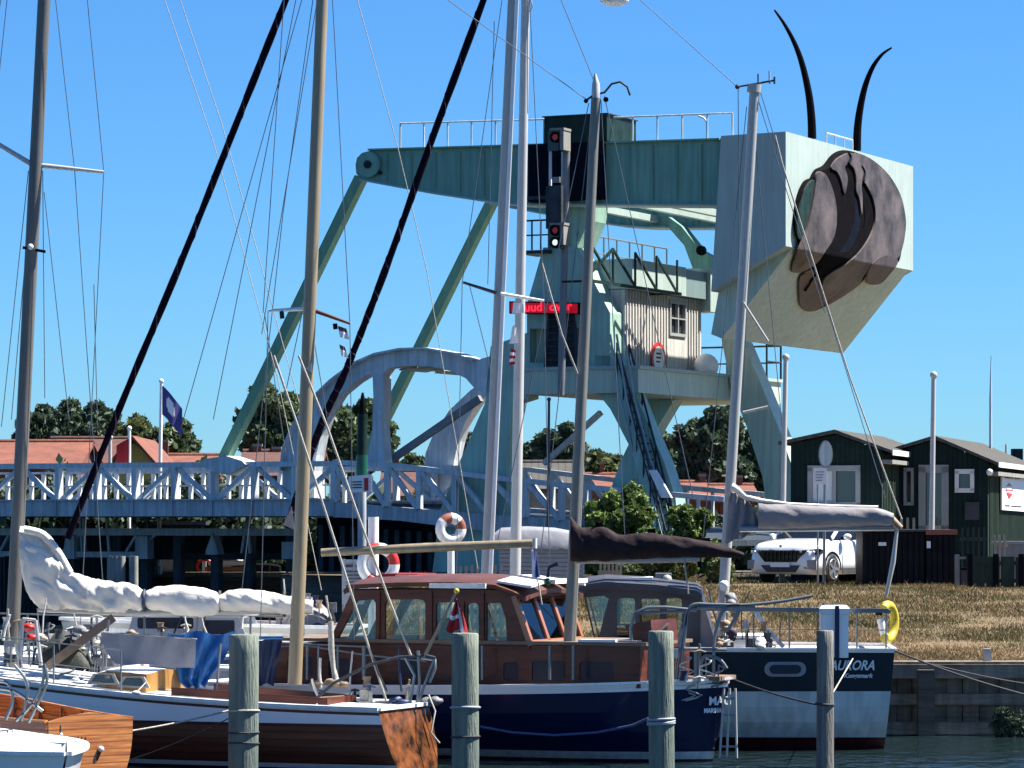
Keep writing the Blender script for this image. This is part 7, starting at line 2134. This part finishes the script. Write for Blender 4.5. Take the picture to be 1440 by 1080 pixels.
# ================================================================== RIGHT BANK: cabins, car, bins, fences
C1 = Frame(1112, 88, 15)
def cabin(fr, label, gable, openings, v0, depth, ground=1.40, gx=None):
    """gable outline in photo px (eaveL, apex, eaveR) at plane v0"""
    t = thing('harbour_cabin', label, 'cabin', fr.pt(gable[0][0] + 20, 800, v0))
    t.location.z = ground; t['_org'] = tuple(t.location)
    eL, ap, eR = [fr.az(x, y, v0) for x, y in gable]
    mb = MB()
    out = [(eL[0], ground - .1), (eR[0], ground - .1), eR, ap, eL]
    hs_ = [[fr.at(a, v0, z) for a, z in [fr.az(x, y, v0) for x, y in o['poly']]] for o in openings]
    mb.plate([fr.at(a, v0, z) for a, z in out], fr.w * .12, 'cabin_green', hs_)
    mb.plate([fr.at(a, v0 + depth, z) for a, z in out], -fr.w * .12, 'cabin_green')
    fr.abox(mb, eR[0] - .12, eR[0], v0 + .121, v0 + depth - .121, ground - .1, eR[1] - .05, 'cabin_green_lit')
    fr.abox(mb, eL[0], eL[0] + .12, v0 + .121, v0 + depth - .121, ground - .1, eL[1] - .05, 'cabin_green_lit')
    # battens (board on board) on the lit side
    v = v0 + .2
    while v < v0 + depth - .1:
        fr.abox(mb, eR[0] + .001, eR[0] + .03, v, v + .06, ground, eR[1] - .06, 'cabin_green_lit'); v += .24
    wl = mb.build('wall', t)
    for o in openings:
        az = [fr.az(x, y, v0) for x, y in o['poly']]
        m_ = MB(); fw = o.get('fw', .07)
        cx = sum(a for a, z in az) / 4; cz = sum(z for a, z in az) / 4
        aa = [a for a, z in az]; zz = [z for a, z in az]
        a0, a1, z0, z1 = min(aa), max(aa), min(zz), max(zz)
        for (p, q, r_, s_) in ((a0 - .02, a0 + fw, z0, z1), (a1 - fw, a1 + .02, z0, z1), (a0 - .02, a1 + .02, z1 - fw + .002, z1 + .04), (a0 - .02, a1 + .02, z0 - .03, z0 + fw)):
            fr.abox(m_, p, q, v0 - .04, v0 + .06, r_, s_, o['frame'])
        for mu in o.get('mull', []): 
            am = a0 + (a1 - a0) * mu; fr.abox(m_, am - .05, am + .05, v0 - .03, v0 + .05, z0, z1, o['frame'])
        w_ = m_.build(o['name'], t)
        m_ = MB(); fr.abox(m_, a0, a1, v0 + .07, v0 + .085, z0, z1, o.get('glass', 'glass_sky')); m_.build('pane', w_)
        if o.get('glare'):
            m_ = MB(); fr.abox(m_, a0 + fw, a0 + (a1 - a0) * .45, v0 + .062, v0 + .068, z0 + fw, z0 + (z1 - z0) * .95, 'frame_white'); m_.build('pane_glare', w_)  # white sheet before the pane stands in for light reflected in it
    # roof slabs
    mb = MB()
    for e, s in ((eL, -1), (eR, 1)):
        sl = (ap[1] - e[1]) / abs(e[0] - ap[0]); oh = .28
        p = [(ap[0], ap[1] + .03), (e[0] + s * oh, e[1] - sl * oh + .03), (e[0] + s * oh, e[1] - sl * oh + .11), (ap[0], ap[1] + .12)]
        mb.plate([fr.at(a, v0 - .18, z) for a, z in p], fr.w * (depth + .36), 'roof_felt')
    rf = mb.build('roof', t)
    m_ = MB(); sl = (ap[1] - eR[1]) / abs(eR[0] - ap[0])
    fr.abox(m_, eR[0] + .285, eR[0] + .31, v0 - .19, v0 + depth + .19, eR[1] - sl * .28 - .01, eR[1] - sl * .28 + .12, 'frame_white')
    m_.build('fascia', rf)
    m_ = MB(); fr.abox(m_, eR[0] + .001, eR[0] + .28, v0 - .1, v0 + depth + .1, eR[1] - sl * .28 - .22, eR[1] - sl * .28 - .12, 'fence_grey'); m_.build('soffit', rf)
    return t, (eL, ap, eR)
rect = lambda x0, y0, x1, y1: [(x0, y0), (x1, y0), (x1, y1), (x0, y1)]
cab1, g1 = cabin(C1, 'dark green timber cabin with wide white-framed double window', [(1112, 624), (1175, 611), (1240, 634)],
    [dict(poly=rect(1137, 657, 1209, 712), frame='frame_grey', mull=[.5], name='window', fw=.10, glare=True)], 0, 7.5)
cab2, g2 = cabin(C1, 'dark green timber cabin with glazed door and small square window at far right', [(1264, 634), (1315, 619), (1389, 650)],
    [dict(poly=rect(1293, 656, 1333, 748), frame='frame_grey', name='door', fw=.16), dict(poly=rect(1272, 660, 1284, 709), frame='frame_grey', name='window', fw=.05), dict(poly=rect(1344, 662, 1369, 691), frame='frame_white', name='window', fw=.08)], 2.6, 9.0)
# linking wall between the two cabins
mb = MB(); C1.abox(mb, g1[2][0] + .06, g2[0][0] - .02, 4.8, 4.95, 1.3, g1[2][1] - .1, 'cabin_green_lit')
mb.build('link_wall', cab1)
# vent, small lamp, narrow light panels on gable 2
mb = MB(); C1.plate(mb, rect(1357, 706, 1377, 731), 2.55, 2.595, 'dark_grey_paint'); mb.build('vent', cab2)
mb = MB(); C1.plate(mb, rect(1246, 684, 1259, 708), 2.3, 2.34, 'sign_white'); mb.bar(C1.pt(1252, 760, 2.36), C1.pt(1252, 700, 2.36), .05, .04, 'grey_metal', C1.w)
for i in range(3): C1.plate(mb, [(1249, 689 + i * 4), (1256, 689 + i * 4), (1256, 690 + i * 4), (1249, 690 + i * 4)], 2.285, 2.299, 'frame_grey')
tag(mb.build('notice_board'), 'white paper notice standing between the two green cabins', 'sign')
mb = MB(); C1.plate(mb, rect(1236, 690, 1243, 710), 2.0, 2.2, 'frame_white'); C1.plate(mb, rect(1240, 660, 1244, 690), 2.05, 2.15, 'frame_grey'); mb.build('meter_box', cab1)
mb = MB(); mb.ball(C1.pt(1392, 664, 2.4), .09, 'white_paint'); mb.tube([C1.pt(1389, 664, 2.58), C1.pt(1392, 664, 2.4)], .02, 'grey_metal', 6); mb.build('outdoor_lamp', cab2)
# white sign on the sunlit side of cabin 2
aS = g2[2][0]
t = thing('sign_panel', 'large white sign with red emblem on the sunlit cabin side at far right', 'sign', C1.side(1425, 715, aS + .1))
mb = MB(); C1.splate(mb, [(1407, 665), (1470, 669), (1470, 722), (1407, 717)], aS + .06, aS + .10, 'sign_white'); mb.build('board', t)
mb = MB()
cs = C1.side(1419, 690, aS + .102)
C1.splate(mb, [(1415, 684), (1419, 679), (1423, 684)], aS + .102, aS + .112, 'red_paint')
C1.splate(mb, [(1416, 687), (1422, 687), (1422, 692), (1416, 692)], aS + .102, aS + .112, 'flag_white'); C1.splate(mb, [(1415, 693), (1424, 694), (1419, 702)], aS + .102, aS + .112, 'red_paint')
C1.splate(mb, [(1414, 688), (1424, 688.5), (1424, 690.5), (1414, 690)], aS + .104, aS + .115, 'red_paint')
mb.build('emblem', t)
mb = MB()
for x0, x1, y in ((1413, 1424, 671), (1426, 1434, 672), (1413, 1420, 710), (1422, 1436, 711)):
    C1.splate(mb, [(x0, y), (x1, y + .5), (x1, y + 2), (x0, y + 1.5)], aS + .102, aS + .11, 'ink')
mb.build('print', t)
# antenna behind cabin 2
mb = MB(); q = P(1393, 640, 97); mb.tube([(q.x, 97, 3.5), P(1393, 560, 97), P(1394, 500, 97)], [.05, .04, .015], 'steel_blue', 6)
tag(mb.build('antenna'), 'thin whip antenna rising behind the right green cabin', 'antenna')
mb = MB(); q = P(1430, 640, 99)
mb.wbox((q.x, 99, q.z - .1), .3, .3, .55, 'shed_teal'); mb.tube([(q.x - .3, 99, q.z - .3), (q.x - .3, 99, q.z + .3)], .03, 'steel_blue', 6)
mb.wbox((q.x, 99, 3.1), .12, .12, 3.5, 'shed_teal')
tag(mb.build('vent_pipe'), 'small grey-blue vent stack above the right cabin roof', 'vent')
# oval mirror on post
t = thing('traffic_mirror', 'oval grey mirror on a post in front of the left green cabin', 'mirror', P(1162, 800, 84))
c = P(1161, 639, 84); mb = MB()
for rr_, m_, off in ((1.0, 'frame_grey', 0), (.86, 'hull_grey', -.03)):
    pts = [c + Vector((math.cos(2 * math.pi * k / 28) * .17 * rr_, off, math.sin(2 * math.pi * k / 28) * .33 * rr_)) for k in range(28)]
    mb.plate(pts, (0, .025, 0), m_)
mb.build('face', t)
mb = MB(); g0 = P(1158, 800, 84.1); mb.tube([(g0.x, 84.1, 1.3), c + Vector((0, .06, 0))], .035, 'grey_metal', 8); mb.build('post', t)
t = thing('notice_sign', 'small white notice on a thin post before the double window', 'sign', P(1150, 800, 83))
mb = MB(); mb.plate([P(1144, 658, 83), P(1163, 658, 83), P(1162, 681, 83), P(1144, 681, 83)], (0, .03, 0), 'sign_white')
for i in range(4): mb.plate([P(1147, 663 + i * 4, 82.99), P(1159 - i, 663 + i * 4, 82.99), P(1159 - i, 664.3 + i * 4, 82.99), P(1147, 664.3 + i * 4, 82.99)], (0, .008, 0), 'frame_grey')
mb.build('board', t)
mb = MB(); q = P(1150, 681, 83.05); mb.tube([(q.x, 83.05, 1.3), q], .025, 'grey_metal', 6); mb.build('post', t)

# ---- parked white car
CA = Frame(1146, 84.5, -52)     # origin = front right corner on the ground; u = along the body to the rear
def car():
    # local: x = along length (0 nose .. 4.6 tail), y across (0 = visible side .. 1.85), placed by car matrix
    yaw = R(36)
    ux = Vector((math.sin(R(90) - yaw) * 1.0, math.cos(R(90) - yaw), 0))
    ux = Vector((math.cos(R(56)), math.sin(R(56)), 0)); wy = Vector((-math.sin(R(56)), math.cos(R(56)), 0))
    org = Vector(((1146 - 720) / FPX * 84.0, 84.0, 1.645))
    t = thing('parked_car', 'white SUV parked on the bank left of the black bin store', 'car', org + ux * 2.3 + wy * .9)
    G = lambda x, y, z: org + ux * x + wy * y + Vector((0, 0, z))
    # body loft: stations along x: (x, zbot, zbelt/top, half-width, shoulder)
    st = [(0.0, .42, .62, .70), (.06, .26, .84, .84), (.22, .22, .98, .90), (.6, .22, 1.04, .925), (1.15, .22, 1.09, .93), (1.6, .22, 1.12, .93), (2.6, .22, 1.12, .93), (3.7, .22, 1.13, .93), (4.3, .25, 1.12, .90), (4.6, .35, 1.05, .82), (4.66, .5, .9, .76)]
    rings = []
    for x, zb, zt, hw in st:
        row = []
        for yy, f in ((-1, .0), (-1.0, .35), (-.985, .62), (-.94, .86), (-.80, .97), (-.4, 1.0), (.4, 1.0), (.80, .97), (.94, .86), (.985, .62), (1.0, .35), (1, .0)):
            row.append(G(x, .93 + yy * hw, zb + (zt - zb) * f))
        rings.append(row)
    mb = MB(); mb.loft(rings, 'car_white'); body = mb.build('body', t)
    # greenhouse
    gs = [(1.05, 1.09, .80), (1.75, 1.50, .68), (2.1, 1.585, .655), (2.8, 1.61, .65), (3.6, 1.57, .645), (4.15, 1.40, .66), (4.45, 1.12, .74)]
    rings = []
    for x, zt, hw in gs:
        b = .80 if x < 1.3 else .84
        rings.append([G(x, .93 - b, 1.06), G(x, .93 - hw, zt - .05), G(x, .93 - hw * .85, zt), G(x, .93 + hw * .85, zt), G(x, .93 + hw, zt - .05), G(x, .93 + b, 1.06)])
    mb = MB(); mb.loft(rings, 'car_glass', smooth=False); mb.build('glasshouse', t)
    rings = []
    for x, zt, hw in gs[1:6]:
        rings.append([G(x, .93 - hw - .012, zt - .06), G(x, .93 - hw * .85, zt + .02), G(x, .93 + hw * .85, zt + .02), G(x, .93 + hw + .012, zt - .06)])
    mb = MB(); mb.loft(rings, 'car_white', closed=False); mb.build('roof', t)
    for sgn in (-1, 1):
        for (x0, z0, b0, x1, z1, b1, w_) in ((1.05, 1.08, .81, 1.78, 1.48, .69, .09), (2.75, 1.08, .85, 2.75, 1.56, .665, .05), (3.7, 1.08, .85, 3.75, 1.53, .66, .10), (4.45, 1.08, .80, 4.12, 1.42, .67, .14)):
            mb = MB(); mb.bar(G(x0, .93 + sgn * b0, z0), G(x1, .93 + sgn * b1, z1), w_, .035, 'car_white', wy); mb.build('pillar', t)
    # grille, lights, lower air dam, plate
    mb = MB(); mb.plate([G(-.03, .42, .80), G(-.03, 1.44, .80), G(-.02, 1.50, .68), G(-.02, 1.36, .52), G(-.02, .50, .52), G(-.02, .36, .68)], ux * .09, 'black_lens')
    for i in range(9): mb.bar(G(-.04, .50 + i * .107, .54), G(-.045, .50 + i * .107, .78), .012, .02, 'dark_steel', ux)
    mb.build('grille', t)
    for y0, y1, yy in ((.36, -.02, -1), (1.50, 1.88, 1)):
        mb = MB(); mb.plate([G(-.01, y0, .80), G(.16, y1 + .02 * -yy, .84), G(.30, y1, .80), G(.20, y1, .70), G(-.0, y0, .69)], ux * .10, 'black_lens')
        for k in range(2): mb.ball(G(.03 + k * .07, y0 + (y1 - y0) * (.4 + .3 * k), .755), .035, 'frame_white')
        mb.build('headlight', t)
    mb = MB(); mb.plate([G(-.035, .40, .44), G(-.035, 1.46, .44), G(-.03, 1.3, .28), G(-.03, .55, .28)], ux * .08, 'dark_grey_paint')
    for y0, y1 in ((.02, .30), (1.56, 1.84)): mb.plate([G(.02, y0, .58), G(-.0, y1, .56), G(-.0, y1 , .36), G(.05, y0, .34)], ux * .08, 'frame_grey')
    mb.build('bumper', t)
    mb = MB(); mb.plate([G(-.055, .66, .40), G(-.055, 1.18, .40), G(-.055, 1.18, .51), G(-.055, .66, .51)], ux * .012, 'sign_white'); pl = mb.build('number_plate', t)
    text('CS 40 018', G(-.06, 1.13, .42), -wy, .10, 'ink', t, bold=.002, wide=.85) if False else None
    mb = MB(); mb.tube([G(-.01, .93, .90), G(.0, .93, .90)], .035, 'rim', 12); mb.build('bonnet_badge', t)
    # wheels
    for x in (.88, 3.68):
        for y in (0.0, 1.86):
            s_ = -1 if y < .5 else 1
            mb = MB(); c = G(x, y + .12 * -s_, .35)
            mb.tube([c + wy * s_ * .0, c + wy * s_ * .10, c + wy * s_ * .125], [.35, .35, .31], 'tyre', 28, smooth=False); wh = mb.build('wheel', t)
            mb = MB(); c2 = c + wy * s_ * .126; mb.tube([c2, c2 + wy * s_ * .01], .235, 'dark_grey_paint', 24)
            for k in range(5):
                an = 2 * math.pi * k / 5; d = ux * math.cos(an) + Vector((0, 0, math.sin(an)))
                mb.bar(c2 + wy * s_ * .015, c2 + wy * s_ * .015 + d * .23, .07, .02, 'rim', wy)
            mb.torus(c2 + wy * s_ * .01, wy, .235, .018, 'rim', 24, 6); mb.build('rim', wh)
            mb = MB(); 
            mb.torus(G(x, .93 + s_ * .925, .36), wy, .395, .035, 'black', 20, 6, -10 - 90, 190 - 90) if False else mb.torus(G(x, .93 + s_ * .915, .36), wy, .385, .03, 'black', 26, 6, -95, 95); mb.build('wheel_arch', t)
    for s_ in (-1, 1):
        mb = MB(); c = G(1.42, .93 + s_ * 1.03, 1.12); mb.ball(c, .10, 'car_white', 1.0, 1.0, .75); mb.tube([c, G(1.45, .93 + s_ * .84, 1.08)], .03, 'black', 6); mb.build('wing_mirror', t)
    mb = MB()
    for x in (1.35, 2.75): mb.bar(G(x, -.005, .35), G(x + .03, -.004, 1.06), .008, .01, 'ink', wy)
    mb.bar(G(.9 + .45, -.006, .30), G(3.25, -.006, .30), .14, .02, 'dark_grey_paint', wy)
    mb.build('door_seam', t)
car()
# ---- bins shed
t = thing('bin_store', 'black boarded bin store behind the white car, with reddish lid on its right part', 'shed', P(1275, 822, 84))
mb = MB(); p0 = P(1213, 826, 82.5); p1 = P(1300, 748, 82.5); p2 = P(1343, 752, 82.5)
mb.wbox(((p0.x + p1.x) / 2, 83.3, (1.2 + p1.z) / 2), p1.x - p0.x, 1.6, p1.z - 1.2, 'black_wood')
x = p0.x
while x < p1.x - .1: mb.wbox((x + .07, 82.485, (1.28 + p1.z) / 2), .115, .025, p1.z - 1.32, 'black_wood'); x += .13
mb.build('boarding', t)
mb = MB(); mb.wbox(((p1.x + p2.x) / 2 + .01, 83.2, (1.2 + p2.z) / 2), p2.x - p1.x - .02, 1.5, p2.z - 1.2, 'black_wood')
x = p1.x + .02
while x < p2.x - .1: mb.wbox((x + .07, 82.435, (1.28 + p2.z) / 2), .115, .025, p2.z - 1.32, 'black_wood'); x += .13
mb.build('side_boarding', t)
mb = MB(); mb.wbox(((p0.x + p1.x) / 2, 83.3, p1.z + .03), p1.x - p0.x + .12, 1.8, .05, 'dark_grey_paint'); mb.wbox(((p1.x + p2.x) / 2 + .03, 83.2, p2.z + .06), p2.x - p1.x + .02, 1.7, .12, 'red_roof'); mb.build('lid', t)
mb = MB(); q = P(1241, 765, 82.4); mb.wbox((q.x, 82.45, q.z), .18, .02, .08, 'sign_white'); q = P(1306, 766, 82.4); mb.wbox((q.x, 82.41, q.z), .09, .02, .16, 'sign_white'); mb.build('label_plate', t)
# posts and fences right of the bins
def picket(px0, px1, ytop, D, m, label, w_=.09, gap=.05, name='picket_fence', th=.025, group=None, rails=True, zb=None):
    xa = (px0 - 720) / FPX * D; xb = (px1 - 720) / FPX * D; zt = CAM_H - (ytop - HOR) / FPX * D; z0 = zb if zb is not None else bank_h(xa, D) - .03
    rr = random.Random(px0)
    t = thing(name, label, 'fence', ((xa + xb) / 2, D, z0), group)
    mb = MB(); x = xa
    while x < xb: mb.wbox((x + w_ / 2, D, (z0 + zt) / 2 + .02), w_, th, zt - z0 + rr.uniform(-.02, .03) - .04, m); x += w_ + gap
    mb.build('slats', t)
    if rails:
        for f in (.25, .8):
            m_ = MB(); m_.wbox(((xa + xb) / 2, D + .045, z0 + (zt - z0) * f), xb - xa + .05, .05, .09, m); m_.build('rail', t)
    return t
picket(1352, 1386, 742, 84.5, 'cabin_green_lit', 'dark green railing below the square window', .05, .08)
picket(1240, 1285, 728, 86.5, 'fence_pale', 'pale slatted railing between the two green cabins', .06, .09)
picket(1366, 1500, 783, 79.5, 'cabin_green_lit', 'low dark board fence at the far right behind the dry grass', .30, .03)
for i, px in enumerate((1364, 1400, 1436)):
    mb = MB(); q = P(px, 779, 79.3); mb.wbox((q.x, 79.3, (1.1 + q.z) / 2), .11, .11, q.z - 1.1, 'black'); 
    tag(mb.build('fence_post'), ['black fence post nearest the white post', 'black fence post in the middle of the low fence', 'black fence post at the right edge'][i], 'post', 'posts of the low fence')
mb = MB(); q = P(1346, 780, 80); mb.wbox((q.x, 80, (1.1 + q.z) / 2), .10, .10, q.z - 1.1, 'fence_grey'); q2 = P(1352, 781, 80); mb.wbox((q2.x, 80, q2.z - .06), .2, .05, .05, 'fence_grey')
tag(mb.build('gate_post'), 'pale grey post right of the black bin store', 'post')
mb = MB(); q = P(1356, 800, 81); mb.wbox((q.x, 81, 1.65), .2, .5, .75, 'dark_grey_paint'); mb.wbox((q.x, 81, 2.05), .24, .54, .05, 'black'); mb.tube([(q.x - .13, 80.8, 1.3), (q.x - .13, 80.8, 2.0)], .02, 'black', 6)
tag(mb.build('wheelie_bin'), 'dark bin standing against the low fence', 'bin')
mb = MB(); xa = P(1398, 700, 88); mb.wbox((P(1425, 760, 84).x, 84.6, 1.95), .7, .5, 1.3, 'grey_paint'); mb.wbox((P(1425, 760, 84).x, 84.6, 2.63), .78, .58, .06, 'frame_grey')
tag(mb.build('utility_box'), 'grey utility cabinet below the white sign at the right edge', 'cabinet')
picket(1398, 1416, 752, 82.5, 'fence_pale', 'short pale picket piece below the big white sign', .05, .06)
picket(843, 873, 790, 66, 'fence_pale', 'ochre slatted fence behind the sail cover boom', .045, .03)
picket(645, 706, 796, 58, 'fence_grey', 'grey wooden picket fence right of the middle lifebuoy post', .05, .045)
# bicycle-rack like white hoops and flowers on the ramp side: thin white poles
for i, (px, y0) in enumerate(((893, 690), (915, 690), (1000, 700))):
    pass

# ---- covered trailer boat / grey van like shape (700-820, 740-815)
t = thing('covered_boat', 'white boat under a grey tarpaulin on the bank behind the grey wooden mast', 'boat', P(765, 820, 68))
FT = Frame(700, 68, 0)
mb = MB(); rings = []
for x, y0, y1 in ((692, 752, 770), (705, 742, 772), (740, 740, 773), (780, 742, 773), (812, 748, 772), (824, 758, 772)):
    a, z0 = FT.az(x, y1, 0); _, z1_ = FT.az(x, y0, 0)
    rings.append([FT.at(a, math.copysign(abs(math.cos(math.pi * k / 8)) ** .35, math.cos(math.pi * k / 8)) * -1.1, z0 + max(0, math.sin(math.pi * k / 8)) ** .22 * (z1_ - z0)) for k in range(9)])
mb.loft(rings, 'cloth_grey', closed=False, smooth=True); mb.build('tarpaulin', t)
mb = MB()
for i in range(7):
    y0 = 773 + i * 6; a0, z1_ = FT.az(702, y0, -1.05); a1, z0 = FT.az(822, y0 + 5.4, -1.05)
    FT.abox(mb, a0, a1, -1.0 + .03 * i, 1.0 - .03 * i, z0, z1_, 'sign_blue')
mb.build('hull', t)
mb = MB(); FT.abox(mb, .1, 1.5, -.5, .5, 1.1, CAM_H - (815 - HOR) / FPX * 68, 'dark_steel'); mb.build('cradle', t)

# ---- lifebuoy posts on the quay
def buoy_post(px, yt, yb, D, cx, cy, R_, ax, label, seg):
    t = thing('lifebuoy_post', label, 'lifebuoy post', P(px, 900, D)); t.location.z = 1.0; t['_org'] = tuple(t.location)
    a = P(px, yt, D); mb = MB(); mb.tube([(a.x, D, .95), a], 7.5 / FPX * D if px < 600 else 5 / FPX * D, 'white_paint', 12); mb.build('post', t)
    mb = MB(); c = P(cx, cy, D - .16); mb.torus(c, ax, R_, .085, 'white_paint', 32, 10, mats=seg); mb.build('buoy', t)
    return t
buoy_post(525, 727, 815, 54.5, 532, 794, .25, (.25, -1, 0), 'white post with red and white lifebuoy behind the left end of the wheelhouse roof', ['red_paint', 'white_paint', 'white_paint', 'red_paint', 'white_paint', 'white_paint', 'red_paint', 'white_paint'])
buoy_post(634, 762, 815, 55.5, 634, 744, .17, (.35, -1, 0), 'lifebuoy on a thin white post above the middle of the pale boom', ['red_roof', 'white_paint', 'white_paint', 'white_paint', 'white_paint', 'white_paint', 'red_roof', 'white_paint'])
t = thing('info_board', 'blue-grey information board with printed lines behind the foot of the wooden mast', 'sign', P(502, 900, 55.5)); t.location.z = 1.0; t['_org'] = tuple(t.location)
mb = MB(); mb.plate([P(481, 787, 55.5), P(524, 787, 55.5), P(524, 850, 55.5), P(481, 850, 55.5)], (0, .05, 0), 'sign_blue'); mb.build('board', t)
mb = MB()
for i, (x0, x1, y, h) in enumerate(((486, 497, 794, 4), (500, 508, 794, 4), (486, 512, 803, 1.6), (486, 516, 808, 1.6), (486, 510, 813, 1.6), (486, 514, 818, 1.6), (486, 508, 823, 1.6))):
    mb.plate([P(x0, y, 55.48), P(x1, y, 55.48), P(x1, y + h, 55.48), P(x0, y + h, 55.48)], (0, .01, 0), 'dark_grey_paint')
mb.build('print', t)
for x in (483, 522):
    mb = MB(); q = P(x, 850, 55.56); mb.tube([(q.x, 55.6, .95), P(x, 786, 55.6)], .03, 'grey_metal', 6); mb.build('post', t)
# small posts / cars visible through the ramp truss
def far_car(px0, px1, ytop, ybot, D, m, label):
    p0 = P(px0, ybot, D); p1 = P(px1, ytop, D); z0, z1_ = p0.z, p1.z; L = p1.x - p0.x; h = z1_ - z0
    t = thing('parked_car', label, 'car', ((p0.x + p1.x) / 2, D, z0), 'cars beyond the bridge')
    mb = MB(); prof_ = [(0, .18), (.0, .5), (.12, .58), (.28, .62), (.38, .95), (.48, 1), (.78, .98), (.92, .62), (1, .55), (1, .18)]
    mb.plate([(p0.x + L * a, D - .8, z0 + h * b) for a, b in prof_], (0, 1.6, 0), m); mb.build('body', t)
    mb = MB(); mb.plate([(p0.x + L * a, D - .82, z0 + h * b) for a, b in ((.32, .63), (.40, .9), (.76, .92), (.86, .63))], (0, 1.64, 0), 'car_glass'); mb.build('side_window', t)
    for f in (.2, .8):
        mb = MB(); c = Vector((p0.x + L * f, D - .82, z0 + h * .2)); mb.tube([c, c + Vector((0, 1.64, 0))], h * .2, 'tyre', 14); mb.build('wheel', t)
zc5 = HOR + (CAM_H - 1.45) * FPX / 128
far_car(560, 640, zc5 - 56, zc5, 128, 'plaster_grey', 'pale car seen through the ramp truss under the arch')
